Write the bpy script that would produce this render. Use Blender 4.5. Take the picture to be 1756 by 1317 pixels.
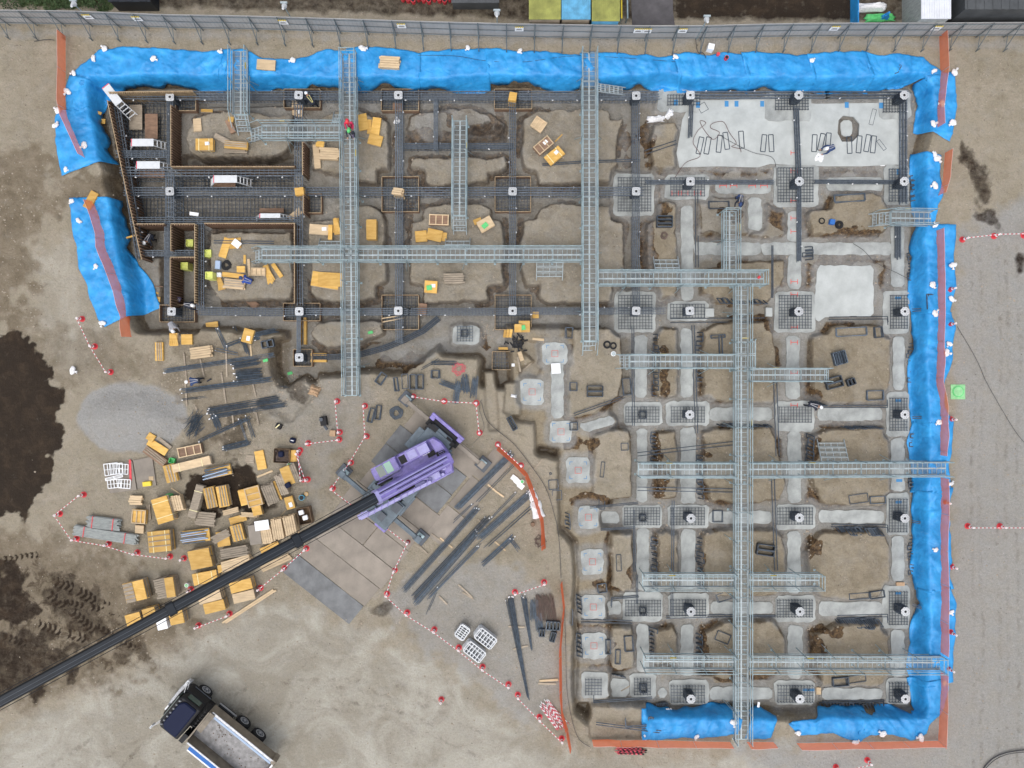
import bpy, bmesh, math, random
import numpy as np
from mathutils import Vector, Matrix
random.seed(7)
for o in list(bpy.data.objects): bpy.data.objects.remove(o)
C = bpy.data.collections.new('site'); bpy.context.scene.collection.children.link(C)
sc = bpy.context.scene
# ---------------------------------------------------------------- camera, light, exposure
CAMH = 52.0; S = 26.5; CU, CV = 878.0, 658.5
cam = bpy.data.cameras.new('camera'); co = bpy.data.objects.new('camera', cam); C.objects.link(co)
co.location = (0, 0, CAMH); cam.sensor_width = 36; cam.sensor_fit = 'HORIZONTAL'
cam.lens = 36*CAMH/(1756/S); cam.clip_end = 2000; sc.camera = co
w = bpy.data.worlds.new('World'); sc.world = w; w.use_nodes = True
nt = w.node_tree; bg = nt.nodes['Background']
sky = nt.nodes.new('ShaderNodeTexSky'); sky.sky_type = 'NISHITA'; sky.sun_disc = False
SUN_EL, SUN_AZ = math.radians(68), math.radians(200)
sky.sun_elevation = SUN_EL; sky.sun_rotation = SUN_AZ; sky.dust_density = 4.0; sky.air_density = 1.0
hs = nt.nodes.new('ShaderNodeHueSaturation'); hs.inputs['Saturation'].default_value = 0.35
nt.links.new(sky.outputs[0], hs.inputs['Color']); nt.links.new(hs.outputs[0], bg.inputs[0])
bg.inputs[1].default_value = 0.15
sun = bpy.data.lights.new('sun', 'SUN'); so = bpy.data.objects.new('sun', sun); C.objects.link(so)
sun.energy = 0.55; sun.angle = math.radians(75); sun.color = (1, .97, .92)
# sky sun_rotation is measured clockwise from +Y seen from above
sd_ = Vector((math.sin(SUN_AZ)*math.cos(SUN_EL), math.cos(SUN_AZ)*math.cos(SUN_EL), math.sin(SUN_EL)))
so.rotation_euler = sd_.to_track_quat('Z', 'Y').to_euler(); so.location = (0, 0, 60)
sc.view_settings.view_transform = 'Standard'; sc.view_settings.look = 'None'
sc.view_settings.exposure = 0.56; sc.view_settings.gamma = 1

def P(u, v, z=0.0):
    k = (CAMH-z)/CAMH/S
    return Vector(((u-CU)*k, -(v-CV)*k, z))
# ---------------------------------------------------------------- materials
M = {}
def mat(name, col, rough=.7, metal=0, nscale=0, namt=.25, bump=0, rnd=0, col2=None, spec=.5, alpha=None, stretch=None, bscale=None):
    m = bpy.data.materials.new(name); m.use_nodes = True; t = m.node_tree; N = t.nodes; L = t.links
    b = N['Principled BSDF']; b.inputs['Roughness'].default_value = rough; b.inputs['Metallic'].default_value = metal
    b.inputs['Specular IOR Level'].default_value = spec
    b.inputs['Base Color'].default_value = (*col, 1)
    out = None
    if nscale or rnd or col2:
        tc = N.new('ShaderNodeTexCoord'); mp = N.new('ShaderNodeMapping'); L.new(tc.outputs['Object'], mp.inputs[0])
        if stretch: mp.inputs['Scale'].default_value = stretch
        n = N.new('ShaderNodeTexNoise'); n.inputs['Scale'].default_value = nscale or 2; n.inputs['Detail'].default_value = 5
        n.inputs['Roughness'].default_value = .65; L.new(mp.outputs[0], n.inputs[0])
        mr = N.new('ShaderNodeMapRange'); L.new(n.outputs[0], mr.inputs[0])
        mr.inputs[1].default_value = .3; mr.inputs[2].default_value = .7
        mx = N.new('ShaderNodeMix'); mx.data_type = 'RGBA'; L.new(mr.outputs[0], mx.inputs[0])
        mx.inputs[6].default_value = (*[c*(1-namt) for c in col], 1)
        c2 = col2 or [min(1, c*(1+namt)) for c in col]
        mx.inputs[7].default_value = (*c2, 1)
        out = mx.outputs[2]
        if rnd:
            oi = N.new('ShaderNodeObjectInfo'); h = N.new('ShaderNodeHueSaturation'); L.new(out, h.inputs['Color'])
            m2 = N.new('ShaderNodeMapRange'); L.new(oi.outputs['Random'], m2.inputs[0]); m2.inputs[3].default_value = 1-rnd; m2.inputs[4].default_value = 1+rnd
            L.new(m2.outputs[0], h.inputs['Value']); out = h.outputs[0]
        L.new(out, b.inputs['Base Color'])
        if bump:
            bn = N.new('ShaderNodeTexNoise'); bn.inputs['Scale'].default_value = bscale or nscale*3; bn.inputs['Detail'].default_value = 6
            L.new(mp.outputs[0], bn.inputs[0])
            bp = N.new('ShaderNodeBump'); bp.inputs['Strength'].default_value = bump; bp.inputs['Distance'].default_value = .05
            L.new(bn.outputs[0], bp.inputs['Height']); L.new(bp.outputs[0], b.inputs['Normal'])
    if alpha is not None:
        tr = N.new('ShaderNodeBsdfTransparent'); ms = N.new('ShaderNodeMixShader'); ms.inputs[0].default_value = alpha
        L.new(tr.outputs[0], ms.inputs[1]); L.new(b.outputs[0], ms.inputs[2]); L.new(ms.outputs[0], N['Material Output'].inputs[0])
    M[name] = m; return m
mat('concrete', (.32,.335,.325), .9, nscale=1.1, namt=.3, bump=.25, rnd=.07, bscale=9)
mat('concrete_white', (.40,.42,.41), .9, nscale=.8, namt=.16, bump=.2, rnd=.05, bscale=9)
mat('tarp', (.014,.27,.68), .5, nscale=.9, namt=.3, col2=(.035,.36,.78), bump=.3, bscale=9, spec=.45)
mat('net', (.9,.22,.09), .7, nscale=3, namt=.15, alpha=.7)
mat('cord', (.75,.42,.36), .7)
mat('net_solid', (.72,.13,.04), .7, nscale=3, namt=.15, alpha=.86)
mat('steel', (.30,.39,.42), .5, .35, nscale=3, namt=.3)
mat('steel_light', (.35,.40,.42), .5, .4, nscale=3, namt=.25)
mat('deck', (.27,.31,.32), .6, .3, nscale=6, namt=.3, alpha=.3)
mat('rebar', (.055,.07,.09), .55, .4, nscale=5, namt=.4, rnd=.2)
mat('rebar_cage', (.12,.145,.175), .5, .4, nscale=5, namt=.4, rnd=.2)
mat('rebar_blue', (.085,.11,.14), .5, .4, nscale=5, namt=.45, rnd=.3)
mat('rebar_rust', (.12,.085,.07), .7, .2, nscale=6, namt=.4)
mat('ply', (.60,.325,.05), .6, nscale=1.6, namt=.22, col2=(.64,.40,.11), rnd=.2, stretch=(1,4,1), bump=.1)
mat('ply_pale', (.52,.39,.24), .65, nscale=1.5, namt=.18, rnd=.14, stretch=(1,5,1), bump=.1)
mat('ply_old', (.30,.25,.19), .8, nscale=2, namt=.3, rnd=.2, stretch=(1,5,1), bump=.15)
mat('ply_brown', (.21,.13,.085), .8, nscale=1.5, namt=.35, rnd=.15, stretch=(1,3,1), bump=.1)
mat('form_dark', (.13,.085,.05), .85, nscale=1.5, namt=.45, rnd=.1, bump=.15)
mat('form_edge', (.34,.25,.15), .8, nscale=6, namt=.35)
mat('band', (.75,.68,.38), .6)
mat('purple', (.195,.16,.43), .4, nscale=2.5, namt=.28, spec=.5, bump=.1)
mat('purple_pale', (.29,.275,.52), .4, nscale=2.5, namt=.16)
mat('carrier', (.10,.13,.155), .6, nscale=2, namt=.3)
mat('boom_black', (.008,.012,.018), .38, nscale=1, namt=.3, spec=.45)
mat('black', (.012,.012,.014), .6, spec=.3)
mat('steel_dark', (.12,.15,.165), .6, .2, nscale=3, namt=.3)
mat('rubber', (.02,.02,.022), .9, spec=.2, nscale=8, namt=.2)
mat('navy', (.005,.009,.034), .7, spec=.25)
mat('glass', (.03,.07,.06), .08, spec=.8)
mat('glass_green', (.12,.30,.22), .15, spec=.8)
mat('chrome', (.40,.41,.43), .45, .4, nscale=6, namt=.3)
mat('white', (.78,.79,.8), .6, nscale=4, namt=.08)
mat('bag', (.75,.75,.76), .75, nscale=7, namt=.15, bump=.5)
mat('white_alu', (.58,.60,.62), .5, .1, nscale=3, namt=.1)
mat('template', (.44,.455,.47), .6, nscale=8, namt=.25, rnd=.12)
mat('red', (.60,.04,.055), .5, nscale=5, namt=.2, rnd=.15)
mat('pinkred', (.62,.08,.12), .6)
mat('plate_steel', (.235,.205,.172), .7, .15, nscale=.9, namt=.22, rnd=.13, bump=.12, bscale=5)
mat('plate_steel_dark', (.125,.13,.135), .6, .1, nscale=1.2, namt=.35, bump=.12, bscale=5)
mat('pad_dark', (.08,.09,.105), .7, nscale=3, namt=.2)
mat('bed_floor', (.27,.265,.265), .7, .1, nscale=3.5, namt=.35)
mat('bed_wall', (.20,.17,.13), .7, nscale=2, namt=.3)
mat('bluepaint', (.03,.13,.40), .65, spec=.3)
mat('palesteel', (.33,.42,.56), .5, .1)
mat('green', (.10,.5,.16), .6, nscale=5, namt=.2)
mat('green_pale', (.24,.52,.25), .7, nscale=5, namt=.2)
mat('limeyellow', (.62,.66,.18), .7, nscale=5, namt=.25)
mat('pipe_grey', (.33,.35,.34), .6, .2, nscale=3, namt=.3, stretch=(1,6,1))
mat('roof_olive', (.26,.27,.07), .7, nscale=1.2, namt=.35)
mat('roof_blue', (.10,.33,.52), .6, nscale=2, namt=.3)
mat('roof_dark', (.06,.065,.07), .7, nscale=1, namt=.3)
mat('asphalt', (.085,.08,.085), .95, nscale=1.5, namt=.25, bump=.3, bscale=30)
mat('fence_panel', (.34,.34,.34), .7, nscale=.7, namt=.12, rnd=.05)
mat('container', (.62,.64,.68), .5, nscale=2, namt=.1)
mat('skin', (.45,.26,.17), .6)
mat('cloth_dark', (.02,.025,.04), .85, nscale=10, namt=.3)
mat('cloth_navy', (.03,.06,.16), .85, nscale=10, namt=.3)
mat('cloth_blue', (.02,.07,.35), .85, nscale=10, namt=.3)
mat('cloth_grey', (.38,.38,.4), .85, nscale=10, namt=.3)
mat('cloth_purple', (.16,.13,.22), .85, nscale=25, namt=.7)
mat('cloth_red', (.6,.03,.1), .85, nscale=10, namt=.3)
mat('hose', (.10,.04,.04), .7)
mat('cable', (.03,.03,.035), .7)
mat('clod', (.33,.28,.22), .95, nscale=6, namt=.25)
mat('cardboard', (.42,.28,.17), .8, nscale=4, namt=.2)
mat('paint_red', (.62,.07,.06), .8); mat('paint_blue', (.05,.22,.45), .8); mat('paint_yellow', (.55,.5,.2), .8)
mat('yellow', (.75,.55,.03), .5, nscale=4, namt=.15)
mat('teal', (.03,.25,.38), .5)

t_ = M['tarp'].node_tree; N_ = t_.nodes; L_ = t_.links; b_ = N_['Principled BSDF']; tc_ = N_.new('ShaderNodeTexCoord').outputs['Object']
rg = N_.new('ShaderNodeTexNoise'); rg.noise_type = 'RIDGED_MULTIFRACTAL'; rg.inputs['Scale'].default_value = 1.1; rg.inputs['Detail'].default_value = 5; rg.inputs['Distortion'].default_value = .8; L_.new(tc_, rg.inputs[0])
vo_ = N_.new('ShaderNodeTexVoronoi'); vo_.feature = 'DISTANCE_TO_EDGE'; vo_.inputs['Scale'].default_value = .75; wn_ = N_.new('ShaderNodeTexNoise'); wn_.inputs['Scale'].default_value = 1.3; L_.new(tc_, wn_.inputs[0])
av_ = N_.new('ShaderNodeVectorMath'); av_.operation = 'MULTIPLY_ADD'; L_.new(wn_.outputs[1], av_.inputs[0]); av_.inputs[1].default_value = (1.2,1.2,1.2); L_.new(tc_, av_.inputs[2]); L_.new(av_.outputs[0], vo_.inputs[0])
bp_n = [n for n in N_ if n.type == 'BUMP'][0]; b2_ = N_.new('ShaderNodeBump'); b2_.inputs['Strength'].default_value = .45; b2_.inputs['Distance'].default_value = .22; L_.new(vo_.outputs[0], b2_.inputs['Height']); L_.new(bp_n.outputs[0], b2_.inputs['Normal']); L_.new(b2_.outputs[0], b_.inputs['Normal'])
if True: pass
bp_n = bp_n; L_.new(rg.outputs[0], bp_n.inputs['Height']); bp_n.inputs['Strength'].default_value = .55; bp_n.inputs['Distance'].default_value = .035
du = N_.new('ShaderNodeTexNoise'); du.inputs['Scale'].default_value = 3.5; du.inputs['Detail'].default_value = 7; du.inputs['Roughness'].default_value = .75; L_.new(tc_, du.inputs[0])   # dust and mud splashes
dr = N_.new('ShaderNodeMapRange'); dr.inputs[1].default_value = .56; dr.inputs[2].default_value = .78; dr.inputs[4].default_value = .55; L_.new(du.outputs[0], dr.inputs[0])
dm = N_.new('ShaderNodeMix'); dm.data_type = 'RGBA'; L_.new(dr.outputs[0], dm.inputs[0]); L_.new(b_.inputs['Base Color'].links[0].from_socket, dm.inputs[6]); dm.inputs[7].default_value = (.16,.27,.40,1); L_.new(dm.outputs[2], b_.inputs['Base Color'])
for nm_ in ('net', 'net_solid'):                           # woven plastic lets light through
    t_ = M[nm_].node_tree; b_ = t_.nodes['Principled BSDF']; tl = t_.nodes.new('ShaderNodeBsdfTranslucent'); tl.inputs[0].default_value = (.95,.22,.09,1)
    mx_ = t_.nodes.new('ShaderNodeMixShader'); mx_.inputs[0].default_value = .5
    ms_ = [n for n in t_.nodes if n.type == 'MIX_SHADER' and n != mx_][0]
    t_.links.new(b_.outputs[0], mx_.inputs[1]); t_.links.new(tl.outputs[0], mx_.inputs[2]); t_.links.new(mx_.outputs[0], ms_.inputs[2])
# ---------------------------------------------------------------- object helpers
def tag(o, label=None, cat=None, group=None, kind=None):
    if label:
        ws = label.split()
        if len(ws) > 16: label = ' '.join(ws[:16])
        o['label'] = label
    if cat: o['category'] = cat
    if group: o['group'] = group
    if kind: o['kind'] = kind
    return o
def thing(name, loc, label, cat, group=None, rz=0):
    o = bpy.data.objects.new(name, None); C.objects.link(o); o.location = loc; o.rotation_euler = (0, 0, rz)
    o.empty_display_size = .3
    return tag(o, label, cat, group)
class MB:
    def __init__(s): s.v = []; s.f = []; s.m = []; s.mi = 0
    def add(s, vs, fs):
        n = len(s.v); s.v += [tuple(p) for p in vs]; s.f += [tuple(i+n for i in f) for f in fs]; s.m += [s.mi]*len(fs); return s
    def box(s, c, d, a=0, mtx=None):
        hx, hy, hz = d[0]/2, d[1]/2, d[2]/2; ca, sa = math.cos(a), math.sin(a); vs = []
        for z in (-hz, hz):
            for x, y in ((-hx,-hy),(hx,-hy),(hx,hy),(-hx,hy)):
                vs.append((c[0]+x*ca-y*sa, c[1]+x*sa+y*ca, c[2]+z))
        if mtx is not None: vs = [mtx @ Vector(p) for p in vs]
        return s.add(vs, [(3,2,1,0),(4,5,6,7),(0,1,5,4),(1,2,6,5),(2,3,7,6),(3,0,4,7)])
    def bar(s, p, q, w, h=None, caps=True):
        p = Vector(p); q = Vector(q); d = q-p
        if d.length < 1e-5: return s
        d.normalize(); up = Vector((0,0,1)) if abs(d.z) < .95 else Vector((1,0,0))
        x = d.cross(up).normalized(); y = x.cross(d); w /= 2; h = (h or w*2)/2
        vs = [a+x*i*w+y*j*h for a in (p, q) for i, j in ((-1,-1),(1,-1),(1,1),(-1,1))]
        fs = [(0,1,5,4),(1,2,6,5),(2,3,7,6),(3,0,4,7)]
        if caps: fs += [(3,2,1,0),(4,5,6,7)]
        return s.add(vs, fs)
    def tube(s, p, q, r, n=8, r2=None):
        p = Vector(p); q = Vector(q); d = (q-p).normalized(); up = Vector((0,0,1)) if abs(d.z) < .95 else Vector((1,0,0))
        x = d.cross(up).normalized(); y = x.cross(d); r2 = r if r2 is None else r2; vs = []
        for a, rr in ((p, r), (q, r2)):
            for i in range(n):
                t = 2*math.pi*i/n; vs.append(a+x*math.cos(t)*rr+y*math.sin(t)*rr)
        fs = [(i,(i+1)%n,n+(i+1)%n,n+i) for i in range(n)]+[tuple(range(n-1,-1,-1)), tuple(range(n,2*n))]
        return s.add(vs, fs)
    def path(s, pts, w):
        for a, b in zip(pts[:-1], pts[1:]): s.bar(a, b, w)
        return s
    def prism(s, pts, z0, z1):
        n = len(pts); ar = sum(pts[i][0]*pts[(i+1)%n][1]-pts[(i+1)%n][0]*pts[i][1] for i in range(n))
        if ar < 0: pts = pts[::-1]
        vs = [(p[0],p[1],z0) for p in pts]+[(p[0],p[1],z1) for p in pts]
        return s.add(vs, [tuple(range(n-1,-1,-1)), tuple(range(n,2*n))]+[(i,(i+1)%n,n+(i+1)%n,n+i) for i in range(n)])
    def build(s, name, mats, parent=None, smooth=False, bevel=0):
        me = bpy.data.meshes.new(name); off = Vector((0, 0, 0)); q = parent
        while q is not None: off = off+Vector(q.location); q = q.parent
        me.from_pydata([(p[0]-off[0], p[1]-off[1], p[2]-off[2]) for p in s.v], [], s.f)
        if not isinstance(mats, (list, tuple)): mats = [mats]
        for m in mats: me.materials.append(M[m])
        if len(mats) > 1: me.polygons.foreach_set('material_index', s.m)
        if smooth: me.polygons.foreach_set('use_smooth', [True]*len(me.polygons))
        me.update()
        o = bpy.data.objects.new(name, me); C.objects.link(o)
        if parent is not None: o.parent = parent
        else:
            # move the origin of a one-mesh thing to its base centre
            if s.v:
                xs = [p[0] for p in s.v]; ys = [p[1] for p in s.v]; zs = [p[2] for p in s.v]
                c = Vector(((min(xs)+max(xs))/2, (min(ys)+max(ys))/2, min(zs))); me.transform(Matrix.Translation(-c)); o.location = c
        if bevel:
            b = o.modifiers.new('bevel', 'BEVEL'); b.width = bevel; b.segments = 1
        return o
def dup(root, loc, rz=0, label=None, group=None, scale=None):
    r = root.copy(); C.objects.link(r); r.location = loc; r.rotation_euler = (0,0,rz)
    if scale: r.scale = (scale,)*3
    if label: r['label'] = label
    if group: r['group'] = group
    for ch in list(root.children):
        c = ch.copy(); C.objects.link(c); c.parent = r
        for g in list(ch.children):
            d = g.copy(); C.objects.link(d); d.parent = c
    return r
ORD = ['first','second','third','fourth','fifth','sixth','seventh','eighth','ninth','tenth','eleventh','twelfth','thirteenth','fourteenth','fifteenth','sixteenth','seventeenth','eighteenth','nineteenth','twentieth']
def T(t, x, y):
    ox, oy = dict(A=(0,0),B=(430,0),C=(870,0),D=(1306,0),E=(0,320),F=(430,320),G=(870,320),H=(1306,320),I=(0,640),J=(430,640),K=(870,640),L=(1306,640),N=(430,977),O=(870,977),Q=(1306,977),W=(0,977))[t]
    return ox+x/3.873, oy+y/3.873
def TP(t, pts): return [T(t, x, y) for x, y in pts]

# ---------------------------------------------------------------- numpy noise and height field
rng = np.random.RandomState(3)
LAT = rng.rand(256, 256)
def vnoise(x, y):
    xi = np.floor(x).astype(int); yi = np.floor(y).astype(int); fx = x-xi; fy = y-yi
    fx = fx*fx*(3-2*fx); fy = fy*fy*(3-2*fy)
    g = lambda i, j: LAT[i % 256, j % 256]
    return (g(xi,yi)*(1-fx)+g(xi+1,yi)*fx)*(1-fy)+(g(xi,yi+1)*(1-fx)+g(xi+1,yi+1)*fx)*fy
def fbm(x, y, o=4):
    r = 0; a = .5
    for k in range(o): r = r+a*vnoise(x*2**k+k*17.3, y*2**k+k*9.1); a *= .5
    return r
xs = np.concatenate([[-400,-150,-70,-48,-40], np.arange(-36, 36.01, .08), [40,48,70,150,400]])
ys = np.concatenate([[-400,-150,-60,-40,-31], np.arange(-27.5, 27.51, .08), [31,40,60,150,400]])
GX, GY = np.meshgrid(xs, ys); JIT = (fbm(GX*1.3, GY*1.3, 5)-.47)
HT = (fbm(GX*.35, GY*.35, 4)-.47)*.12+(fbm(GX*3, GY*3, 3)-.43)*.03
def w2(pts, z):
    return [tuple(P(u, v, z)[:2]) for u, v in pts]
def sdist(poly, X, Y):
    p = np.array(poly); q = np.roll(p, -1, 0); best = np.full(X.shape, 1e9); ins = np.zeros(X.shape, bool)
    for (x0,y0),(x1,y1) in zip(p, q):
        dx, dy = x1-x0, y1-y0; L = dx*dx+dy*dy+1e-12
        t = np.clip(((X-x0)*dx+(Y-y0)*dy)/L, 0, 1)
        best = np.minimum(best, (X-x0-t*dx)**2+(Y-y0-t*dy)**2)
        if y0 != y1:
            c = ((y0 > Y) != (y1 > Y)) & (X < (x1-x0)*(Y-y0)/(y1-y0)+x0); ins ^= c
    d = np.sqrt(best); return np.where(ins, d, -d)
def window(poly, mar):
    p = np.array(poly); i0, i1 = np.searchsorted(xs, [p[:,0].min()-mar, p[:,0].max()+mar]); j0, j1 = np.searchsorted(ys, [p[:,1].min()-mar, p[:,1].max()+mar])
    return slice(j0, j1), slice(i0, i1)
def ss(t): t = np.clip(t, 0, 1); return t*t*(3-2*t)
def carve(poly, z, wd, jit=.35, inward=False, rough=.06):
    W = window(poly, wd+.6); X = GX[W]; Y = GY[W]; d = sdist(poly, X, Y)+JIT[W]*jit
    a = ss((d+(0 if inward else wd))/wd)
    HT[W] = HT[W]*(1-a)+(z+(fbm(X*1.7+5, Y*1.7, 4)-.47)*rough*2)*a
def raise_(poly, z, wd=.22, jit=.45):
    carve(poly, z, wd, jit, inward=False, rough=.07)
MASK = {k: np.zeros(GX.shape, np.float32) for k in ('wet','grav','conc','rust','track','grass','pale','brown')}
def paint(k, poly, soft=.3, amt=1.0, jit=.8, z=0):
    poly = w2(poly, z); W = window(poly, soft+.8); X = GX[W]; Y = GY[W]; d = sdist(poly, X, Y)+JIT[W]*jit
    a = ss((d+soft/2)/soft)*amt; MASK[k][W] = np.maximum(MASK[k][W], a)
def erase(k, poly, soft=.3, jit=.4, z=0):
    poly = w2(poly, z); W = window(poly, soft+.8); X = GX[W]; Y = GY[W]; d = sdist(poly, X, Y)+JIT[W]*jit
    MASK[k][W] *= 1-ss((d+soft/2)/soft)
def rect(x0, y0, x1, y1): return [(x0,y0),(x1,y0),(x1,y1),(x0,y1)]
def ell(cx, cy, rx, ry, a=0, n=20):
    a = math.radians(a); return [(cx+math.cos(t)*rx*math.cos(a)-math.sin(t)*ry*math.sin(a), cy+math.cos(t)*rx*math.sin(a)+math.sin(t)*ry*math.cos(a)) for t in [2*math.pi*i/n for i in range(n)]]

FL = -1.5      # trench floor (left half) ; right half a little shallower
FR = -1.3
pit = [(180,158),(300,152),(480,155),(590,157),(640,155),(730,160),(860,152),(925,156),(1000,158),(1130,150),(1180,158),(1330,158),(1420,158),(1500,156),(1558,150),
 (1568,165),(1572,200),(1568,240),(1560,265),(1560,345),(1556,400),(1558,470),(1562,560),(1556,600),(1560,660),(1562,760),(1560,830),(1560,950),(1562,1040),(1562,1110),(1560,1160),(1562,1205),
 (1512,1207),(1400,1205),(1345,1210),(1320,1208),(1225,1206),(1107,1207),(1020,1203),(1007,1215),(992,1205),(990,1140),(990,925),(968,900),(965,777),(927,770),(926,714),(888,710),(886,660),(833,655),(832,614),(825,606),(766,602),(755,585),(714,616),(693,632),(675,634),(644,628),(621,629),(590,636),(546,637),(543,653),
 (497,656),(490,640),(486,628),(486,590),(500,585),(500,566),(430,562),(349,556),(346,563),(258,563),(250,545),(250,530),(243,485),(232,455),(222,400),(212,345),(205,300),(192,240),(180,190)]
pitW = w2(pit, FL)
carve(pitW, FL, .55, .3)
# right half shallower
sh = w2([(1068,545),(1128,150),(1600,150),(1600,1215),(985,1215),(985,925),(960,900),(955,770),(920,765),(895,700),(930,560)], FL)
W = window(sh, 1); d = sdist(sh, GX[W], GY[W]); inn = sdist(pitW, GX[W], GY[W]); a = ss(d/1.2)*ss((inn+.3)/.3)
HT[W] += a*(FR-FL)
# deep formwork zone, upper left
deep = [(200,175),(500,172),(500,182),(310,186),(308,290),(325,292),(500,292),(505,300),(505,375),(348,378),(350,520),(285,522),(283,440),(245,440),(228,380),(214,300)]
carve(w2(deep, -2.0), -2.0, .2, .1); carve(w2(rect(322,273,506,284), -2.0), -2.0, .2, .15)
carve(w2(rect(252,386,281,430), -2.0), -2.0, .2, .1)
paint('wet', [(205,165),(312,165),(312,192),(308,288),(500,292),(505,380),(228,380)], .5, .22, .5, -1.8)
paint('wet', rect(325,272,505,290), .4, .5, .5, -1.5)
ZI = -.75
WP = [(870,560),(972,560),(1046,600),(1046,1203),(988,1205),(985,925),(960,900),(955,770),(920,765),(880,712)]
W = window(w2(WP, -1), 1); d = sdist(w2(WP, -1), GX[W], GY[W]); a = ss((d+.3)/.6)*(HT[W] < -.5); HT[W] = HT[W]*(1-a)+(-.62+(fbm(GX[W]*2, GY[W]*2, 3)-.45)*.1)*a
isl = [
 [(340,200),(400,192),(500,200),(500,240),(492,258),(460,268),(345,270),(325,258),(322,225)],
 [(536,245),(545,205),(575,190),(612,190),(640,200),(655,202),(664,208),(664,287),(645,290),(645,313),(610,310),(600,300),(560,292),(536,285)],
 [(775,188),(802,184),(828,192),(836,204),(802,210),(776,206)],
 TP('B',[(1150,1065),(1340,1050),(1440,1040),(1560,1065),(1680,1045),(1690,1100),(1640,1130),(1565,1140),(1570,1200),(1450,1215),(1200,1230),(1165,1210),(1150,1120),(1060,1100),(1070,1055)]),
 TP('C',[(110,790),(205,735),(500,725),(610,725),(665,745),(680,795),(770,790),(750,830),(720,900),(725,1090),(680,1115),(680,1200),(500,1210),(210,1220),(200,1130),(120,1110),(105,1060)]),
 TP('C',[(975,825),(1120,810),(1140,870),(1150,1060),(1090,1110),(960,1110),(960,1000),(970,900)]),
 [(365,402),(497,400),(500,440),(500,490),(497,512),(380,515),(362,490),(360,430)],
 TP('F',[(390,230),(520,225),(590,220),(600,140),(780,125),(840,150),(880,220),(880,380),(890,620),(830,660),(825,740),(740,745),(600,760),(480,755),(410,700),(400,480),(385,310)]),
 TP('F',[(1150,150),(1280,120),(1340,115),(1540,125),(1590,150),(1590,210),(1660,225),(1670,380),(1670,640),(1575,660),(1565,745),(1160,765),(1150,650),(1065,630),(1060,500),(1065,240),(1145,215)]),
 TP('F',[(400,970),(450,910),(560,895),(700,900),(860,905),(865,970),(740,1020),(600,1050),(500,1060),(430,1010)]),
 TP('G',[(215,150),(300,125),(500,125),(680,135),(685,220),(765,240),(775,540),(760,640),(690,660),(690,745),(510,765),(280,765),(220,740),(215,655),(130,655),(100,600),(100,380),(110,230),(205,220)]),
 TP('G',[(1010,120),(1060,95),(1110,110),(1120,520),(1125,700),(1115,725),(1020,725),(1015,680),(945,560),(935,400),(945,250),(1000,220)]),
 TP('G',[(1280,95),(1450,85),(1460,140),(1420,300),(1400,310),(1285,310),(1275,200)]),
 [(1208,465),(1265,449),(1344,448),(1347,475),(1324,506),(1318,517),(1224,516),(1224,505),(1203,502)],
 [(984,566),(1040,564),(1061,573),(1064,600),(1066,640),(1060,678),(1015,708),(994,715),(976,712),(976,640),(982,600)],
 [(1131,567),(1162,567),(1163,640),(1162,678),(1146,682),(1128,678),(1122,650),(1124,600)],
 [(1208,568),(1230,556),(1320,553),(1330,600),(1332,660),(1325,690),(1240,690),(1210,678),(1205,620)],
 TP('H',[(340,155),(475,155),(490,60),(740,40),(820,80),(850,150),(850,260),(780,310),(340,320),(320,200)]),
 [(1396,578),(1422,576),(1427,560),(1518,560),(1525,578),(1527,640),(1520,676),(1510,689),(1425,693),(1400,678),(1393,640)],
 TP('K',[(590,420),(650,395),(800,385),(815,430),(825,820),(640,835),(570,800),(560,700),(590,560)]),
 TP('K',[(1000,400),(1110,390),(1130,520),(1125,820),(1010,830),(1000,600)]),
 [(1208,743),(1232,735),(1320,733),(1335,780),(1348,830),(1335,858),(1220,860),(1208,820)],
 TP('L',[(330,420),(480,375),(820,375),(850,460),(860,760),(830,860),(780,885),(430,870),(390,830),(350,740),(320,560)]),
 [(1051,918),(1084,916),(1086,960),(1083,1010),(1068,1015),(1051,1006)],
 [(1130,915),(1162,915),(1163,1000),(1158,1010),(1132,1008)],
 [(1207,915),(1250,910),(1335,912),(1348,950),(1350,990),(1340,1020),(1225,1022),(1212,1008),(1205,960)],
 [(1406,916),(1518,914),(1526,935),(1528,990),(1515,1020),(1460,1031),(1400,1020),(1392,990),(1385,950)],
 TP('O',[(700,390),(830,370),(840,450),(840,640),(740,670),(695,640),(690,500)]),
 TP('O',[(985,400),(1100,380),(1130,450),(1125,620),(1000,630),(980,560)]),
 [(1210,1086),(1250,1068),(1330,1067),(1347,1100),(1348,1140),(1325,1155),(1240,1158),(1205,1140)],
 TP('Q',[(350,440),(500,380),(800,370),(850,440),(855,560),(860,620),(830,720),(760,780),(410,780),(400,700),(360,640)]),
 [(1198,1160),(1255,1158),(1257,1172),(1215,1172)]]
for i, p in enumerate(isl):
    ZI = -.3 if (sum(q[0] for q in p)/len(p) < 1075 and sum(q[1] for q in p)/len(p) > 565 and sum(q[0] for q in p)/len(p) > 900) else -.75
    raise_(w2(p, ZI), ZI, .13, .42)
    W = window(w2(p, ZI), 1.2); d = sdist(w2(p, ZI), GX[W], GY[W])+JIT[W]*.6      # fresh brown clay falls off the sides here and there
    MASK['rust'][W] = np.maximum(MASK['rust'][W], np.exp(-((d+.3)/.2)**2)*ss((vnoise(GX[W]*.55+i*7, GY[W]*.55)-.42)/.15))
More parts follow.
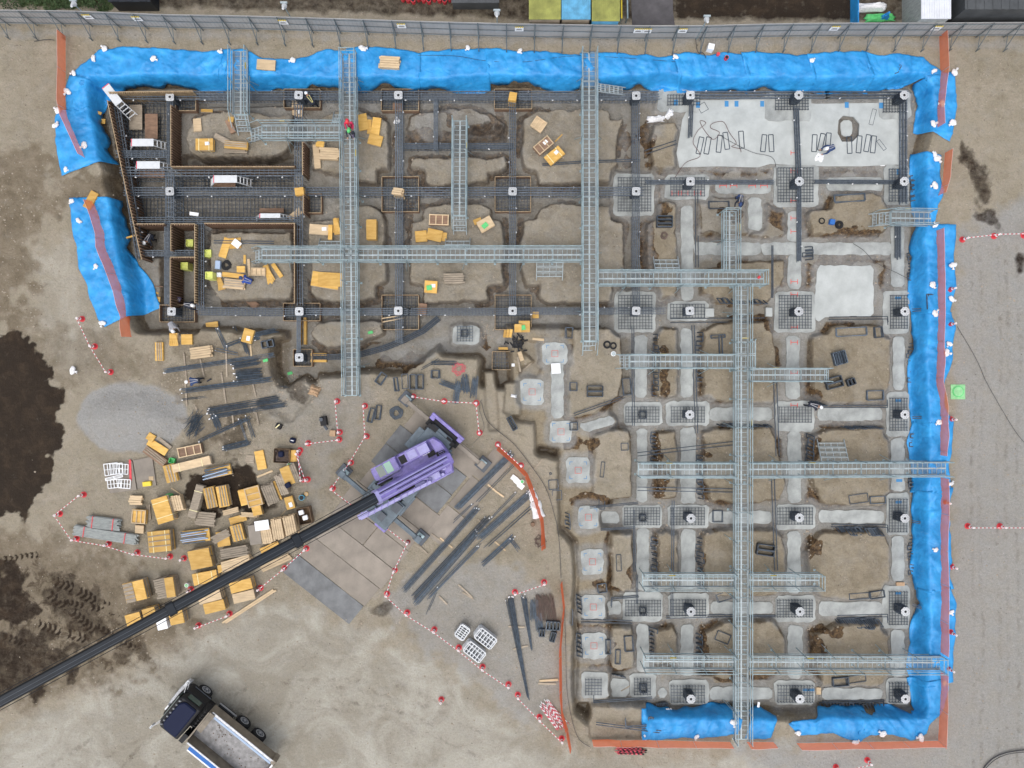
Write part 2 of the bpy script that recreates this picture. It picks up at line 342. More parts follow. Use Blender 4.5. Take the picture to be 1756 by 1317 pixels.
low = [([(705,200),(740,192),(775,190),(840,196),(862,215),(850,232),(790,240),(710,240),(702,220)], -1.15),
 ([(1318,356),(1345,356),(1348,400),(1325,408),(1290,403),(1300,392)], -1.0), ([(1200,340),(1205,398),(1282,398),(1282,340)], -1.05),
 (TP('K',[(0,80),(65,80),(75,260),(0,270)]), -.1), ([(874,662),(890,658),(891,704),(866,706)], -.2), ([(896,588),(925,590),(924,618),(900,630),(893,650),(918,655),(926,630),(900,600)], -.9),
 ([(1015,1212),(1107,1212),(1107,1262),(1015,1262)], -.25)]
for p, z in low: raise_(w2(p, z), z, .25, .5)
# small brown mounds and shallow tracks in the yard
carve(w2([(833,640),(845,640),(850,700),(853,735),(842,735),(838,700)], -.25), -.2, .3, .2)
carve(w2([(455,690),(520,655),(545,665),(520,690),(500,712)], -.3), -.25, .5, .6)
W = window(w2(ell(228,716,95,62), 0), 1); HT[W] += .55*ss(sdist(w2(ell(228,716,92,60), 0), GX[W], GY[W])/1.9+JIT[W]*.2)
HT0 = HT.copy()
def hat(x, y):
    i = int(np.clip(np.searchsorted(xs, x)-1, 0, len(xs)-2)); j = int(np.clip(np.searchsorted(ys, y)-1, 0, len(ys)-2))
    fx = (x-xs[i])/(xs[i+1]-xs[i]); fy = (y-ys[j])/(ys[j+1]-ys[j])
    return float((HT[j,i]*(1-fx)+HT[j,i+1]*fx)*(1-fy)+(HT[j+1,i]*(1-fx)+HT[j+1,i+1]*fx)*fy)
def G(u, v, dz=0):
    z = 0
    for _ in range(8):
        p = P(u, v, z+dz); z = .5*z+.5*hat(p.x, p.y)
    return P(u, v, z+dz)
# ---------------------------------------------------------------- concrete pads and strips (outlines in photo pixels at trench floor height)
def chaikin(p, n=2):
    for _ in range(n):
        q = []
        for i in range(len(p)):
            a, b = p[i], p[(i+1) % len(p)]
            q += [(a[0]*.75+b[0]*.25, a[1]*.75+b[1]*.25), (a[0]*.25+b[0]*.75, a[1]*.25+b[1]*.75)]
        p = q
    return p
def cut_corners(p, r=5):
    out = []
    n = len(p)
    for i in range(n):
        a = Vector(p[i-1]); b = Vector(p[i]); c = Vector(p[(i+1) % n])
        for q in (a, c):
            d = q-b; L_ = d.length; out.append(tuple(b+d*(min(r, L_*.3)/L_)))
    return out
def rough(pts, amp=.05, step=.35):
    out = []
    n = len(pts)
    for i in range(n):
        a = Vector(pts[i]); b = Vector(pts[(i+1) % n]); k = max(1, int((b-a).length/step))
        for j in range(k):
            q = a.lerp(b, j/k); out.append((q.x+random.uniform(-amp, amp), q.y+random.uniform(-amp, amp)))
    return out
SLABS = []
def slab(pts, z, name='concrete_strip', label='', cat='concrete', group=None, m='concrete', th=.12, halo=.35, raw=False):
    z += (len(SLABS) % 9)*.0022
    q = w2(pts, z) if raw else rough(w2(cut_corners(pts), z), .05, .3)
    W = window(q, halo+.5); d = sdist(q, GX[W], GY[W])+JIT[W]*.3
    a = ss((d+halo)/halo)
    HT[W] = HT[W]*(1-a)+(z-.06)*a                      # bed the slab in the trench floor
    MASK['conc'][W] = np.maximum(MASK['conc'][W], ss((d+halo*1.6)/halo)*.75)
    mb = MB(); mb.prism(q, z-th, z); SLABS.append((mb, name, label, cat, group, m))
    return len(SLABS)-1
ZC = -1.22; ZW = -.56
def zc(u, v): return ZW if (u < 1046 and v > 565 and u > 860) else ZC
def V(x0, y0, x1, y1): return rect(x0, y0, x1, y1)
strips = [
 (V(1168,352,1189,516),'long vertical concrete strip reaching up from the upper middle pads'),
 (V(1190,416,1305,437),'horizontal concrete strip running right under the small upper walkway'),
 (V(1306,416,1530,437),'wide horizontal concrete strip below the island with black pipe coils'),
 (V(1351,362,1374,414),'short vertical concrete strip with red marks just below the large upper pad'),
 (V(1351,438,1374,496),'short vertical concrete strip with red marks left of the coarse soil pocket'),
 (V(1528,387,1551,491),'vertical concrete strip beside the blue sheet near the upper right stair'),
 (V(1088,575,1110,681),'vertical concrete strip crossed by the walkway left of two soil islands'),
 (V(1167,563,1188,681),'vertical concrete strip between the narrow island and black bar, above walkway'),
 (V(1348,576,1371,684),'vertical concrete strip crossed by the short walkway end'),
 (V(1531,576,1551,668),'vertical concrete strip beside blue sheet, right of the slatted rebar pallet'),
 (V(1216,699,1324,721),'horizontal concrete strip under the main walkway in the third pad row'),
 (V(1402,699,1514,721),'horizontal concrete strip right of the worker on the rebar pad'),
 (V(1528,751,1551,843),'vertical concrete strip with a blue paint mark at its lower end'),
 (V(1351,741,1374,862),'vertical concrete strip crossed by the long walkway'),
 (V(1092,734,1110,862),'vertical concrete strip under the left end of the long walkway'),
 (V(1167,733,1193,863),'vertical concrete strip crossing two parallel rebar bundles'),
 (V(1030,878,1062,898),'short concrete block between a plain pad and a rebar pad'),
 (V(1216,876,1324,898),'horizontal concrete strip with a black stirrup lying at its left end'),
 (V(1404,875,1516,897),'horizontal concrete strip just above the slanted stirrup row'),
 (V(1529,919,1551,997),'vertical concrete strip beside the blue sheet, fourth from the top'),
 (V(1350,911,1373,1018),'vertical concrete strip crossed near its foot by the lower walkway'),
 (V(1092,906,1113,1013),'vertical concrete strip with a red square mark halfway down'),
 (V(1168,907,1192,1010),'vertical concrete strip between dark bar and wide soil island'),
 (V(1039,1031,1066,1054),'short concrete block under a bent black bar'),
 (V(1218,1032,1325,1053),'horizontal concrete strip under the main walkway, lower part of site'),
 (V(1404,1032,1513,1056),'horizontal concrete strip above the dark stirrup row, lower right'),
 (V(1528,1080,1551,1160),'vertical concrete strip at the right end of the lowest walkway'),
 (V(1351,1072,1376,1163),'vertical concrete strip crossed by the lowest walkway'),
 (V(1092,1070,1113,1153),'vertical concrete strip under the left end of the lowest walkway'),
 (V(1167,1071,1189,1160),'vertical concrete strip with pale spots above the lowest walkway'),
 (V(1047,1164,1078,1194),'round pale concrete block in the bottom row'),
 (V(1127,1180,1144,1196),'smallest concrete block in the bottom row'),
 (V(1218,1178,1324,1200),'horizontal concrete strip just above the torn blue sheet'),
 (V(1409,1180,1513,1199),'horizontal concrete strip just above the bottom right blue sheet'),
 ([(990,728),(1050,712),(1057,727),(1005,742)],'slanting pale concrete strip beside the quad pad'),
 (V(945,620,967,717),'vertical concrete strip topped with a white board'),
 (V(1283,338,1306,395),'short isolated pale concrete strip in the upper middle'),
 (V(1417,304,1515,327),'horizontal concrete strip between two upper rebar pads with stirrups'),
 (V(1226,312,1322,332),'horizontal concrete strip with red marks under upper rebar bars'),
 (V(1062,880,1066,884),'')]
for p, l in strips:
    if l: slab(p, zc(sum(q[0] for q in p)/4, sum(q[1] for q in p)/4), label=l, cat='concrete strip', group='concrete strips in the trenches')
hole = [(1438,206),(1446,198),(1464,200),(1474,212),(1473,232),(1462,243),(1444,243),(1436,228)]
big = [(1186,172),(1312,170),(1400,178),(1455.8,177),(1455.8,199)]+[(1446,198),(1438,206),(1436,228),(1444,243),(1462,243),(1473,232),(1474,212),(1464,200),(1456.2,199.3)]+[(1456.2,177),(1545,176),(1546,230),(1544,282),(1480,285),(1400,285),(1320,281),(1300,287),(1230,285),(1165,287),(1160,262),(1166,230),(1170,205)]
slab(big, ZC-.02, name='concrete_slab', label='large pale concrete slab strewn with cables and stirrup frames, with a soil hole', cat='concrete slab', m='concrete_white', raw=True)
carve(w2(hole, ZC), ZC-.4, .12, .1); paint('rust', hole, .2, 1, .2, ZC)
slab([(1441,206),(1461,206),(1462,234),(1442,235)], ZC-.3, label='small pale concrete block down in the hole of the large slab', cat='concrete slab', m='concrete_white', halo=.05)
slab([(1402,455),(1498,456),(1498,542),(1420,543),(1400,553),(1396,520)], ZC+.01, name='concrete_slab', label='square pale concrete slab with yellow marks at its corners', cat='concrete slab', m='concrete_white')
pads = [  # outline, mat rect or None, label
 ((1312,157,1392,207),(1330,162,1386,188),'rounded concrete pad at the top edge of the large pale slab'),
 ((1508,155,1562,204),(1515,162,1555,192),'top right corner concrete pad with rebar mat'),
 ((1128,152,1200,192),(1145,163,1200,180),'small rebar pad at the upper left corner of the pale slab'),
 ((1052,298,1122,370),(1060,305,1116,362),'square rebar pad in second column row left of the small pads'),
 ((1140,300,1216,342),(1150,305,1208,336),'oblong rebar pad with red marks below the pale slab'),
 ((1327,283,1403,355),(1334,288,1394,346),'large square rebar pad right below the pale slab'),
 ((1516,283,1560,352),(1525,290,1556,345),'tall rebar pad against the right blue sheet, above the stair'),
 ((1054,500,1124,570),(1061,507,1118,564),'square rebar pad under the crossing of two dark cages, lower left'),
 ((1145,517,1215,550),(1150,522,1208,545),'oblong rebar pad just above the thick horizontal black bar'),
 ((1328,500,1398,570),(1336,507,1391,563),'large square rebar pad left of the square pale slab'),
 ((1514,498,1559,572),(1527,507,1556,563),'tall rebar pad right of the square pale slab'),
 ((1070,690,1136,730),(1073,698,1130,724),'oblong rebar pad without a column plate, third row'),
 ((1142,688,1216,730),(1151,698,1208,724),'oblong rebar pad under a plate crossed by a dark bar, third row'),
 ((1330,688,1396,740),(1336,698,1391,724),'rebar pad beside the worker in black'),
 ((1520,672,1559,748),(1526,683,1555,738),'tall rebar pad at the right, third row'),
 ((1067,866,1135,905),(1071,871,1131,900),'oblong rebar pad without a column plate, fourth row'),
 ((1146,866,1216,906),(1150,871,1208,900),'oblong rebar pad left of a black stirrup, fourth row'),
 ((1330,865,1398,908),(1333,871,1393,899),'oblong rebar pad crossed on its left by a long black bar'),
 ((1520,845,1559,917),(1525,856,1555,912),'tall rebar pad at the right, fourth row'),
 ((1068,1015,1136,1066),(1073,1030,1133,1056),'oblong rebar pad without a column plate, fifth row'),
 ((1146,1017,1216,1060),(1150,1029,1210,1056),'oblong rebar pad above a long flat black bar, fifth row'),
 ((1329,1021,1398,1067),(1333,1029,1393,1058),'oblong rebar pad below the end of the lower walkway'),
 ((1513,1004,1560,1078),(1525,1015,1556,1071),'tall rebar pad at the right, fifth row'),
 ((997,1152,1043,1198),(1004,1165,1031,1191),'pad with blue corner marks and red rebar, bottom left corner'),
 ((1080,1155,1125,1197),(1088,1164,1115,1191),'square rebar pad in the bottom row between two round blocks'),
 ((1148,1165,1216,1208),(1151,1176,1208,1204),'oblong rebar pad next to the torn blue sheet, bottom row'),
 ((1328,1167,1397,1209),(1334,1176,1394,1204),'oblong rebar pad with blue marks, bottom row'),
 ((1520,1162,1561,1208),(1525,1171,1557,1204),'bottom right corner rebar pad'),
 ((893,650,932,694),None,'plain pale pad with red square near the crane yard'),
 ((943,722,981,759),None,'plain skewed pad with two red marks and bent bars'),
 ((971,785,1012,828),None,'plain grey round pad with small red square'),
 ((991,868,1027,906),None,'plain square pad with dashed red square, left end of fourth row'),
 ((997,942,1035,985),None,'plain round pad with red square, between the two left rows'),
 ((997,1021,1038,1061),None,'plain square pad with blue corners, left end of fifth row'),
 ((996,1085,1041,1130),None,'plain rounded pad half stained dark, lower left'),
 ((930,588,973,625),None,'plain grey pad above the white board'),
 ((777,559,822,591),(784,560,810,585),'small pad with blue rebar square beside the curved cage')]
for o, m_, l in pads:
    slab(rect(*o), zc((o[0]+o[2])/2, (o[1]+o[3])/2)+.01, name='concrete_pad', label=l, cat='footing', group='concrete footing pads', m='concrete')
# grey blinding along the beams of the left half: part of the trench floor
for r in [(250,170,1130,186),(430,172,700,192),(520,335,1060,350),(345,540,1060,560),(340,385,362,545),(664,165,672,580),(694,165,702,580),(860,170,868,560),(890,165,898,560),(1066,170,1078,560),(1104,300,1116,560),
          (735,160,742,262),(752,160,760,262),(690,258,880,268),(505,385,530,530),(495,200,505,285),(700,165,880,200),(1110,200,1135,240)]:
    paint('conc', rect(*r), .5, .55, .8, -1.4)
for (x, y, rx, ry) in [(735,215,24,30),(762,590,60,14),(700,610,50,12),(867,585,16,14),(948,563,14,18),(520,575,14,20),(600,620,30,8)]:
    paint('conc', ell(x, y, rx, ry), .4, .7, .5, -1.4)
# ---------------------------------------------------------------- ground colour regions
paint('wet', [(-60,560),(0,572),(45,585),(72,625),(100,655),(108,665),(105,735),(95,790),(72,845),(40,885),(10,880),(-60,900)], .35, 1, 2.2)
paint('wet', [(-60,985),(20,975),(60,1000),(40,1035),(75,1030),(70,1060),(-60,1080)], .6, .85, 3)
paint('wet', [(-60,1085),(60,1080),(120,1105),(130,1150),(60,1185),(-60,1200)], .8, .75, 4); paint('wet', [(60,1000),(120,1000),(170,1040),(200,1090),(150,1100),(80,1060)], .8, .6, 4)
paint('track', [(-60,960),(60,965),(120,985),(215,1050),(260,1130),(200,1160),(120,1150),(60,1190),(-60,1210)], 1.2, 1, 3)
paint('brown', [(-60,240),(60,255),(100,300),(95,350),(60,380),(40,430),(70,490),(30,520),(60,560),(-60,575)], 1.5, .9, 4)
paint('brown', [(110,300),(200,295),(205,330),(160,345),(118,340)], .6, .9, 2)
paint('brown', [(-60,890),(200,960),(330,1060),(300,1110),(210,1160),(-60,1240)], 2, .95, 4)
paint('brown', [(40,560),(160,560),(330,640),(330,700),(250,650),(130,640),(110,700),(60,620)], 1, .6, 3)
paint('brown', [(290,560),(490,590),(485,640),(420,770),(330,770),(320,640),(290,600)], 1, .6, 3)
paint('wet', ell(385,838,62,40), .5, 1, 2.0); paint('wet', ell(350,870,22,14), .5, .8, 1.5); paint('wet', ell(440,870,30,14), .5, .8, 1.5)
paint('wet', ell(400,745,30,16,-20), .5, .5, 3); paint('wet', ell(505,670,22,16), .5, .6, 2.5)
paint('wet', [(1650,255),(1668,253),(1690,310),(1702,345),(1712,385),(1690,388),(1678,345),(1666,310)], .5, .75, 1.8)
paint('wet', ell(1748,455,6,14), .4, .8, 1); paint('wet', ell(655,1045,16,7,-35), .4, .6, 1.2); paint('wet', ell(225,1120,30,18), .6, .45, 3)
paint('grav', ell(228,716,95,60), .35, 1, .7)
paint('grav', [(1640,395),(1760,330),(1850,300),(1850,1400),(1480,1400),(1250,1280),(1560,1275),(1622,1150),(1632,900),(1634,600)], 1.5, .8, 2)
paint('grav', [(450,640),(620,640),(640,700),(560,800),(545,900),(530,850),(500,740),(440,700)], 1, .35, 2)
paint('grav', [(660,1020),(760,960),(860,960),(960,1040),(975,1200),(900,1250),(800,1150),(700,1090)], 1.2, .6, 3)
paint('pale', [(60,1240),(300,1100),(480,1030),(620,1080),(760,1150),(900,1240),(1000,1300),(1500,1290),(1500,1400),(-60,1400),(-60,1260)], 2.5, .9, 4)
paint('pale', [(60,440),(120,400),(140,480),(180,560),(170,640),(110,640),(60,560)], 1.2, .5, 3)
paint('grav', [(-60,50),(1756,70),(1756,84),(-60,60)], .6, .6, 1)
paint('wet', [(-60,-90),(1850,-90),(1850,30),(1756,34),(1300,36),(870,30),(430,17),(0,4),(-60,0)], .5, .72, .6)
paint('grass', [(-60,-90),(185,-90),(190,8),(100,12),(-60,6)], .6, .9, 2)
paint('wet', [(1157,-60),(1470,-60),(1470,32),(1160,32)], .4, .95, .6)
for (x, y, rx, ry) in [(990,758,20,10),(1010,855,24,14),(1030,995,12,9),(1020,1072,22,8),(1018,1138,16,7),(1133,345,6,30),(1112,430,5,45),(1137,640,5,40),(1335,370,14,20),(1385,480,14,16),(1516,470,6,36),(1505,450,14,5),(1440,446,30,5),(1345,390,10,8),(1320,560,10,10),
     (1380,680,14,12),(1385,760,10,20),(1390,855,8,14),(1385,935,12,18),(1410,1080,20,6),(1395,1110,10,22),(1125,800,8,50),(1195,780,8,30),(1390,1180,6,14),(1250,368,18,8),(1240,322,10,6),(1430,405,60,4),
     (1430,292,60,5),(1250,292,60,5),(1270,300,30,4),(800,235,50,8),(720,235,16,12),(740,190,30,8),(860,212,8,16),(700,375,8,40),(680,625,30,6),(705,615,16,5),(832,585,8,14),(1085,930,4,60),(1195,960,6,50),(1200,1110,7,30),(1040,1100,3,40),(1110,240,6,26),(1075,245,5,30)]:
    paint('rust', ell(x, y, rx*1.25+1, ry*1.2+1), .4, 1, 1.6, -1.3)
paint('wet', ell(820,225,45,10), .4, .6, 2, -1.2); paint('wet', ell(515,225,10,16), .4, .7, 1, -1.5)
paint('conc', [(215,170),(1075,170),(1075,560),(700,600),(500,640),(490,560),(280,545),(215,330)], .5, .3, .8, -1.4)
def streak(pts, wd, amt, key='track'):
    for (a, b) in zip(pts[:-1], pts[1:]):
        A = Vector(P(*a)[:2]); B = Vector(P(*b)[:2]); d = (B-A).normalized(); n = Vector((-d.y, d.x)); L_ = (B-A).length
        W = window([(min(A.x,B.x)-1,min(A.y,B.y)-1),(max(A.x,B.x)+1,max(A.y,B.y)+1)], 0); X = GX[W]-A.x; Y = GY[W]-A.y
        s_ = X*d.x+Y*d.y; t_ = X*n.x+Y*n.y+JIT[W]*.25; m_ = ss((wd/2-np.abs(t_))/(wd*.35))*ss((s_+.1)/.2)*ss((L_-s_+.1)/.2)*(.45+.8*vnoise(GX[W]*2.2, GY[W]*2.2)); MASK[key][W] = np.maximum(MASK[key][W], np.clip(m_*amt, 0, 1)); HT[W] -= m_*.012
def arc(cx, cy, r, a0, a1, n=16): return [(cx+r*math.cos(math.radians(a0+(a1-a0)*i/n)), cy+r*.8*math.sin(math.radians(a0+(a1-a0)*i/n))) for i in range(n+1)]
for cx, cy, r, a_, b_, q in [(560,1500,420,200,300,.5),(560,1500,372,200,300,.5),(500,1620,560,215,310,.35),(500,1620,512,215,310,.35),(300,1000,330,-60,40,.3),(300,1000,285,-60,40,.3),(120,1330,260,230,330,.45),(120,1330,215,230,330,.45)]: streak(arc(cx, cy, r, a_, b_), .42, q)
for x in (1668,1682,1712,1726,1745): streak([(x,1330),(x+4,1100),(x-3,850),(x+5,600),(x-2,420)], .35, .35)
for k in range(9): streak([(480+k*30,1110+(k*37)%90),(560+k*33,1100+(k*53)%110),(660+k*30,1150+(k*41)%110)], .5, .3, 'pale')
# tracks of the tyres pressed into the muddy corner
def ruts(pts, wdt=.75, pitch=.34):
    for (a, b) in zip(pts[:-1], pts[1:]):
        A = Vector(P(*a)[:2]); B = Vector(P(*b)[:2]); d = (B-A).normalized(); n = Vector((-d.y, d.x)); L_ = (B-A).length
        x0, x1 = sorted((A.x, B.x)); y0, y1 = sorted((A.y, B.y))
        W = window([(x0-1,y0-1),(x1+1,y1+1)], 0); X = GX[W]-A.x; Y = GY[W]-A.y
        s_ = X*d.x+Y*d.y; t_ = X*n.x+Y*n.y; m_ = ss((wdt/2-np.abs(t_))/.1)*ss(s_/.3)*ss((L_-s_)/.3)
        lug = (np.sin((s_+np.abs(t_)*.5)*2*math.pi/pitch) > .1)*(.5+JIT[W]*1.5).clip(0, 1)
        HT[W] -= m_*(.02+.09*lug); MASK['wet'][W] = np.maximum(MASK['wet'][W], m_*(lug > .3)*1.0)
ruts([(90,995),(130,1010),(170,1035),(200,1045)]); ruts([(80,1015),(120,1045),(165,1085)]); ruts([(50,1065),(110,1085),(155,1098)]); ruts([(105,1030),(150,1040),(210,1055)], .5); ruts([(160,1070),(235,1115)], .5); ruts([(0,1090),(50,1105)], .6)
ruts([(0,960),(70,950)], .5)
HG = HT.copy()
def grid_mesh():
    ny, nx = GX.shape; n = nx*ny; me = bpy.data.meshes.new('ground')
    co_ = np.stack([GX.ravel(), GY.ravel(), HT.ravel()], 1).astype(np.float32)
    me.vertices.add(n); me.vertices.foreach_set('co', co_.ravel())
    idx = np.arange(n).reshape(ny, nx); f = np.stack([idx[:-1,:-1], idx[:-1,1:], idx[1:,1:], idx[1:,:-1]], -1).reshape(-1, 4)
    me.loops.add(f.size); me.loops.foreach_set('vertex_index', f.ravel().astype(np.int32))
    me.polygons.add(len(f)); me.polygons.foreach_set('loop_start', np.arange(0, f.size, 4, dtype=np.int32))
    me.polygons.foreach_set('loop_total', np.full(len(f), 4, np.int32)); me.polygons.foreach_set('use_smooth', np.ones(len(f), bool))
    me.update(calc_edges=True)
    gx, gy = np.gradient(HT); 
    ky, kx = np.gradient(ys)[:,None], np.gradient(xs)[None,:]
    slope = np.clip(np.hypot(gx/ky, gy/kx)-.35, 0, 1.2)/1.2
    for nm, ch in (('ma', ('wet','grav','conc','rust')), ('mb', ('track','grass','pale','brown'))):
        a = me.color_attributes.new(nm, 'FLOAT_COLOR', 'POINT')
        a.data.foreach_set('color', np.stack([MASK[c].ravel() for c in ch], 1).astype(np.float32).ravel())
    a = me.attributes.new('cut_shade', 'FLOAT', 'POINT'); a.data.foreach_set('value', slope.astype(np.float32).ravel())
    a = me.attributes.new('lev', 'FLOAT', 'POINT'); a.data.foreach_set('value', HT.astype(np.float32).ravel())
    return me
def ground_material():
    m = bpy.data.materials.new('ground_soil'); m.use_nodes = True; t = m.node_tree; N = t.nodes; L = t.links; b = N['Principled BSDF']
    b.inputs['Roughness'].default_value = .95; b.inputs['Specular IOR Level'].default_value = .2
    tc = N.new('ShaderNodeTexCoord').outputs['Object']
    def noise(sc_, det=6, ro=.65, off=0, dist=0):
        mp = N.new('ShaderNodeMapping'); mp.inputs['Location'].default_value = (off, off*1.7, 0); L.new(tc, mp.inputs[0])
        n = N.new('ShaderNodeTexNoise'); n.inputs['Scale'].default_value = sc_; n.inputs['Detail'].default_value = det; n.inputs['Roughness'].default_value = ro; n.inputs['Distortion'].default_value = dist
        L.new(mp.outputs[0], n.inputs[0]); return n.outputs[0]
    def rng_(x, a, b_, c=0, d=1):
        r = N.new('ShaderNodeMapRange'); L.new(x, r.inputs[0]); r.inputs[1].default_value = a; r.inputs[2].default_value = b_; r.inputs[3].default_value = c; r.inputs[4].default_value = d; return r.outputs[0]
    def math_(op, x, y):
        r = N.new('ShaderNodeMath'); r.operation = op
        for i, q in enumerate((x, y)):
            if isinstance(q, (int, float)): r.inputs[i].default_value = q
            else: L.new(q, r.inputs[i])
        return r.outputs[0]
    def mix(f, a, b_, bt='MIX'):
        r = N.new('ShaderNodeMix'); r.data_type = 'RGBA'; r.blend_type = bt
        for s_, q in ((r.inputs[0], f), (r.inputs[6], a), (r.inputs[7], b_)):
            if isinstance(q, (int, float)): s_.default_value = q
            elif isinstance(q, tuple): s_.default_value = (*q, 1)
            else: L.new(q, s_)
        return r.outputs[2]
    def attr(n):
        a = N.new('ShaderNodeAttribute'); a.attribute_name = n; return a
    A = attr('ma'); B = attr('mb'); sa = N.new('ShaderNodeSeparateColor'); L.new(A.outputs['Color'], sa.inputs[0]); sb = N.new('ShaderNodeSeparateColor'); L.new(B.outputs['Color'], sb.inputs[0])
    wet, grav, conc, rust = sa.outputs[0], sa.outputs[1], sa.outputs[2], A.outputs['Alpha']
    track, grass, pale, brown = sb.outputs[0], sb.outputs[1], sb.outputs[2], B.outputs['Alpha']
    cut_shade = attr('cut_shade').outputs['Fac']; lev = attr('lev').outputs['Fac']
    big = noise(.12, 5, .6); med = noise(.8, 7, .7, 3, .4); fine = noise(7, 5, .75, 9); gr = noise(22, 3, .8, 4)
    base = mix(rng_(big, .38, .62), (.235,.205,.148), (.32,.28,.21))
    base = mix(rng_(med, .35, .68), base, (.345,.30,.235))
    base = mix(math_('MULTIPLY', rng_(noise(2.2, 6, .7, 21), .52, .68), .45), base, (.20,.165,.12))
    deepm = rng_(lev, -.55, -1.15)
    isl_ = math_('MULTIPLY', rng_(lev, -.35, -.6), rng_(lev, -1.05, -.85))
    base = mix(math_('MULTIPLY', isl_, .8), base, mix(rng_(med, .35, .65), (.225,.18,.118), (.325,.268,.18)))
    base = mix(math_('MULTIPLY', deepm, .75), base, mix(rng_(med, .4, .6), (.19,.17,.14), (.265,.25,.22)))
    def soft(mk, sc_, off, w=.22):   # break the edge of a region up with noise
        return rng_(math_('ADD', mk, math_('MULTIPLY', math_('SUBTRACT', noise(sc_, 6, .72, off), .5), 1.1)), .5-w, .5+w)
    palec = mix(rng_(noise(.25, 6, .6, 31, 1.5), .4, .62), (.31,.285,.235), (.46,.44,.385))
    base = mix(math_('MULTIPLY', pale, .9), base, palec)
    vo = N.new('ShaderNodeTexVoronoi'); vo.inputs['Scale'].default_value = 11; L.new(tc, vo.inputs[0])
    sv = N.new('ShaderNodeSeparateColor'); L.new(vo.outputs['Color'], sv.inputs[0])
    gravc = mix(sv.outputs[0], (.29,.29,.285), (.33,.33,.325))
    base = mix(math_('MULTIPLY', soft(grav, .9, 41, .5), .85), base, gravc)
    base = mix(math_('MULTIPLY', soft(brown, 1.1, 51, .4), .8), base, mix(rng_(med, .4, .6), (.13,.10,.065), (.21,.17,.12)))
    base = mix(math_('MULTIPLY', rng_(cut_shade, .05, .6), rng_(lev, -.55, -1.1, .3, .85)), base, mix(rng_(noise(3, 5, .7, 7), .4, .6), (.10,.07,.045), (.20,.155,.10)))  # steep faces: brown cut clay, its colour strengthened to deepen the trench shade
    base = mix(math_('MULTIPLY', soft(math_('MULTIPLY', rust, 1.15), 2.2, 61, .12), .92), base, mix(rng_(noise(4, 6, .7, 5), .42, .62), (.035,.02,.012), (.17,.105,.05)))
    base = mix(math_('MULTIPLY', soft(conc, 1.5, 71, .45), .8), base, mix(rng_(med, .35, .65), (.24,.24,.23), (.34,.34,.33)))
    tr = math_('MULTIPLY', track, rng_(noise(1.3, 7, .75, 81, .8), .48, .6))
    base = mix(math_('MULTIPLY', tr, .9), base, (.075,.055,.036))
    wetc = mix(rng_(noise(1.1, 6, .7, 15, .5), .48, .85), (.020,.012,.007), (.07,.045,.026))
    base = mix(math_('MULTIPLY', soft(wet, 1.9, 91, .38), .97), base, wetc)
    base = mix(soft(grass, 1.2, 95, .2), base, mix(rng_(fine, .4, .6), (.03,.06,.015), (.10,.12,.06)))
    # small stones and grains
    v2 = N.new('ShaderNodeTexVoronoi'); v2.inputs['Scale'].default_value = 5.5; L.new(tc, v2.inputs[0]); s2 = N.new('ShaderNodeSeparateColor'); L.new(v2.outputs['Color'], s2.inputs[0])
    st = math_('MULTIPLY', rng_(v2.outputs['Distance'], .16, .10), rng_(s2.outputs[0], .86, .88))
    base = mix(math_('MULTIPLY', math_('MULTIPLY', st, math_('SUBTRACT', 1.0, wet)), .7), base, (.50,.47,.42))
    v3 = N.new('ShaderNodeTexVoronoi'); v3.inputs['Scale'].default_value = 3.1; L.new(tc, v3.inputs[0]); s3 = N.new('ShaderNodeSeparateColor'); L.new(v3.outputs['Color'], s3.inputs[0])
    st3 = math_('MULTIPLY', rng_(v3.outputs['Distance'], .16, .08), rng_(s3.outputs[1], .88, .9))
    base = mix(math_('MULTIPLY', st3, .6), base, (.07,.05,.035))
    hv = N.new('ShaderNodeHueSaturation'); L.new(base, hv.inputs['Color']); L.new(rng_(fine, .25, .75, .87, 1.13), hv.inputs['Value'])
    h2 = N.new('ShaderNodeHueSaturation'); L.new(hv.outputs[0], h2.inputs['Color']); L.new(rng_(gr, .25, .75, .85, 1.15), h2.inputs['Value'])
    L.new(h2.outputs[0], b.inputs['Base Color'])
    hgt = math_('ADD', math_('MULTIPLY', noise(3.5, 8, .75, 2), 1.6), math_('MULTIPLY', gr, .35))
    bp = N.new('ShaderNodeBump'); bp.inputs['Strength'].default_value = .85; bp.inputs['Distance'].default_value = .12; L.new(hgt, bp.inputs['Height']); L.new(bp.outputs[0], b.inputs['Normal'])
    L.new(rng_(wet, .3, 1, .95, .75), b.inputs['Roughness'])
    return m
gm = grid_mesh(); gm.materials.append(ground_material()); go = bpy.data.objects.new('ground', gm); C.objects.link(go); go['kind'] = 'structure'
SO = []
for mb, name, label, cat, group, m in SLABS:
    o = tag(mb.build(name, m), label, cat, group); SO.append((o, [(p[0], p[1]) for p in mb.v[len(mb.v)//2:]], max(p[2] for p in mb.v)))
def mark(u, v, kind='red', w=.22, h=.16):
    best = None
    for o, pl_, z in SO:
        if abs(z-ZC) > .1: continue
        c = P(u, v, z); e = float(sdist(pl_, np.array([[c.x]]), np.array([[c.y]]))[0,0])
        if e > .05 and (best is None or z > best[1]): best = (o, z, c)
    if not best: return
    o, z, c = best; mb = MB(); z += .004
    if kind == 'red':
        mb.box((c.x-w, c.y, z), (.04,h*1.9,.006)); mb.box((c.x+w, c.y, z), (.04,h*1.9,.006)); mb.box((c.x, c.y, z+.0005), (w*2-.04,.04,.006))
    else: mb.box((c.x, c.y, z), (w, h, .006))
    mb.build('red_mark' if kind == 'red' else 'blue_patch', 'paint_red' if kind == 'red' else 'paint_blue', o)
for v in (262,282,293,344,374,397,483,500,505,561,587,640,695): mark(1362, v)
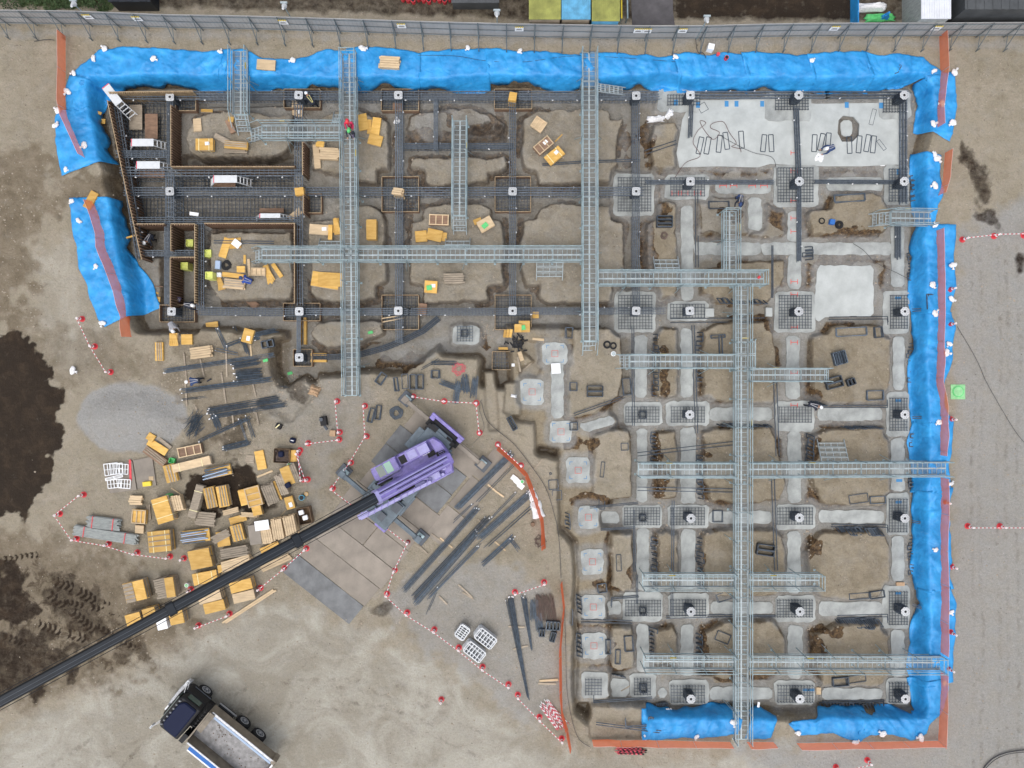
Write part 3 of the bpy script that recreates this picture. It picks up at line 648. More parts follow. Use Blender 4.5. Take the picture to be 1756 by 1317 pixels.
for u in (1158,1174,1196): mark(u, 331)
for u in (1240,1258,1290,1310): mark(u, 318)
for u, v in ((1246,178),(1263,178),(1307,178),(1452,180),(1511,181),(1159,176),(1197,180),(1541,295)): mark(u, v, 'b', .26, .38)
for u, v in ((1540,511),(1541,687),(1541,861),(1540,1017),(1542,824),(1365,1017),(1382,1183),(1391,1183)): mark(u, v, 'b', .4, .18)
# ---------------------------------------------------------------- perimeter fence north of the site
FB = [(-40,40),(0,41),(150,43),(300,49),(430,51),(600,56),(720,60),(870,64),(1000,66),(1100,67.5),(1200,67),(1320,64),(1420,63),(1560,63),(1700,62),(1800,62)]
def fpt(u):
    for (a, b), (c, d) in zip(FB[:-1], FB[1:]):
        if a <= u <= c: return P(u, b+(d-b)*(u-a)/(c-a), 0)
fr = thing('site_fence', fpt(870), 'long grey panel fence with braced steel posts along the top of the site', 'fence')
us = [-30+i*47.3 for i in range(39)]
for a, b in zip(us[:-1], us[1:]):
    if b > 1790: break
    A, B = fpt(a), fpt(b); mb = MB(); n = (B-A).normalized().cross(Vector((0,0,1)))
    mb.bar(A+Vector((0,0,1.05)), B+Vector((0,0,1.05)), .03, 1.9)
    for k in range(1, 7):                                # folded ribs of the panel
        q = A.lerp(B, k/7)-n*0.0; mb.bar(q+n*.03+Vector((0,0,.12)), q+n*.03+Vector((0,0,1.98)), .02, .02)
    mb.build('fence_panel', 'fence_panel', fr)
mb = MB()
for h in (.35, 1.15, 1.9):
    for a, b in zip(us[:-1], us[1:]):
        if b <= 1790: n = (fpt(b)-fpt(a)).normalized().cross(Vector((0,0,1))); mb.tube(fpt(a)+n*.08+Vector((0,0,h)), fpt(b)+n*.08+Vector((0,0,h)), .025, 5)
mb.build('rail', 'steel_dark', fr)
for u in us:
    if u > 1780: break
    A = fpt(u); d = Vector((0,-1,0)); mb = MB(); mb.tube(A+d*.1, A+d*.1+Vector((0,0,2.1)), .035, 6)
    mb.build('post', 'steel_dark', fr)
    mb = MB(); mb.tube(A+d*.12+Vector((0,0,1.85)), A+d*1.0+Vector((0,0,0.05)), .028, 6); mb.tube(A+d*1.0+Vector((0,0,-.05)), A+d*1.0+Vector((0,0,.5)), .03, 6); mb.tube(A+d*.12+Vector((0,0,.5)), A+d*.95+Vector((0,0,.25)), .022, 5)
    mb.build('brace', 'steel_dark', fr)
# notices hung on the fence
for i, (u, nm) in enumerate([(172,'first fence notice from the left end'),(254,'second fence notice from the left end'),(497,'fence notice right of the left lamp'),(694,'lone fence notice over the left half of the pit'),(890,'fence notice left of the corrugated roofs'),(1088,'left one of two close fence notices'),(1103,'right one of two close fence notices'),(1162,'fence notice left of the third lamp pole'),(1415,'fence notice left of the white tarp'),(1585,'fence notice in front of the white container')]):
    A = fpt(u); rt = thing('notice_sign', A+Vector((0,-.12,1.2)), 'small white board, '+nm, 'sign', 'white notices on the fence')
    mb = MB(); mb.box(A+Vector((0,-.13,1.5)), (.55,.03,.5)); mb.build('board', 'white', rt)
    mb = MB()
    for k in range(4): mb.box(A+Vector((-.2+k*.135,-.15,1.82)), (.075,.02,.14))
    mb.build('flag_strip', 'yellow', rt)
    mb = MB(); mb.box(A+Vector((0,-.15,1.45)), (.38,.01,.05)); mb.box(A+Vector((0,-.15,1.56)), (.3,.01,.03)); mb.build('print', 'black', rt)
# ---------------------------------------------------------------- blue sheets
def sample(pl, n):
    pl = [Vector(p) for p in pl]; L = [0]
    for a, b in zip(pl[:-1], pl[1:]): L.append(L[-1]+(b-a).length)
    out = []; k = 0
    for i in range(n+1):
        t = L[-1]*i/n
        while k < len(pl)-2 and L[k+1] < t: k += 1
        out.append(pl[k].lerp(pl[k+1], (t-L[k])/max(1e-9, L[k+1]-L[k])))
    return out
def sheet(outer, inner, label, seed=0, dens=.14, wr=1.0, name='blue_sheet'):
    # outer edge lies on the ground, inner edge hangs into the trench; both in photo pixels
    o_ = [G(u, v) for u, v in outer]; i_ = [G(u, v) for u, v in inner]
    o_ = [Vector((p.x, p.y)) for p in o_]; i_ = [Vector((p.x, p.y)) for p in i_]
    L = max(sum((b-a).length for a, b in zip(o_[:-1], o_[1:])), 1); n = int(L/dens)
    wid = max((a-b).length for a, b in zip(sample(o_, 10), sample(i_, 10))); m = max(14, int(wid/(dens*.75)))
    oo = sample(o_, n); ii = sample(i_, n); mb = MB(); rs = random.Random(seed)
    for a in range(n+1):
        s_ = a*dens; e0 = (vnoise(np.array(s_*.9+seed*7), np.array(seed*3.3))-.5)*.35+(vnoise(np.array(s_*2.6), np.array(seed+.5))-.5)*.14
        e1 = (vnoise(np.array(s_*.8+seed*5), np.array(seed*1.3+9))-.5)*.4+(vnoise(np.array(s_*3), np.array(seed+4.5))-.5)*.12
        dvec = (ii[a]-oo[a]); dn = dvec.normalized() if dvec.length > 1e-6 else Vector((0,1)); p0 = oo[a]+dn*float(e0); p1 = ii[a]+dn*float(e1)
        for b in range(m+1):
            t = b/m; p = p0.lerp(p1, t); zz = max(hat(p.x, p.y), hat(p.x+dn.x*-.12, p.y-dn.y*.12))
            # sheets bridge the foot of the slope a little instead of following it exactly
            x, y = np.array(s_+t*(vnoise(np.array(s_*.35+seed), np.array(2.))-.5)*3), np.array(t*wid)
            f1 = 1-abs(2*vnoise(x*1.15+seed*11, y*.35+3)-1); f2 = 1-abs(2*vnoise(x*2.9+seed*5, y*.8+8)-1); f3 = 1-abs(2*vnoise((x+y*.8)*1.6+seed, (y-x)*.5)-1); f4 = 1-abs(2*vnoise((x-y*.9)*2.2+seed, (y+x)*.6)-1)
            z = zz+.035+wr*(.10*float(f1)**5+.05*float(f2)**4+.085*float(f3)**7+.06*float(f4)**7)*(.55+.45*math.sin(math.pi*min(1, max(0, t))))
            mb.v.append((p.x, p.y, z))
    for a in range(n):
        for b in range(m):
            k = a*(m+1)+b; mb.f.append((k, k+m+1, k+m+2, k+1)); mb.m.append(0)
    o = mb.build(name, 'tarp', smooth=True)
    md = o.modifiers.new('thick', 'SOLIDIFY'); md.thickness = .008; md.offset = 1
    tag(o, label, 'tarp', 'blue sheets covering the trench banks')
    return o
def seg(y0, y1, pts): return pts
sheet([(122,138),(128,126),(150,104),(172,86),(250,82),(320,84),(395,88)], [(196,185),(190,178),(196,163),(206,160),(215,157),(262,150),(320,154),(398,157)], 'blue sheet over the top left corner of the bank, left of the first walkway', 1)
sheet([(384,87),(430,88),(452,100),(500,104),(560,86),(600,84)], [(384,158),(430,157),(500,156),(540,150),(600,158)], 'blue sheet along the top bank between the two leftmost walkways', 2)
sheet([(594,84),(640,84),(700,85),(722,88)], [(594,158),(640,156),(700,152),(726,160)], 'blue sheet carrying a brown plank stack on the top bank', 3, wr=.8)
sheet([(718,88),(760,85),(800,82),(838,84)], [(722,157),(760,160),(800,160),(842,158)], 'flatter blue sheet on the top bank with a white bag at its edge', 4, wr=.5)
sheet([(832,84),(900,88),(948,90),(1000,93)], [(836,150),(900,150),(948,158),(1004,156)], 'blue sheet on the top bank left of the second long walkway', 5)
sheet([(994,91),(1060,90),(1120,96),(1160,92)], [(998,156),(1050,148),(1100,156),(1166,158)], 'blue sheet on the top bank right of the second long walkway', 6)
sheet([(1154,92),(1210,92),(1260,94),(1275,92)], [(1160,158),(1210,156),(1260,157),(1280,158)], 'blue sheet on the top bank with a hooked bar on it', 7)
sheet([(1270,92),(1330,90),(1388,92)], [(1272,158),(1330,156),(1390,157)], 'blue sheet on the top bank above the upper rebar pad', 8)
sheet([(1382,92),(1430,88),(1484,90)], [(1386,158),(1430,159),(1486,158)], 'blue sheet on the top bank above the soil hole in the slab', 9)
sheet([(1478,90),(1530,96),(1580,100),(1606,114),(1620,124),(1638,124)], [(1480,158),(1530,156),(1560,148),(1572,146),(1576,150),(1578,155)], 'blue sheet turning the top right corner of the bank', 10)
sheet([(1638,122),(1639,150),(1637,215),(1630,245)], [(1566,146),(1572,170),(1568,200),(1564,228)], 'blue sheet on the upper right bank with a pink seen net on top', 11)
sheet([(122,130),(112,150),(116,190),(100,190),(92,200),(98,240),(108,302)], [(206,156),(198,168),(186,185),(182,200),(182,220),(192,262),(202,284)], 'blue sheet on the upper left bank beside the white work platform', 12)
sheet([(118,340),(125,370),(132,430),(146,480),(165,530),(178,562)], [(206,345),(218,375),(228,420),(236,455),(265,490),(276,528)], 'separate blue sheet on the left bank below the gap', 13)
sheet([(1614,268),(1616,300),(1614,335),(1602,388)], [(1563,266),(1562,300),(1561,335),(1563,390)], 'short blue sheet on the right bank above the small stair', 14)
sheet([(1638,385),(1637,430),(1636,500),(1630,540)], [(1562,390),(1558,430),(1556,500),(1562,540)], 'blue sheet on the right bank below the small stair', 15)
sheet([(1630,535),(1634,560),(1630,610),(1624,640),(1620,690),(1632,725)], [(1560,535),(1562,570),(1556,610),(1558,650),(1562,690),(1566,730)], 'blue sheet on the right bank beside the green drain cover', 16)
sheet([(1634,722),(1634,760),(1624,800),(1632,840)], [(1562,722),(1556,760),(1560,800),(1558,845)], 'blue sheet on the right bank under the long walkway landing', 17)
sheet([(1630,836),(1628,900),(1632,960),(1632,1010)], [(1558,840),(1562,900),(1556,960),(1564,1010)], 'blue sheet on the right bank above the lower two cones', 18)
sheet([(1632,1005),(1638,1060),(1632,1110),(1632,1170)], [(1566,1005),(1564,1060),(1557,1110),(1560,1170)], 'blue sheet on the right bank under the lowest walkway landing', 19)
sheet([(1624,1160),(1618,1200),(1606,1228),(1588,1256),(1560,1266),(1520,1256),(1466,1272)], [(1558,1160),(1560,1200),(1560,1212),(1550,1215),(1530,1212),(1500,1208),(1466,1210)], 'blue sheet turning the bottom right corner of the bank', 20)
sheet([(1476,1270),(1430,1254),(1400,1258),(1366,1262),(1352,1240)], [(1476,1210),(1430,1206),(1400,1204),(1396,1222),(1356,1230)], 'bulging blue sheet at the bottom bank right of the path gap', 21)
sheet([(1100,1264),(1126,1270),(1180,1264),(1220,1264),(1264,1258)], [(1098,1207),(1130,1210),(1180,1212),(1220,1204),(1264,1208)], 'creased blue sheet at the bottom bank left of the walkway end', 22, wr=1.3)
sheet([(1278,1262),(1300,1264),(1322,1262)], [(1278,1206),(1300,1206),(1326,1222)], 'small torn blue sheet at the bottom bank right of the walkway end', 23)
# ---------------------------------------------------------------- orange net fences (thin standing mesh on pins)
def net(pts, label, h=1.05, lean=0, solid=False, matn=None):
    g = [G(u, v) for u, v in pts]; smp = []
    for a, b in zip(g[:-1], g[1:]):
        k = max(2, int((b-a).length/.25))
        for j in range(k): smp.append(a.lerp(b, j/k))
    smp.append(g[-1]); rt = thing('net_fence', g[0], label, 'net fence', 'orange safety nets round the dig')
    mb = MB(); n = len(smp); top = []
    for i, p in enumerate(smp):
        z = hat(p.x, p.y); d = (smp[min(i+1, n-1)]-smp[max(i-1, 0)]).normalized(); nn = Vector((-d.y, d.x, 0)); wob = (vnoise(np.array(i*.22), np.array(len(pts)*3.1))-.5)*.12
        a = Vector((p.x, p.y, z+.03)); t = Vector((p.x, p.y, z+h+float(wob)*.6))+nn*(lean+float(wob)); mid = a.lerp(t, .5)+nn*float(wob)*.5
        mb.v += [tuple(a), tuple(mid), tuple(t)]; top.append((a, t))
    for i in range(n-1):
        for j in (0, 1):
            k = i*3+j; mb.f.append((k, k+3, k+4, k+1)); mb.m.append(0)
    mb.build('mesh', matn or ('net_solid' if solid else 'net'), rt, smooth=True)
    mb = MB()
    for i in range(0, n, 9): mb.tube(top[i][0]-Vector((0,0,.1)), top[i][1]+Vector((0,0,.04)), .012, 5)
    mb.build('pin', 'steel', rt); mb = MB()
    for (a, t), (b, t2) in zip(top[:-1], top[1:]): mb.bar(t, t2, .014, caps=False)
    mb.build('top_cord', 'cord' if not solid else 'net_solid', rt)
net([(113,62),(113,180),(118,205),(148,272)], 'orange net beside the top left corner sheet')
net([(161,346),(172,374),(181,405),(182,426),(196,457),(212,501),(222,539),(226,578)], 'orange net crossing the lower left blue sheet', 1.0, -.2)
net([(1610,62),(1612,125),(1606,190),(1606,220)], 'orange net crossing the top right corner sheet')
net([(1620,262),(1616,310),(1608,336)], 'short orange net on the right bank above the small stair')
net([(1604,396),(1607,480),(1608,545),(1606,600),(1604,655),(1612,700),(1610,780)], 'long orange net on the right bank between stair and long walkway')
net([(1612,818),(1612,900),(1612,1000),(1612,1118)], 'orange net on the right bank between the long and the lowest walkway')
net([(1612,1150),(1612,1200),(1608,1272)], 'orange net at the bottom of the right bank')
net([(1608,1270),(1480,1272),(1365,1274)], 'orange net along the bottom edge at the right')
net([(1326,1272),(1280,1272)], 'very short orange net left of the path gap')
net([(1252,1272),(1160,1270),(1015,1268)], 'orange net along the bottom edge behind the pile of dark rods')
net([(856,764),(885,790),(905,812),(920,850),(932,890),(936,940)], 'curved orange net beside the rebar yard', .75, -.25, True)
net([(964,996),(969,1040),(963,1110),(964,1190),(965,1220),(974,1250),(980,1284)], 'narrow orange net running down beside the lower rebar yard', .7, -.15, True)
# ---------------------------------------------------------------- rebar cages of the ground beams
def cage(p, q, w, z0, z1, label, nb=4, pitch=.22, m='rebar_cage', group='rebar beam cages', r=.024):
    A = Vector(P(*p, z1)); B = Vector(P(*q, z1)); d = (B-A).normalized(); n = Vector((-d.y, d.x, 0)); L = (B-A).length
    dz = Vector((0, 0, z0-z1)); rt = thing('rebar_cage', (A+B)/2+dz, label, 'rebar cage', group)
    mb = MB()
    for lay in (Vector((0,0,0)), dz, Vector((0,0,-.12))):
        for i in range(nb):
            o = n*(w*(i/(nb-1)-.5)); mb.bar(A+o+lay-d*random.uniform(0,.2), B+o+lay+d*random.uniform(0,.2), r*1.25)
    mb.build('main_bars', m, rt); mb = MB(); k = 0
    while k < L:
        c = A+d*k; c = c+n*random.uniform(-.015,.015); e = n*(w/2)
        t = d*random.uniform(-.02,.02)
        mb.bar(c-e, c+e+t, r*.8, caps=False); mb.bar(c-e, c-e+dz, r*.8, caps=False); mb.bar(c+e+t, c+e+dz, r*.8, caps=False); mb.bar(c-e+dz, c+e+dz, r*.8, caps=False); k += pitch
    mb.build('stirrups', m, rt)
    for k in range(int(L/1.6)):                      # pale plastic spacers clipped on the sides
        mb = MB(); c = A+d*(.8+k*1.6)+n*(w/2+.03)*random.choice((-1,1))+dz*.2; mb.box(c, (.1,.06,.08), random.random()*3); mb.build('spacer', 'white', rt)
    return rt
for a in [((245,163),(400,163),.5,'rebar cage along the top edge left of the first walkway'),((402,163),(590,163),.5,'rebar cage along the top edge between the first two walkways'),((590,163),(885,163),.5,'rebar cage along the top edge right of the tall left walkway'),
 ((885,163),(1130,163),.5,'rebar cage along the top edge crossing the second tall walkway'),
 ((215,328),(520,328),.5,'rebar cage at mid height between the white work platforms'),((520,328),(684,328),.5,'rebar cage at mid height crossing the tall left walkway'),((684,328),(879,328),.5,'rebar cage at mid height under the isolated walkway'),((879,328),(1100,328),.5,'rebar cage at mid height crossing the second tall walkway'),
 ((340,533),(520,535),.45,'lower rebar cage left of the green edged form box'),((520,534),(700,534),.4,'lower rebar cage crossing the tall left walkway foot'),((700,534),(890,534),.4,'lower rebar cage with the orange panels'),((890,533),(1140,533),.38,'lower rebar cage ending at the round concrete block')]:
    cage(a[0], a[1], a[2], -1.3, -.55, a[3])
for a in [((684,170),(684,320),.45,'upright rebar cage with a white rag, upper left half'),((684,335),(684,528),.45,'upright rebar cage between the two square left islands'),((879,172),(879,325),.4,'upright rebar cage left of the large stepped island, upper'),((879,335),(879,528),.4,'upright rebar cage left of the large stepped island, lower'),((684,540),(684,586),.4,'short upright rebar cage ending on the curved cage'),
 ((1091,172),(1091,322),.42,'upright rebar cage beside the small soil block, upper'),((1091,334),(1091,528),.42,'upright rebar cage left of the tall narrow island'),((747,170),(747,254),.22,'thin upright rebar cage through the mud hollow')]:
    cage(a[0], a[1], a[2], -1.3, -.5, a[3])
cage((692,250), (879,250), .32, -1.3, -.75, 'thin horizontal rebar cage below the mud hollow')
for a in [((208,294),(515,294),.55,'wide deep cage just above the third white platform'),((228,378),(512,378),.4,'deep cage on top of the slatted formwork wall'),((238,434),(335,434),.35,'short deep cage between the two narrow form boxes'),((202,264),(292,264),.4,'short deep cage at the left beside the second platform')]:
    cage(a[0], a[1], a[2], -1.9, -.35, a[3], nb=4, group='deep wall cages', pitch=.3)
for a in [((291,172),(291,280),.35,'upright deep cage left of the tall slatted form'),((512,180),(512,520),.5,'upright deep cage right of the square timber island'),((343,384),(343,528),.45,'upright deep cage left of the square timber island'),((286,384),(286,520),.3,'upright deep cage left of the narrow form boxes'),((512,540),(512,606),.22,'thin cage between the two bottom form boxes'),((291,300),(291,374),.5,'upright deep cage under the lone plate')]:
    cage(a[0], a[1], a[2], -1.9, -.35, a[3], nb=4, group='deep wall cages', pitch=.3)
cage((196,170), (240,440), .5, -1.7, -.45, 'slanting deep cage along the brown left formwork wall', nb=4, group='deep wall cages', pitch=.3)
cage((205,163), (285,163), .45, -1.7, -.5, 'short deep cage at the top left corner', nb=4, group='deep wall cages', pitch=.3)
# curved cage
cv = [(537,612),(580,612),(620,607),(660,596),(690,584),(725,567),(752,545)]
g = [P(u, v, -.95) for u, v in cv]; rt = thing('rebar_cage', g[3]-Vector((0,0,.4)), 'long curved rebar cage along the rounded edge of the dig', 'rebar cage', 'rebar beam cages')
mb = MB()
for off in (-.16, -.06, .06, .16):
    pts = []
    for i, p in enumerate(g):
        d = (g[min(i+1,6)]-g[max(i-1,0)]).normalized(); pts.append(p+Vector((-d.y,d.x,0))*off)
    mb.path(pts, .045); mb.path([p-Vector((0,0,.4)) for p in pts], .04)
mb.build('main_bars', 'rebar', rt); mb = MB()
for a, b in zip(g[:-1], g[1:]):
    d = (b-a).normalized(); n = Vector((-d.y,d.x,0)); k = 0
    while k < (b-a).length: c = a+d*k; mb.bar(c-n*.17, c+n*.17, .025); mb.bar(c+n*.17, c+n*.17-Vector((0,0,.4)), .025); mb.bar(c-n*.17, c-n*.17-Vector((0,0,.4)), .025); k += .25
mb.build('stirrups', 'rebar', rt)
for a in [((1366,185),(1371,312),.28,'trio of long bars down from the upper edge pad'),((1371,318),(1371,445),.22,'trio of thin bars over the short red marked strip'),((1186,180),(1184,232),.22,'bars hanging down at the left edge of the pale slab'),((1550,170),(1550,345),.4,'upright bars along the right edge of the pale slab'),((1541,385),(1541,440),.3,'short upright bars right of the small stair'),
 ((1190,162),(1420,162),.4,'bars along the top edge of the pale slab'),((1420,162),(1555,162),.4,'bars along the top edge at the right corner'),((1110,312),(1325,312),.22,'row of bars through the oblong pads below the slab'),((1400,311),(1556,312),.2,'row of bars over the strip at the right below the slab')]:
    cage(a[0], a[1], a[2], -1.15, -.95, a[3], nb=3, pitch=.45, group='loose top bars', r=.026)
# ---------------------------------------------------------------- mats and column anchors
def rebar_mat(r, z, label, pitch=.2, col='rebar', frame=None, m2=None, group='rebar mats in the footings'):
    x0, y0, x1, y1 = r; a = P(x0, y0, z); b = P(x1, y1, z); X0, X1, Y0, Y1 = a.x, b.x, b.y, a.y
    rt = thing('rebar_mat', ((X0+X1)/2, (Y0+Y1)/2, z-.06), label, 'rebar mat', group); mb = MB()
    nx = max(4, round((X1-X0)/pitch)); ny = max(3, round((Y1-Y0)/pitch))
    for i in range(nx+1):
        x = X0+(X1-X0)*i/nx+random.uniform(-.012,.012); mb.bar((x,Y0-.03,z), (x+random.uniform(-.02,.02),Y1+.03,z), .028); mb.bar((x,Y0,z-.1), (x,Y0,z+.12), .026); mb.bar((x,Y1,z-.1), (x,Y1,z+.12), .026)
    mb.build('cross_bars', col, rt); mb = MB()
    for i in range(ny+1):
        y = Y0+(Y1-Y0)*i/ny+random.uniform(-.012,.012); mb.bar((X0-.03,y,z+.03), (X1+.03,y,z+.03), .028)
    mb.build('long_bars', m2 or col, rt)
    return rt
for o, m_, l in pads:
    if m_: rebar_mat(m_, zc((m_[0]+m_[2])/2, (m_[1]+m_[3])/2)+.13, 'rebar grid on the '+l.replace('rebar pad','pad').replace('with rebar mat',''), m2='rebar_blue' if 'blue' in l else None)
# painted setting-out marks on the plain pads
padobj = {o.get('label'): o for o in C.objects if o.name.startswith('concrete_pad')}
for o, m_, l in pads:
    if m_ is None:
        cx, cy = (o[0]+o[2])/2, (o[1]+o[3])/2; c = P(cx, cy, zc(cx, cy)+.032); q = .2; mb = MB()
        for sx, sy in ((0,-1),(0,1)): mb.box(c+Vector((0, sy*q, 0)), (q*2+.02,.02,.006))
        for sx in (-1,1): mb.box(c+Vector((sx*q, 0, .001)), (.02,q*2-.02,.006))
        par = padobj[l]; mb.build('painted_square', 'paint_red', par); e = .55
        for sx, sy in ((-1,-1),(1,-1),(1,1),(-1,1)):
            mb = MB(); mb.box(c+Vector((sx*(e-.09), sy*e, 0)), (.2,.03,.006)); mb.box(c+Vector((sx*e, sy*(e-.1), 0)), (.03,.17,.006)); mb.build('corner_mark', 'paint_blue', par)
# timber framed footing boxes of the left half
forms = [((654,153,718,190),'form box under the plate right of the tall left walkway'),((487,153,549,185),'form box at the worker in the hole'),((848,153,912,187),'form box under the yellow covered column'),
 ((655,303,718,363),'square form box under the wooden column cover'),((849,303,910,363),'square form box left of the largest island'),((523,332,551,365),'small form box next to the rusty slatted form'),((655,506,718,565),'square form box beside orange panels'),
 ((849,506,911,565),'square form box touching the yellow clamps'),((486,520,549,550),'oblong form box with green edge'),((503,599,535,628),'small form box at the left end of the curved cage'),((844,603,877,634),'small form box near the heap of black clamps'),((274,523,334,552),'form box where a grey worker bends'),((301,162,336,190),'form box at the top right of the tall slatted form')]
for r, l in forms:
    z = -1.28; rt = rebar_mat(r, z, 'rebar grid inside the '+l, group='rebar mats in timber boxes', pitch=.22)
    x0, y0, x1, y1 = r; a = P(x0, y0, -1.0); b = P(x1, y1, -1.0); f = thing('form_box', ((a.x+b.x)/2, (a.y+b.y)/2, -1.5), 'thin timber '+l, 'formwork', 'timber form boxes')
    for p_, q_ in (((a.x,a.y),(b.x,a.y)),((b.x,a.y),(b.x,b.y)),((b.x,b.y),(a.x,b.y)),((a.x,b.y),(a.x,a.y))):
        mb = MB(); mb.bar((*p_,-1.24), (*q_,-1.24), .03, .5); mb.mi = 1; mb.bar((*p_,-.975), (*q_,-.975), .04, .03); mb.build('side_board', ['ply_brown','form_edge'], f)
# column anchors
def octo(n, r, r2=None):
    return [(math.cos(2*math.pi*(i+.5)/n)*(r if i % 2 == 0 or r2 is None else r2), math.sin(2*math.pi*(i+.5)/n)*(r if i % 2 == 0 or r2 is None else r2)) for i in range(n)]
def ring_plate(mb, outer, r, z0, z1, n=24):
    # plate with a round hole: outline sampled by angle
    out = []; inn = []
    for i in range(n):
        t = 2*math.pi*i/n; R = outer(t); out.append((math.cos(t)*R, math.sin(t)*R)); inn.append((math.cos(t)*r, math.sin(t)*r))
    vs = [(x,y,z1) for x,y in out]+[(x,y,z1) for x,y in inn]+[(x,y,z0) for x,y in out]+[(x,y,z0) for x,y in inn]; fs = []
    for i in range(n):
        j = (i+1) % n; fs += [(i,j,n+j,n+i),(2*n+j,2*n+i,3*n+i,3*n+j),(2*n+i,2*n+j,j,i),(n+i,n+j,3*n+j,3*n+i)]
    mb.add(vs, fs)
def make_anchor(kind, H):
    rt = thing('column_anchor', (0,0,0), '', 'column anchor'); mb = MB()
    if kind == 'square': f = lambda t: min(.27/max(abs(math.cos(t)), abs(math.sin(t)), 1e-6), .335)
    else: f = lambda t: .30 if int(round(t/(2*math.pi)*32)) % 4 else .262
    ring_plate(mb, f, .085, H-.012, H, 32); mb.build('template_plate', 'template', rt)
    mb = MB(); mb.tube((0,0,H-.03), (0,0,H-.02), .1, 16); mb.build('centre_hole', 'black', rt); mb = MB()
    for i in range(8):
        t = 2*math.pi*(i+.5)/8; mb.tube((math.cos(t)*.21, math.sin(t)*.21, .05), (math.cos(t)*.2, math.sin(t)*.2, H+.02), .016, 6)
    mb.build('anchor_bolt', 'rebar', rt); mb = MB()
    for i in range(12):
        t = 2*math.pi*i/12; R = min(.24/max(abs(math.cos(t)), abs(math.sin(t))), .33); mb.bar((math.cos(t)*R, math.sin(t)*R, 0), (math.cos(t)*R, math.sin(t)*R, H-.12-.1*(i % 3)), .035)
    for k in range(9): z = .05+k*(H-.25)/8; mb.path([(-.25,-.25,z),(.25,-.25,z),(.25,.25,z),(-.25,.25,z),(-.25,-.25,z)], .025)
    mb.build('column_cage', 'rebar', rt)
    return rt
HA = 1.15
protos = {'square': make_anchor('square', HA), 'gear': make_anchor('gear', HA)}; used = set()
cols = [('square',p) for p in [(291,166),(512,163),(683,163),(1091,164),(1184,163),(291,328),(879,328),(1091,328),(294,534),(513,534),(683,533),(879,533),(1091,533),(1183,533),(1184,311),(513,613)]]+\
 [('gear',p) for p in [(1370,163),(1551,163),(1371,311),(1551,311),(1370,534),(1552,534),(1183,711),(1552,711),(1185,889),(1371,888),(1552,889),(1185,1049),(1372,1049),(1553,1049),(1185,1199),(1372,1199),(1553,1199)]]
rown = {163:'top edge row',166:'top edge row',164:'top edge row',328:'second row',311:'second row',534:'row through middle',533:'row through middle',711:'row below the short walkway end',888:'row below the long walkway',889:'row below the long walkway',1049:'row below the lower walkway',1199:'bottom row',613:'small form box'}
rowc = {}
for k, p in sorted(cols, key=lambda c: c[1][0]):
    rn = rown[p[1]]; rowc[rn] = rowc.get(rn, 0)+1
    lab = f'white {k} column plate, {ORD[rowc[rn]-1]} from left in {rn}'
    zb = -1.35 if p[0] < 1000 else ZC; top = P(*p, zb+HA); loc = Vector((top.x, top.y, zb))
    if k in used: dup(protos[k], loc, random.uniform(-.05,.05), lab, 'white column anchor plates')
    else: o = protos[k]; o.location = loc; o['label'] = lab; o['group'] = 'white column anchor plates'; used.add(k)
for u, v, l in [(1101,711,'left of the plate in the third row'),(1101,887,'in the oblong pad, fourth row'),(1101,1045,'in the oblong pad, fifth row'),(797,572,'on the small pad beside the curved cage'),(1102,1178,'in the square pad, bottom row')]:
    c = P(u, v, ZC); mb = MB()
    for k in range(5): z = ZC+.05+k*.12; q = .22+random.uniform(-.03,.03); mb.path([c+Vector((-q,-q,z-ZC)), c+Vector((q,-q,z-ZC)), c+Vector((q,q,z-ZC)), c+Vector((-q,q,z-ZC)), c+Vector((-q,-q,z-ZC))], .028)
    for i in range(10): t = i*.63; mb.bar(c+Vector((math.cos(t)*.22, math.sin(t)*.22, 0)), c+Vector((math.cos(t)*.25, math.sin(t)*.25, .7)), .03)
    tag(mb.build('starter_bars', 'rebar'), 'low black starter cage without a plate '+l, 'rebar')
# ---------------------------------------------------------------- slatted formwork walls
def formwall(p, q, z0, z1, label, side=1, m='ply_brown', pitch=.16):
    A = P(*p, z1); B = P(*q, z1); d = (B-A).normalized(); n = Vector((-d.y, d.x, 0))*side; rt = thing('form_wall', Vector(((A.x+B.x)/2,(A.y+B.y)/2,z0)), label, 'formwork', 'slatted timber formwork'); L = (B-A).length; zm = (z0+z1)/2
    mb = MB(); a = A.copy(); b = B.copy(); a.z = b.z = zm; mb.bar(a, b, .02, z1-z0); mb.build('panel', 'form_dark', rt)
    mb = MB(); k = .05
    while k < L:
        c = A+d*k+n*.05; mb.box((c.x, c.y, zm), (.05,.08,z1-z0-.04), math.atan2(d.y, d.x)); k += pitch*random.uniform(.9,1.15)
    mb.build('battens', m, rt); mb = MB(); mb.bar(A+Vector((0,0,.012)), B+Vector((0,0,.012)), .05, .02); mb.build('top_edge', 'form_edge', rt)
formwall((293,180),(293,285), -2.0, .05, 'tall slatted timber wall with a light top edge, left of the small crates', 1)
formwall((293,286),(505,286), -2.0, .05, 'long timber wall below the timber island, seen edge on', 1)
formwall((234,384),(282,384), -2.0, .05, 'slatted wall above the worker in black', -1)
formwall((293,384),(293,430), -2.0, .05, 'short slatted wall between two deep cages', 1)
formwall((293,384),(334,384), -2.0, .05, 'small slatted wall at the head of the narrow pit', -1)
formwall((292,442),(292,527), -2.0, .05, 'slatted wall of the narrow pit with the yellow crate', 1)
formwall((292,441),(333,441), -2.0, .05, 'slatted wall under the short deep cage', -1)
formwall((350,383),(506,383), -2.0, .05, 'long slatted wall along the north side of the sheet pile island', -1)
formwall((505,384),(505,520), -2.0, .05, 'timber wall at the right side of the sheet pile island', -1)
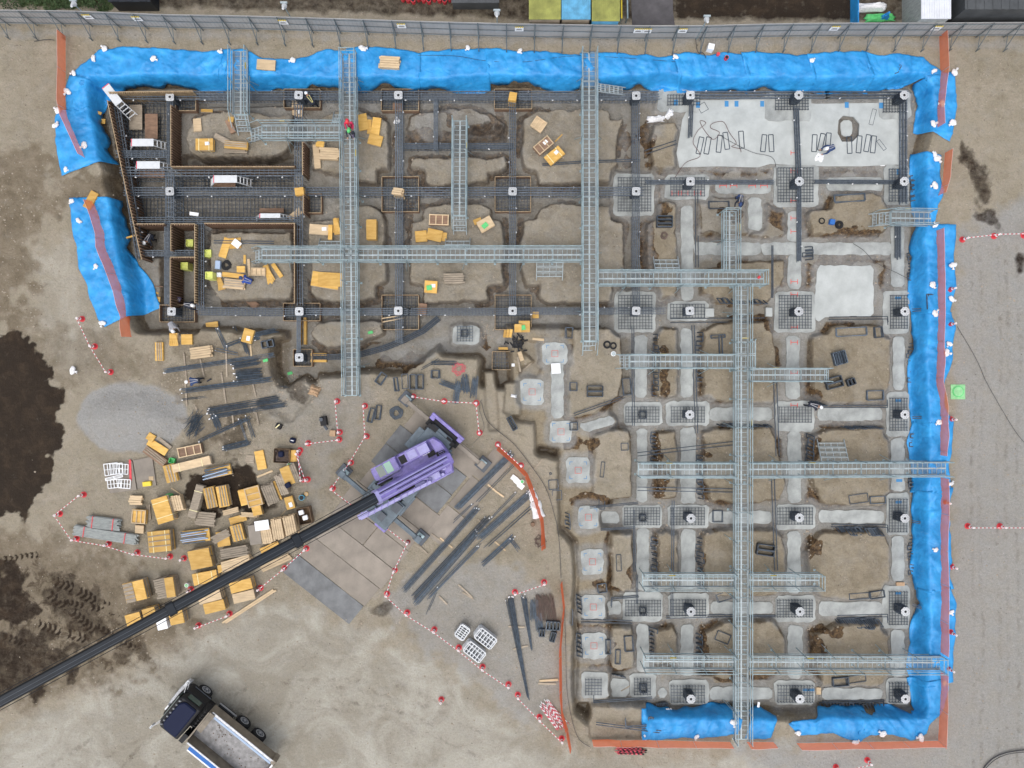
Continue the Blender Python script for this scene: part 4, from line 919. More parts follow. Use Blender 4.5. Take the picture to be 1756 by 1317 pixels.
formwall((519,243),(519,300), -2.0, .05, 'slatted wall below the plywood topped column', 1)
formwall((520,330),(520,366), -2.0, .05, 'slatted wall left of the small form box', 1)
formwall((334,384),(334,520), -2.0, .05, 'timber wall right of the narrow pit', 1, 'form_edge')
formwall((184,172),(219,338), -2.0, .05, 'upper half of the long battened wall on the left of the pit', 1, 'ply_brown', .22)
formwall((219,338),(243,445), -2.0, .05, 'lower half of the long battened wall on the left of the pit', 1, 'ply_brown', .22)
formwall((186,158),(330,156), -2.0, .05, 'battened wall along the top left edge of the pit', -1, 'form_edge', .12)
# bare mesh on the floor of the deep pit
for r, l in [((212,170,288,270),'under the first white platforms'),((300,305,500,325),'above the middle cage in the deep pit'),((232,338,500,372),'wide mesh below the middle cage in the deep pit'),((350,300,420,324),'beside the third white platform')]:
    rebar_mat(r, -1.88, 'floor mesh '+l, .25, group='floor meshes of the deep pit')
# ---------------------------------------------------------------- steel walkways
def walkway(p, q, label, w=.86, zd=.12, stairs=(), rails=(1,1), bay=1.8, ends=()):
    A = P(*p, zd); B = P(*q, zd); d = (B-A).normalized(); n = Vector((-d.y, d.x, 0)); L = (B-A).length; nb = max(1, round(L/bay)); Z = Vector((0,0,1))
    rt = thing('walkway', A.lerp(B, .5), label, 'walkway', 'steel scaffold walkways over the dig'); e = n*(w/2)
    for i in range(nb):
        a = A+d*(L*i/nb+.02); b = A+d*(L*(i+1)/nb-.02); mb = MB()
        for s0, s1 in ((-.48,-.03),(.03,.48)):              # two planks side by side
            c0 = n*(w*s0); c1 = n*(w*s1)
            mb.mi = 0; mb.add([a+c0, b+c0, b+c1, a+c1], [(0,1,2,3)])
            mb.mi = 1
            for c in (c0, c1): mb.bar(a+c, b+c, .045, .05)
            k = 0.0
            while k <= (b-a).length: mb.bar(a+d*k+c0, a+d*k+c1, .022, .03, caps=False); k += .3
        mb.build('deck_plank', ['deck','steel_light'], rt)
    for s in (-1, 1):
        if not rails[0 if s < 0 else 1]: continue
        mb = MB()
        for h in (.45, .95): mb.tube(A+e*s*1.12+Z*h, B+e*s*1.12+Z*h, .026, 6)
        mb.tube(A+e*s*1.15-Z*.12, B+e*s*1.15-Z*.12, .03, 6); mb.build('handrail', 'steel', rt)
        mb = MB(); mb.bar(A+e*s*1.06+Z*.09, B+e*s*1.06+Z*.09, .02, .15); mb.build('toe_board', 'steel_light', rt)
    for i in range(nb+1):
        c = A+d*(L*i/nb)
        mb = MB()
        for s in (-1, 1):
            f = c+e*s*1.15; zg = hat(f.x, f.y)
            mb.tube((f.x, f.y, zg), f+Z*(1.0 if rails[0 if s < 0 else 1] else .1), .028, 6); mb.box((f.x, f.y, zg+.01), (.14,.14,.02))
        mb.bar(c-e*1.2-Z*.06, c+e*1.2-Z*.06, .05); mb.build('post_frame', 'steel', rt)
    for i in range(nb):
        c = A+d*(L*i/nb)
        for s in (-1, 1):
            f = c+e*s*1.15; k = f+e*s*.95-d*.25; zk = hat(k.x, k.y)
            if (i+s) % 2 == 0: mb = MB(); mb.tube(f+Z*.5, (k.x, k.y, zk), .02, 5); mb.build('diagonal_brace', 'steel', rt)
    for end in ends:
        c, dd = (A, d) if end == 0 else (B, d); mb = MB()
        for h in (.5, .95): mb.tube(c-e*1.1+Z*h, c+e*1.1+Z*h, .026, 6)
        mb.build('end_rail', 'steel', rt)
    for st in stairs:                                       # (position along 0..1, direction 'start','end',+1,-1, number of steps, width)
        pos, dr, ns, sw = st
        if dr == 'start': o_ = A; f = -d; sd = n
        elif dr == 'end': o_ = B; f = d; sd = n
        else: o_ = A+d*(L*pos)+e*dr*1.1; f = n*dr; sd = d
        mb = MB(); dz = .78/(ns)
        for k in range(ns):
            c = o_+f*(.16+k*.3)-Z*(dz*(k+.6)); 
            mb.mi = 0; mb.add([c-sd*sw/2-f*.12, c+sd*sw/2-f*.12, c+sd*sw/2+f*.12, c-sd*sw/2+f*.12], [(0,1,2,3)]); mb.mi = 1
            mb.bar(c-sd*sw/2-f*.12, c+sd*sw/2-f*.12, .04); mb.bar(c-sd*sw/2+f*.12, c+sd*sw/2+f*.12, .04)
            for j in range(5): mb.bar(c+sd*sw*(j/4-.5)-f*.12, c+sd*sw*(j/4-.5)+f*.12, .025)
        for s in (-.5, .5): mb.bar(o_+sd*sw*s-Z*.05, o_+sd*sw*s+f*(.2+ns*.3)-Z*(.8), .04, .1)
        mb.build('stair', ['deck','steel_light'], rt)
        if dr in ('start','end'):
            for s in (-.5, .5):
                mb = MB(); mb.tube(o_+sd*(w+.1)*s+Z*.95, o_+sd*(w+.1)*s+f*(ns*.3)+Z*.25, .024, 6); mb.tube(o_+sd*(w+.1)*s+f*(ns*.3)+Z*.25, o_+sd*(w+.1)*s+f*(ns*.3)-Z*.75, .024, 6)
                mb.build('stair_rail', 'steel', rt)
    mb = MB(); c = A+d*L*.3+e*1.2+Z*.75; mb.bar(c-d*.2, c+d*.2, .02, .16); tagm = mb.build('caution_board', 'yellow', rt)
    return rt
walkway((599,92),(604,678), 'longest upright walkway, left half of the site, with the two workers on it', w=.84, ends=(0,))
walkway((1010,90),(1011,585), 'tall upright walkway right of the largest soil island', stairs=((0,'end',3,.84),(0.12,1,6,.5)), w=.84)
walkway((413,88),(413,196), 'short upright walkway at the top left with three steps down', stairs=((0,'end',3,.84),), w=.9)
walkway((789,207),(788,369), 'isolated upright walkway between top and middle left islands', stairs=((0,'end',3,.84),), w=.8)
walkway((449,227),(586,227), 'horizontal walkway beside the crates on the upper left island', stairs=((0,'start',3,.8),(.93,1,3,.6)))
walkway((449,438),(998,437), 'long horizontal walkway linking the two tall upright walkways', stairs=((0,'start',2,.8),(.21,1,2,1.5),(.61,1,2,1.6),(.9,-1,3,1.7)), w=.78)
walkway((1026,478),(1310,478), 'horizontal walkway ending in a railed platform, upper right middle', stairs=((.42,1,3,1.6),), w=.8, ends=(1,))
walkway((1251,362),(1251,466), 'short upright walkway below the worker with the dark bundle', w=.82, ends=(0,))
walkway((1271,490),(1271,1268), 'very long upright walkway through the right half of the site', w=.82)
walkway((1080,620),(1258,620), 'horizontal walkway over two concrete strips, right half', stairs=((0,'start',3,.8),), w=.78)
walkway((1285,643),(1418,643), 'short horizontal walkway ending near the slatted rebar pallet', w=.74, stairs=((0,'end',1,.74),))
walkway((1095,805),(1259,805), 'left wing of the long horizontal walkway, over the narrow island', w=.8)
walkway((1284,805),(1622,803), 'right wing of the long horizontal walkway reaching the blue sheet', w=.8, stairs=((.44,1,4,1.75),))
walkway((1102,995),(1259,995), 'left wing of the lower walkway', w=.8)
walkway((1284,995),(1405,995), 'right wing of the lower walkway, ending over the large island', w=.8, ends=(1,))
walkway((1104,1134),(1259,1135), 'left wing of the lowest walkway', w=.82)
walkway((1284,1135),(1612,1136), 'right wing of the lowest walkway reaching the blue sheet', w=.82, ends=(1,))
walkway((1528,374),(1597,375), 'tiny walkway with stair at the right blue sheet', w=.8, stairs=((0,'start',3,.8),))
walkway((1262,608),(1296,608), 'square landing beside the very long upright walkway', w=1.7, rails=(0,0))
# ---------------------------------------------------------------- timber stacks and sheets
def local(u, v, h):                                        # ground height under a thing whose top shows at that pixel
    p = G(u, v); z = hat(p.x, p.y); q = P(u, v, z+h); return Vector((q.x, q.y, hat(q.x, q.y)))
def stack(u, v, Lp, Wp, a, h, kind, label, group='timber and plywood stacks', name='plywood_stack', extra=''):
    b = local(u, v, h); k = (CAMH-b.z-h)/CAMH/S; L, W = Lp*k, Wp*k; rt = thing(name, b, label, 'plywood stack' if name == 'plywood_stack' else 'timber', group); rt.rotation_euler.z = 0
    an = math.radians(-a); ca, sa = math.cos(an), math.sin(an)
    X = lambda x, y, z: (b.x+x*ca-y*sa, b.y+x*sa+y*ca, b.z+z)
    th = .1 if h > .25 else .03
    if h > .25:
        for s in (-.33, .33):
            mb = MB(); mb.box(X(L*s, 0, th/2), (.09, W*1.04, th), an); mb.build('bearer', 'ply_old', rt)
    n = max(1, min(9, int((h-th)/.09))) if h > .12 else max(1, int((h)/.03)); z = th if h > .25 else .01; lay = (h-z)/n
    mts = {'yellow':'ply','box':'ply','pale':'ply_pale','old':'ply_old','brown':'ply_brown','slats':'ply_old','wood':'ply_pale','steel':'plate_steel','white':'white','rust':'rebar_rust'}
    mm = mts[kind]; mb = MB(); sidem = {'ply':'ply_old','ply_pale':'ply_old','ply_old':'ply_old','ply_brown':'ply_brown','plate_steel':'plate_steel','white':'white','rebar_rust':'rebar_rust'}[mm]
    for i in range(n):
        top = i == n-1; jx, jy = random.uniform(-.03,.03), random.uniform(-.03,.03); ja = random.uniform(-.02,.02)
        c = X(jx*(n > 1), jy*(n > 1), z+lay*(i+.5)); 
        if kind in ('slats','wood') :
            m_ = max(3, int(W/.13))
            for j in range(m_):
                y = W*((j+.5)/m_-.5); mb.mi = 0; e = random.uniform(-.06,.06)
                mb.box(X(e+jx, y, z+lay*(i+.5)+random.uniform(-.006,.006)), (L*random.uniform(.94,1.0), W/m_*random.uniform(.82,.96), lay*.95), an+random.uniform(-.01,.01))
        elif kind == 'box' and top:
            mb.mi = 0; mb.box(c, (L, W, lay*.9), an+ja)
        else:
            mb.mi = 0 if (top or i % 3 == 1) else 1; mb.box(c, (L*random.uniform(.98,1.0), W*random.uniform(.97,1.0), lay*.9), an+ja)
    mb.build('boards', [mm, sidem], rt)
    zt = b.z+h
    if 'split' in extra:                                   # half of the top is bare grey battens
        mb = MB(); m_ = 5
        for j in range(m_): mb.box(X(-L*.26, W*((j+.5)/m_-.5), h+.02), (L*.46, W/m_*.85, .04), an)
        mb.build('batten', 'ply_old', rt) if False else mb.build('grey_battens', 'ply_old', rt)
    if 'strip' in extra:
        mb = MB()
        for y in (-.2, .05, .3): mb.box(X(0, W*y, h+.02), (L*.95, .07, .035), an+random.uniform(-.03,.03))
        mb.build('loose_battens', 'ply_old', rt)
    if 'band' in extra:
        for s in (-.3, .28):
            mb = MB(); mb.box(X(L*s, 0, h+.012), (.04, W*1.03, .012), an); mb.box(X(L*s, W*.515, h*.5), (.04, .012, h), an); mb.box(X(L*s, -W*.515, h*.5), (.04, .012, h), an); mb.build('strap', 'band', rt)
    if 'frame' in extra:                                   # open timber frame on top
        mb = MB()
        for y in (-.46, .46): mb.box(X(0, W*y, h+.03), (L, .06, .06), an)
        for x in (-.47, -.15, .18, .47): mb.box(X(L*x, 0, h+.031), (.06, W*.86, .05), an)
        mb.build('timber_frame', 'ply_pale', rt)
    if 'rustin' in extra:
        mb = MB(); mb.box(X(0, 0, h+.008), (L*.85, W*.7, .014), an); mb.build('inner_panel', 'ply_brown', rt)
    if 'paper' in extra:
        mb = MB(); mb.box(X(L*.18, W*.1, h+.012), (.3, .22, .012), an+.1); mb.build('paper_sheet', 'white', rt)
    if 'green' in extra:
        mb = MB(); mb.box(X(-L*.1, -W*.1, h+.05), (L*.4, W*.4, .09), an+.2); o = mb.build('green_cloth', 'green', rt)
    if 'blue' in extra:
        for j in range(7):
            mb = MB(); y = W*(j/7-.42); mb.tube(X(-L*.5+random.uniform(-.15,.1), y, h+.06), X(L*.42+random.uniform(-.2,.15), y+random.uniform(-.1,.12), h+.06+random.uniform(0,.05)), .04, 6)
            mb.build('blue_pipe', random.choice(['rebar_blue','palesteel','rebar_blue']), rt)
    if 'fan' in extra:
        mb = MB()
        for j in range(5): mb.box(X(random.uniform(-.1,.1), W*(j/5-.4), h+.02+j*.012), (L*random.uniform(.8,1.05), .09, .02), an+(j-2)*.09)
        mb.build('fanned_strips', 'ply', rt)
    return rt
Y = stack
Y(270,767,37,13,33,.28,'yellow','yellow board stack at the edge of the gravel heap'); Y(258,750,13,13,33,.2,'yellow','small yellow board end poking onto the gravel heap'); Y(281,759,30,6,40,.16,'old','thin grey boards behind the yellow stack on the gravel edge')
Y(266,782,44,14,37,.32,'brown','reddish brown panels leaning beside the gravel heap',extra='strip'); Y(325.5,773,42,17,-12,.35,'brown','open pale timber frame with rusty inside, top of the yard',extra='frame')
Y(327.7,797,68,14,-13,.5,'pale','longest pale beam stack with a yellow middle band',extra='band'); Y(293,812,31,20,75,.42,'yellow','yellow panels standing under the end of the long pale beam stack',extra='strip')
Y(373,809,46,18,-13,.4,'yellow','yellow stack loaded with blue pipes at the edge of the dark mud',extra='blue'); Y(278.8,874,44,28,73,.85,'box','big plain yellow block with two straps at the left of the yard',extra='band')
Y(302,864,26,20,75,.6,'wood','small bundle of timber ends right of the big plain yellow block'); Y(335.7,860,58,14,105,.55,'old','long grey boards leaning left of the twin yellow stacks',extra='band'); Y(360,854,36,19,78,.6,'yellow','left one of the twin yellow stacks in the mud',extra='strip')
Y(382,851,36,18,80,.6,'yellow','right one of the twin yellow stacks in the mud',extra='strip'); Y(351,890,34,24,5,.3,'slats','loose grey battens piled below the twin yellow stacks'); Y(395,877,27,9,-15,.3,'wood','short pale plank bundle right of the loose grey battens')
Y(238,886,24,24,4,.5,'yellow','yellow crate in the column of scraps at the far left of the yard',extra='frame'); Y(232,858,22,16,2,.3,'wood','brown timber scraps above the far left crate'); Y(238,908,15,14,2,.25,'pale','pale plywood square below the far left crate'); Y(255,880,26,6,85,.12,'slats','rusty battens lying between far left crate and big block')
Y(273.7,929,38,36,-6,.8,'box','square yellow block with dark slots and straps, just below the big block',extra='band strip'); Y(335.7,920,47,22,-8,.4,'yellow','yellow stack covered with tangled blue plastic',extra='blue')
Y(378,920,32,14,-28,.42,'slats','crossed grey timber bundle beside the tangled blue stack'); Y(382,925,26,22,80,.3,'yellow','low yellow scraps under the crossed grey bundle'); Y(406.7,914,28,20,75,.5,'yellow','yellow stack with a grey board across, left of the white topped stack',extra='strip')
Y(341,950,37,16,-12,.9,'box','pale orange block directly above its yellow twin'); Y(344.7,966.6,37,17,-12,.85,'box','yellow block directly below its pale orange twin'); Y(401.5,947,48,18,-10,.55,'slats','long grey timber bundle just above the crane boom')
Y(405,966,52,18,-16,.5,'wood','pale yellow timber bundle partly under the crane boom'); Y(446.5,789,33,16,78,.15,'yellow','single yellow sheet left of the rusty bin'); Y(429,787.6,15,14,2,.05,'slats','grey slats half under the single yellow sheet')
Y(502,782,20,12,88,.4,'yellow','yellow panel box against the right side of the rusty bin'); Y(492,816,32,17,68,.75,'box','yellow half of the big block carrying a navy bag'); Y(505,811,32,11,68,.7,'slats','grey half of the big block beside the cones')
Y(482,831,36,14,68,.7,'slats','dark striped timber bundle left of the navy bag'); Y(463,847,34,22,68,.7,'slats','wide grey timber bundle in the middle of the yard'); Y(474.5,842,34,6,68,.5,'yellow','narrow yellow panel between two grey timber bundles')
Y(435,851.5,34,26,75,.55,'yellow','yellow panels with a pale cross frame near the mud',extra='frame'); Y(417,853,27,13,75,.4,'yellow','yellow sheets jutting into the mud left of the cross frame'); Y(440,875,19,16,75,.5,'yellow','yellow square below the cross frame')
Y(496,862,22,15,75,.4,'yellow','orange tray stack with white papers',extra='paper'); Y(428.4,883,30,8,3,.3,'wood','pale beam pair below the cross frame'); Y(408,890.6,30,12,-15,.25,'yellow','bent yellow scraps above the grey board stack')
Y(436,917,34,20,82,.9,'steel','grey sheet block at the left end of the tall row'); Y(456.6,918,28,19,78,.85,'wood','brown block under the white board in the tall row'); Y(475,907,35,19,80,.9,'wood','brown block with a dark foot in the middle of the tall row'); Y(496.6,901.4,33,20,78,.9,'wood','brown streaked block at the right end of the tall row')
wb = local(449,901,.98); tag(MB().box((wb.x, wb.y, .99+wb.z), (.9,.62,.03), math.radians(8)).build('white_board', 'white'), 'white board lying on top of the tall brown row', 'board')
Y(462,938,34,9,-22,.3,'yellow','orange strip showing just above the boom collar'); Y(473,965,56,12,-24,.15,'wood','long loose planks just below the boom collar')
Y(231,1014.5,36,34,-14,.9,'box','half yellow half grey cube at the lower left corner of the yard',extra='split'); Y(277,1009,22,34,-14,.85,'slats','grey half of the leftmost but one cube'); Y(291,1008,34,15,80,.9,'box','yellow half of the leftmost but one cube')
Y(228,1062,26,20,-16,.85,'box','orange block poking out on the far side of the boom, leftmost'); Y(256,1053,22,20,-14,.85,'box','orange block poking out on the far side of the boom, second'); Y(276,1066,28,18,78,.8,'white','white wrapped block under the boom'); Y(303,1060,24,22,-12,.85,'box','pale block under the boom collar nearest the truck')
Y(358,1022,40,22,-14,.9,'pale','pinkish plywood block right under the boom'); Y(367,1041,36,18,-14,.85,'box','yellow and pink block below its pinkish neighbour'); Y(413,1005,38,18,-14,.9,'box','yellow block of the lower right pair'); Y(417,1023,38,17,-14,.85,'pale','pale block of the lower right pair')
Y(352,991,42,20,-10,.6,'box','yellow strapped block touched by the boom edge',extra='band'); Y(378,976,8,14,-10,.5,'yellow','thin orange board end beside the boom')
def plank(u, v, L, w, a, h=.05, m='ply_pale', label='', n=1, z0=0, name='plank', g='loose planks'):
    p = G(u, v); rt = MB(); an = math.radians(-a); k = (CAMH-p.z)/CAMH/S
    rt.box((p.x, p.y, p.z+h/2+.01+z0), (L*k, w*k, h), an); return tag(rt.build(name, m), label, 'plank', g)
plank(426,1039,104,3,-33,.12,'ply_pale','upper one of two long pale beams below the yard'); plank(431,1039.5,103,2.6,-33,.12,'ply_pale','lower one of two long pale beams below the yard')
plank(454.7,812.5,29,3.2,-22,.08,'ply_pale','single pale beam above the dark mud'); plank(302,842,19,1.5,33,.04,'ply_pale','thin stick below the white cardboard scrap'); plank(484,882,22,1.2,-48,.03,'ply_pale','thin stick below the orange tray')
# sheets lying on the soil of the dig
Y(350,248,30,20,0,.5,'box','yellow strapped crate with a white bag, upper left island',extra='band paper'); Y(404,248,40,13,5,.45,'yellow','long yellow topped bundle beside the strapped crate, upper left island',extra='strip'); Y(403,258,40,9,2,.3,'slats','pale timber under the long yellow topped bundle'); Y(380,238,28,9,28,.2,'old','grey board slanting between two island crates')
Y(338,214,22,13,85,.12,'pale','pale plank scraps at the left of the upper left island'); Y(395,216,24,10,65,.2,'brown','fan of brown strips beside the three steps',extra=''); Y(396,205,9,9,10,.22,'yellow','tiny yellow panel beside the three steps')
Y(354,190,20,5,3,.1,'yellow','thin yellow board at the top edge cage'); Y(510,186,28,19,88,.15,'pale','plywood tray with tools left of the worker in the hole',extra='paper'); Y(564,263,34,20,3,.5,'wood','grey timber box left of the two workers on the walkway'); Y(543,268,42,11,85,.2,'pale','upright pale panel left of the grey timber box'); Y(549,246,14,10,10,.5,'yellow','brown and yellow end above the grey timber box')
Y(622,209,28,17,80,.15,'yellow','tilted yellow sheets right of the workers, upper'); Y(644,221,40,15,98,.2,'yellow','long yellow sheets right of the workers'); Y(643,240,24,18,14,.25,'yellow','yellow sheet pile right of the workers, lower'); Y(634,217,24,7,92,.1,'yellow','narrow yellow strip between the tilted sheets')
Y(682,182,16,12,0,.5,'brown','small wooden box under the plate at the top'); Y(456,110,32,18,5,.35,'pale','plywood box with a plank across on the top blue sheet'); Y(667.5,106,34,20,3,.45,'wood','brown plank stack resting on the top blue sheet')
Y(879,165,13,15,10,1.42,'yellow','yellow cover on the column at the top edge'); Y(513,328,15,13,-6,1.6,'yellow','yellow cover on the column in the second row'); Y(682,328,17,12,8,1.42,'wood','wooden cover on the column in the second row')
Y(924,213,22,20,35,.35,'pale','tilted wooden tray at the top of the large island',extra='frame'); Y(932,249,32,18,-40,.4,'brown','plywood crate with a paper, left one of a strapped pair',extra='frame paper'); Y(951,266,32,18,-40,.45,'box','yellow strapped crate, right one of a strapped pair',extra='band paper'); plank(958,237,18,1.6,-45,.04,'ply','thin yellow stick above the strapped pair')
Y(506,369,25,11,-36,.25,'pale','plywood sheet laid across the cages below a column cover'); Y(549,394,38,17,3,.3,'pale','wide pale plywood box left of the long walkway',extra='paper'); Y(566,398,26,7,92,.35,'yellow','yellow strip leaning on the wide pale box'); Y(577,388,28,10,84,.2,'yellow','yellow strips fanned beside the long walkway',extra='fan')
Y(636.6,393.6,34,17,90,.7,'box','tall lone yellow block right of the long walkway'); Y(752.7,377,34,18,2,.4,'brown','brown tray on the island left of the isolated steps',extra='frame'); Y(722,405,20,19,-5,.2,'yellow','yellow sheets, left part of the pile above the horizontal walkway'); Y(745,402.6,26,20,13,.25,'yellow','yellow sheets, middle part of the pile above the horizontal walkway'); Y(761,406,10,15,5,.15,'yellow','yellow sheets, right part of the pile above the horizontal walkway')
Y(833,384,26,19,-30,.4,'pale','wooden tray with green cloth right of the isolated steps',extra='green'); Y(819,379,14,9,-20,.2,'yellow','small yellow sheets touching the tray with green cloth'); Y(778.6,477.5,34,18,-1,.4,'slats','lone grey timber box with dark letters below the horizontal walkway'); Y(738.5,491.7,22,20,4,.4,'yellow','square tray with green cloth below the horizontal walkway',extra='green paper')
Y(558,481,48,26,10,.12,'yellow','largest loose yellow sheet pile left of the long walkway'); Y(566,479,42,24,4,.16,'yellow','upper sheets of the largest loose yellow pile')
Y(386,425,34,13,108,.1,'yellow','yellow sheet pointing down beside a white board, timber island'); Y(403,417,20,17,-5,.1,'yellow','yellow sheet under the white board, timber island'); Y(413,462,14,11,0,.3,'yellow','small yellow square on the timber island'); Y(401,487,36,17,5,.3,'wood','pale grey plank pile on the timber island',extra='strip')
Y(378,485,26,9,75,.12,'yellow','crossed yellow sticks at the left of the timber island',extra='fan'); Y(400,472,38,8,6,.1,'yellow','yellow boards above the pale grey plank pile'); plank(427.5,459,30,4.5,86,.06,'ply_pale','upright pale plank on the timber island'); plank(420,445,15,4,90,.06,'ply','short yellow plank above the upright pale plank')
Y(443,466,24,13,0,.3,'pale','open wooden tray under the walkway end',extra='frame'); Y(461,470,32,10,70,.12,'yellow','fan of orange strips below the walkway end',extra='fan'); Y(475,463.5,28,7,55,.15,'yellow','tilted yellow sheet at the right of the timber island'); Y(431,518,24,12,45,.1,'brown','brown board bridging the gap below the timber island')
Y(899,560,19,20,0,.5,'yellow','yellow box with green cloth near the clamps',extra='green'); Y(888,563,12,13,0,.4,'yellow','smaller yellow box left of the green cloth box'); Y(918,539,11,12,0,.3,'yellow','yellow clamp box on the lower right cage'); Y(724,530,14,20,5,.5,'brown','orange red panels standing on the lower cage')
Y(272.5,602.7,32,14,88,.2,'yellow','yellow sheets at the far left below the dig',extra='strip'); Y(298,582,22,14,88,.12,'yellow','split yellow strips below the form box corner',extra='fan'); Y(320,582,19,18,0,.2,'yellow','square yellow sheet below the form box corner'); Y(344.7,604,36,20,-8,.4,'wood','striped timber box above the rebar yard'); Y(363,557.5,21,10,-8,.3,'yellow','yellow lid at the edge of the dig'); Y(425,575.6,24,18,105,.4,'yellow','yellow tray at the top of the rebar yard',extra='paper')
Y(155,343,32,14,-62,.2,'yellow','yellow boards at the top of the lower left sheet'); Y(157.6,379,40,15,-73,.06,'yellow','long yellow sheet lying on the lower left blue sheet'); plank(214,409,37,3,-15,.06,'ply','yellow plank bridging blue sheet and battened wall'); plank(268,491,24,1.6,4,.05,'ply_brown','thin red brown plank at the lower tip of the blue sheet'); plank(262,500,22,2.5,18,.05,'ply','thin yellow plank at the lower tip of the blue sheet'); Y(268.5,513.6,12,9,3,.06,'yellow','small yellow square at the lower tip of the blue sheet'); plank(168,469,38,1.6,16,.05,'ply_old','grey lath on the lower left blue sheet')
plank(165,192,20,5,20,.05,'ply','upper yellow board beside the left battened wall'); plank(172,208,18,8,5,.05,'ply','lower yellow board beside the left battened wall')
for u, v, a, L, l in [(516,568,90,46,'left of two yellow form strips above the small form box'),(525,568,90,46,'right of two yellow form strips above the small form box'),(548,608,0,27,'upper yellow form strip at the curved cage end'),(548,619,0,27,'lower yellow form strip at the curved cage end'),(866,572,100,14,'first yellow clamp strip above the small pad'),(871,572,100,14,'second yellow clamp strip above the small pad'),(876,572,100,14,'third yellow clamp strip above the small pad'),(864,598,0,18,'yellow clamp strip below the small pad')]:
    plank(u, v, L, 4.5, a, .28, 'ply', l, name='form_strip')
for u, v, l in [(355.8,434.4,'upper lime crate at the left of the timber island'),(360.6,473,'lower lime crate at the left of the timber island'),(328,418,'lime crate in the upper narrow pit'),(319,457,'lime crate in the lower narrow pit')]:
    b = local(u, v, .9 if u > 350 else .6); h = .5; rt = thing('plastic_crate', b, l, 'crate', 'lime plastic crates'); mb = MB(); hb = -.0
    for sx in (-1, 1): mb.box(b+Vector((sx*.22,0,.45)), (.03,.47,.9)); mb.box(b+Vector((0,sx*.22,.45)), (.41,.03,.9))
    mb.box(b+Vector((0,0,.75)), (.42,.42,.03)); mb.build('tub', 'limeyellow', rt)
# boards in the deep pit
for u, v, L, W, m, l in [(233,201,45,23,'ply_old','grey plywood board on the floor of the deep pit'),(259.6,216.5,45,23,'ply_brown','brown plywood board with pink edge in the deep pit')]:
    p = P(u, v, -1.5); tag(MB().box(p, (W/27.2, L/27.2, .04), 0).build('floor_board', m), l, 'board')
for u, v, L, W, l in [(258,297,52,16,'brown boards under the second white platform'),(385,318,40,10,'brown boards under the third white platform'),(466,361,44,8,'dark boards above the lone white step')]:
    p = P(u, v, -1.7); tag(MB().box(p, (L/27.2, W/27.2, .05), 0).build('floor_board', 'ply_brown'), l, 'board')
# ---------------------------------------------------------------- portable work platforms with folding legs
def platform(u, v, L, W, a, label, z=-.35):
    p = P(u, v, z); an = math.radians(-a); rt = thing('work_platform', (p.x, p.y, z-1.2), label, 'work platform', 'white work platforms in the pit'); X = lambda x, y, h: (p.x+x*math.cos(an)-y*math.sin(an), p.y+x*math.sin(an)+y*math.cos(an), z+h)
    k = 1/27.; L *= k; W *= k; mb = MB(); mb.box(p, (L, W, .05), an); mb.build('top_board', 'white_alu', rt)
    mb = MB(); mb.box(X(-L/2-.03, 0, 0), (.05, W, .06), an); mb.build('end_cap', 'pinkred', rt)
    for s in (-1, 1):
        mb = MB()
        for y in (-.42, .42): mb.bar(X(L/2*s, W*y, -.03), X((L/2+.65)*s, W*y*1.25, -1.15), .05)
        for t in (.2, .42, .64, .88): mb.bar(X((L/2+.65*t)*s, W*-.42*(1+.25*t), -.03-1.12*t), X((L/2+.65*t)*s, W*.42*(1+.25*t), -.03-1.12*t), .05)
        mb.build('leg_ladder', 'white_alu', rt)
platform(193,163,38,15,52,'white work platform leaning across the top left corner of the pit',-.1); platform(245,244.5,38,13,0,'upper white work platform in the deep pit'); platform(254.8,283,40,13,0,'middle white work platform in the deep pit'); platform(387,307,40,13,0,'right white work platform in the deep pit, beside the wide cage'); platform(463.6,370,35,8,0,'low white step beside a timber scrap at the right of the deep pit')
# ---------------------------------------------------------------- rebar bundles, bent bars and stirrups
def bundle(u1, v1, u2, v2, wp, label, m='rebar_blue', taper=1, caps=True, lift=.1, z=None, hook=None, name='rebar_bundle'):
    A = G(u1, v1) if z is None else P(u1, v1, z); B = G(u2, v2) if z is None else P(u2, v2, z); d = (B-A).normalized(); n = Vector((-d.y, d.x, 0)).normalized(); w = wp/27.; N_ = max(2, min(12, int(w/.05)))
    rt = thing(name, A.lerp(B, .5), label, 'rebar', 'bundles of reinforcing bars'); mb = MB(); rs = random.Random(int(u1*7+v1)); ends = []
    for lay in range(2 if wp > 3 else 1):
        for i in range(N_):
            t = (i/(N_-1)-.5)*w+rs.uniform(-.02,.02); a = A+n*t+Vector((0,0,lift+lay*.045))-d*rs.uniform(0,.35); b = B+n*t*taper+n*rs.uniform(-.03,.03)+Vector((0,0,lift+lay*.045))+d*rs.uniform(0,.35)
            mb.tube(a, b, .02, 5); ends.append((a, b))
            if hook: mb.tube(b, b+hook[0]*n*hook[1], .02, 5)
    mb.build('bars', m, rt)
    if caps:
        for a, b in ends[::4]:
            mb = MB(); mb.tube(a-d*.05, a+d*.03, .035, 6); mb.build('end_cap', 'white', rt)
    return rt
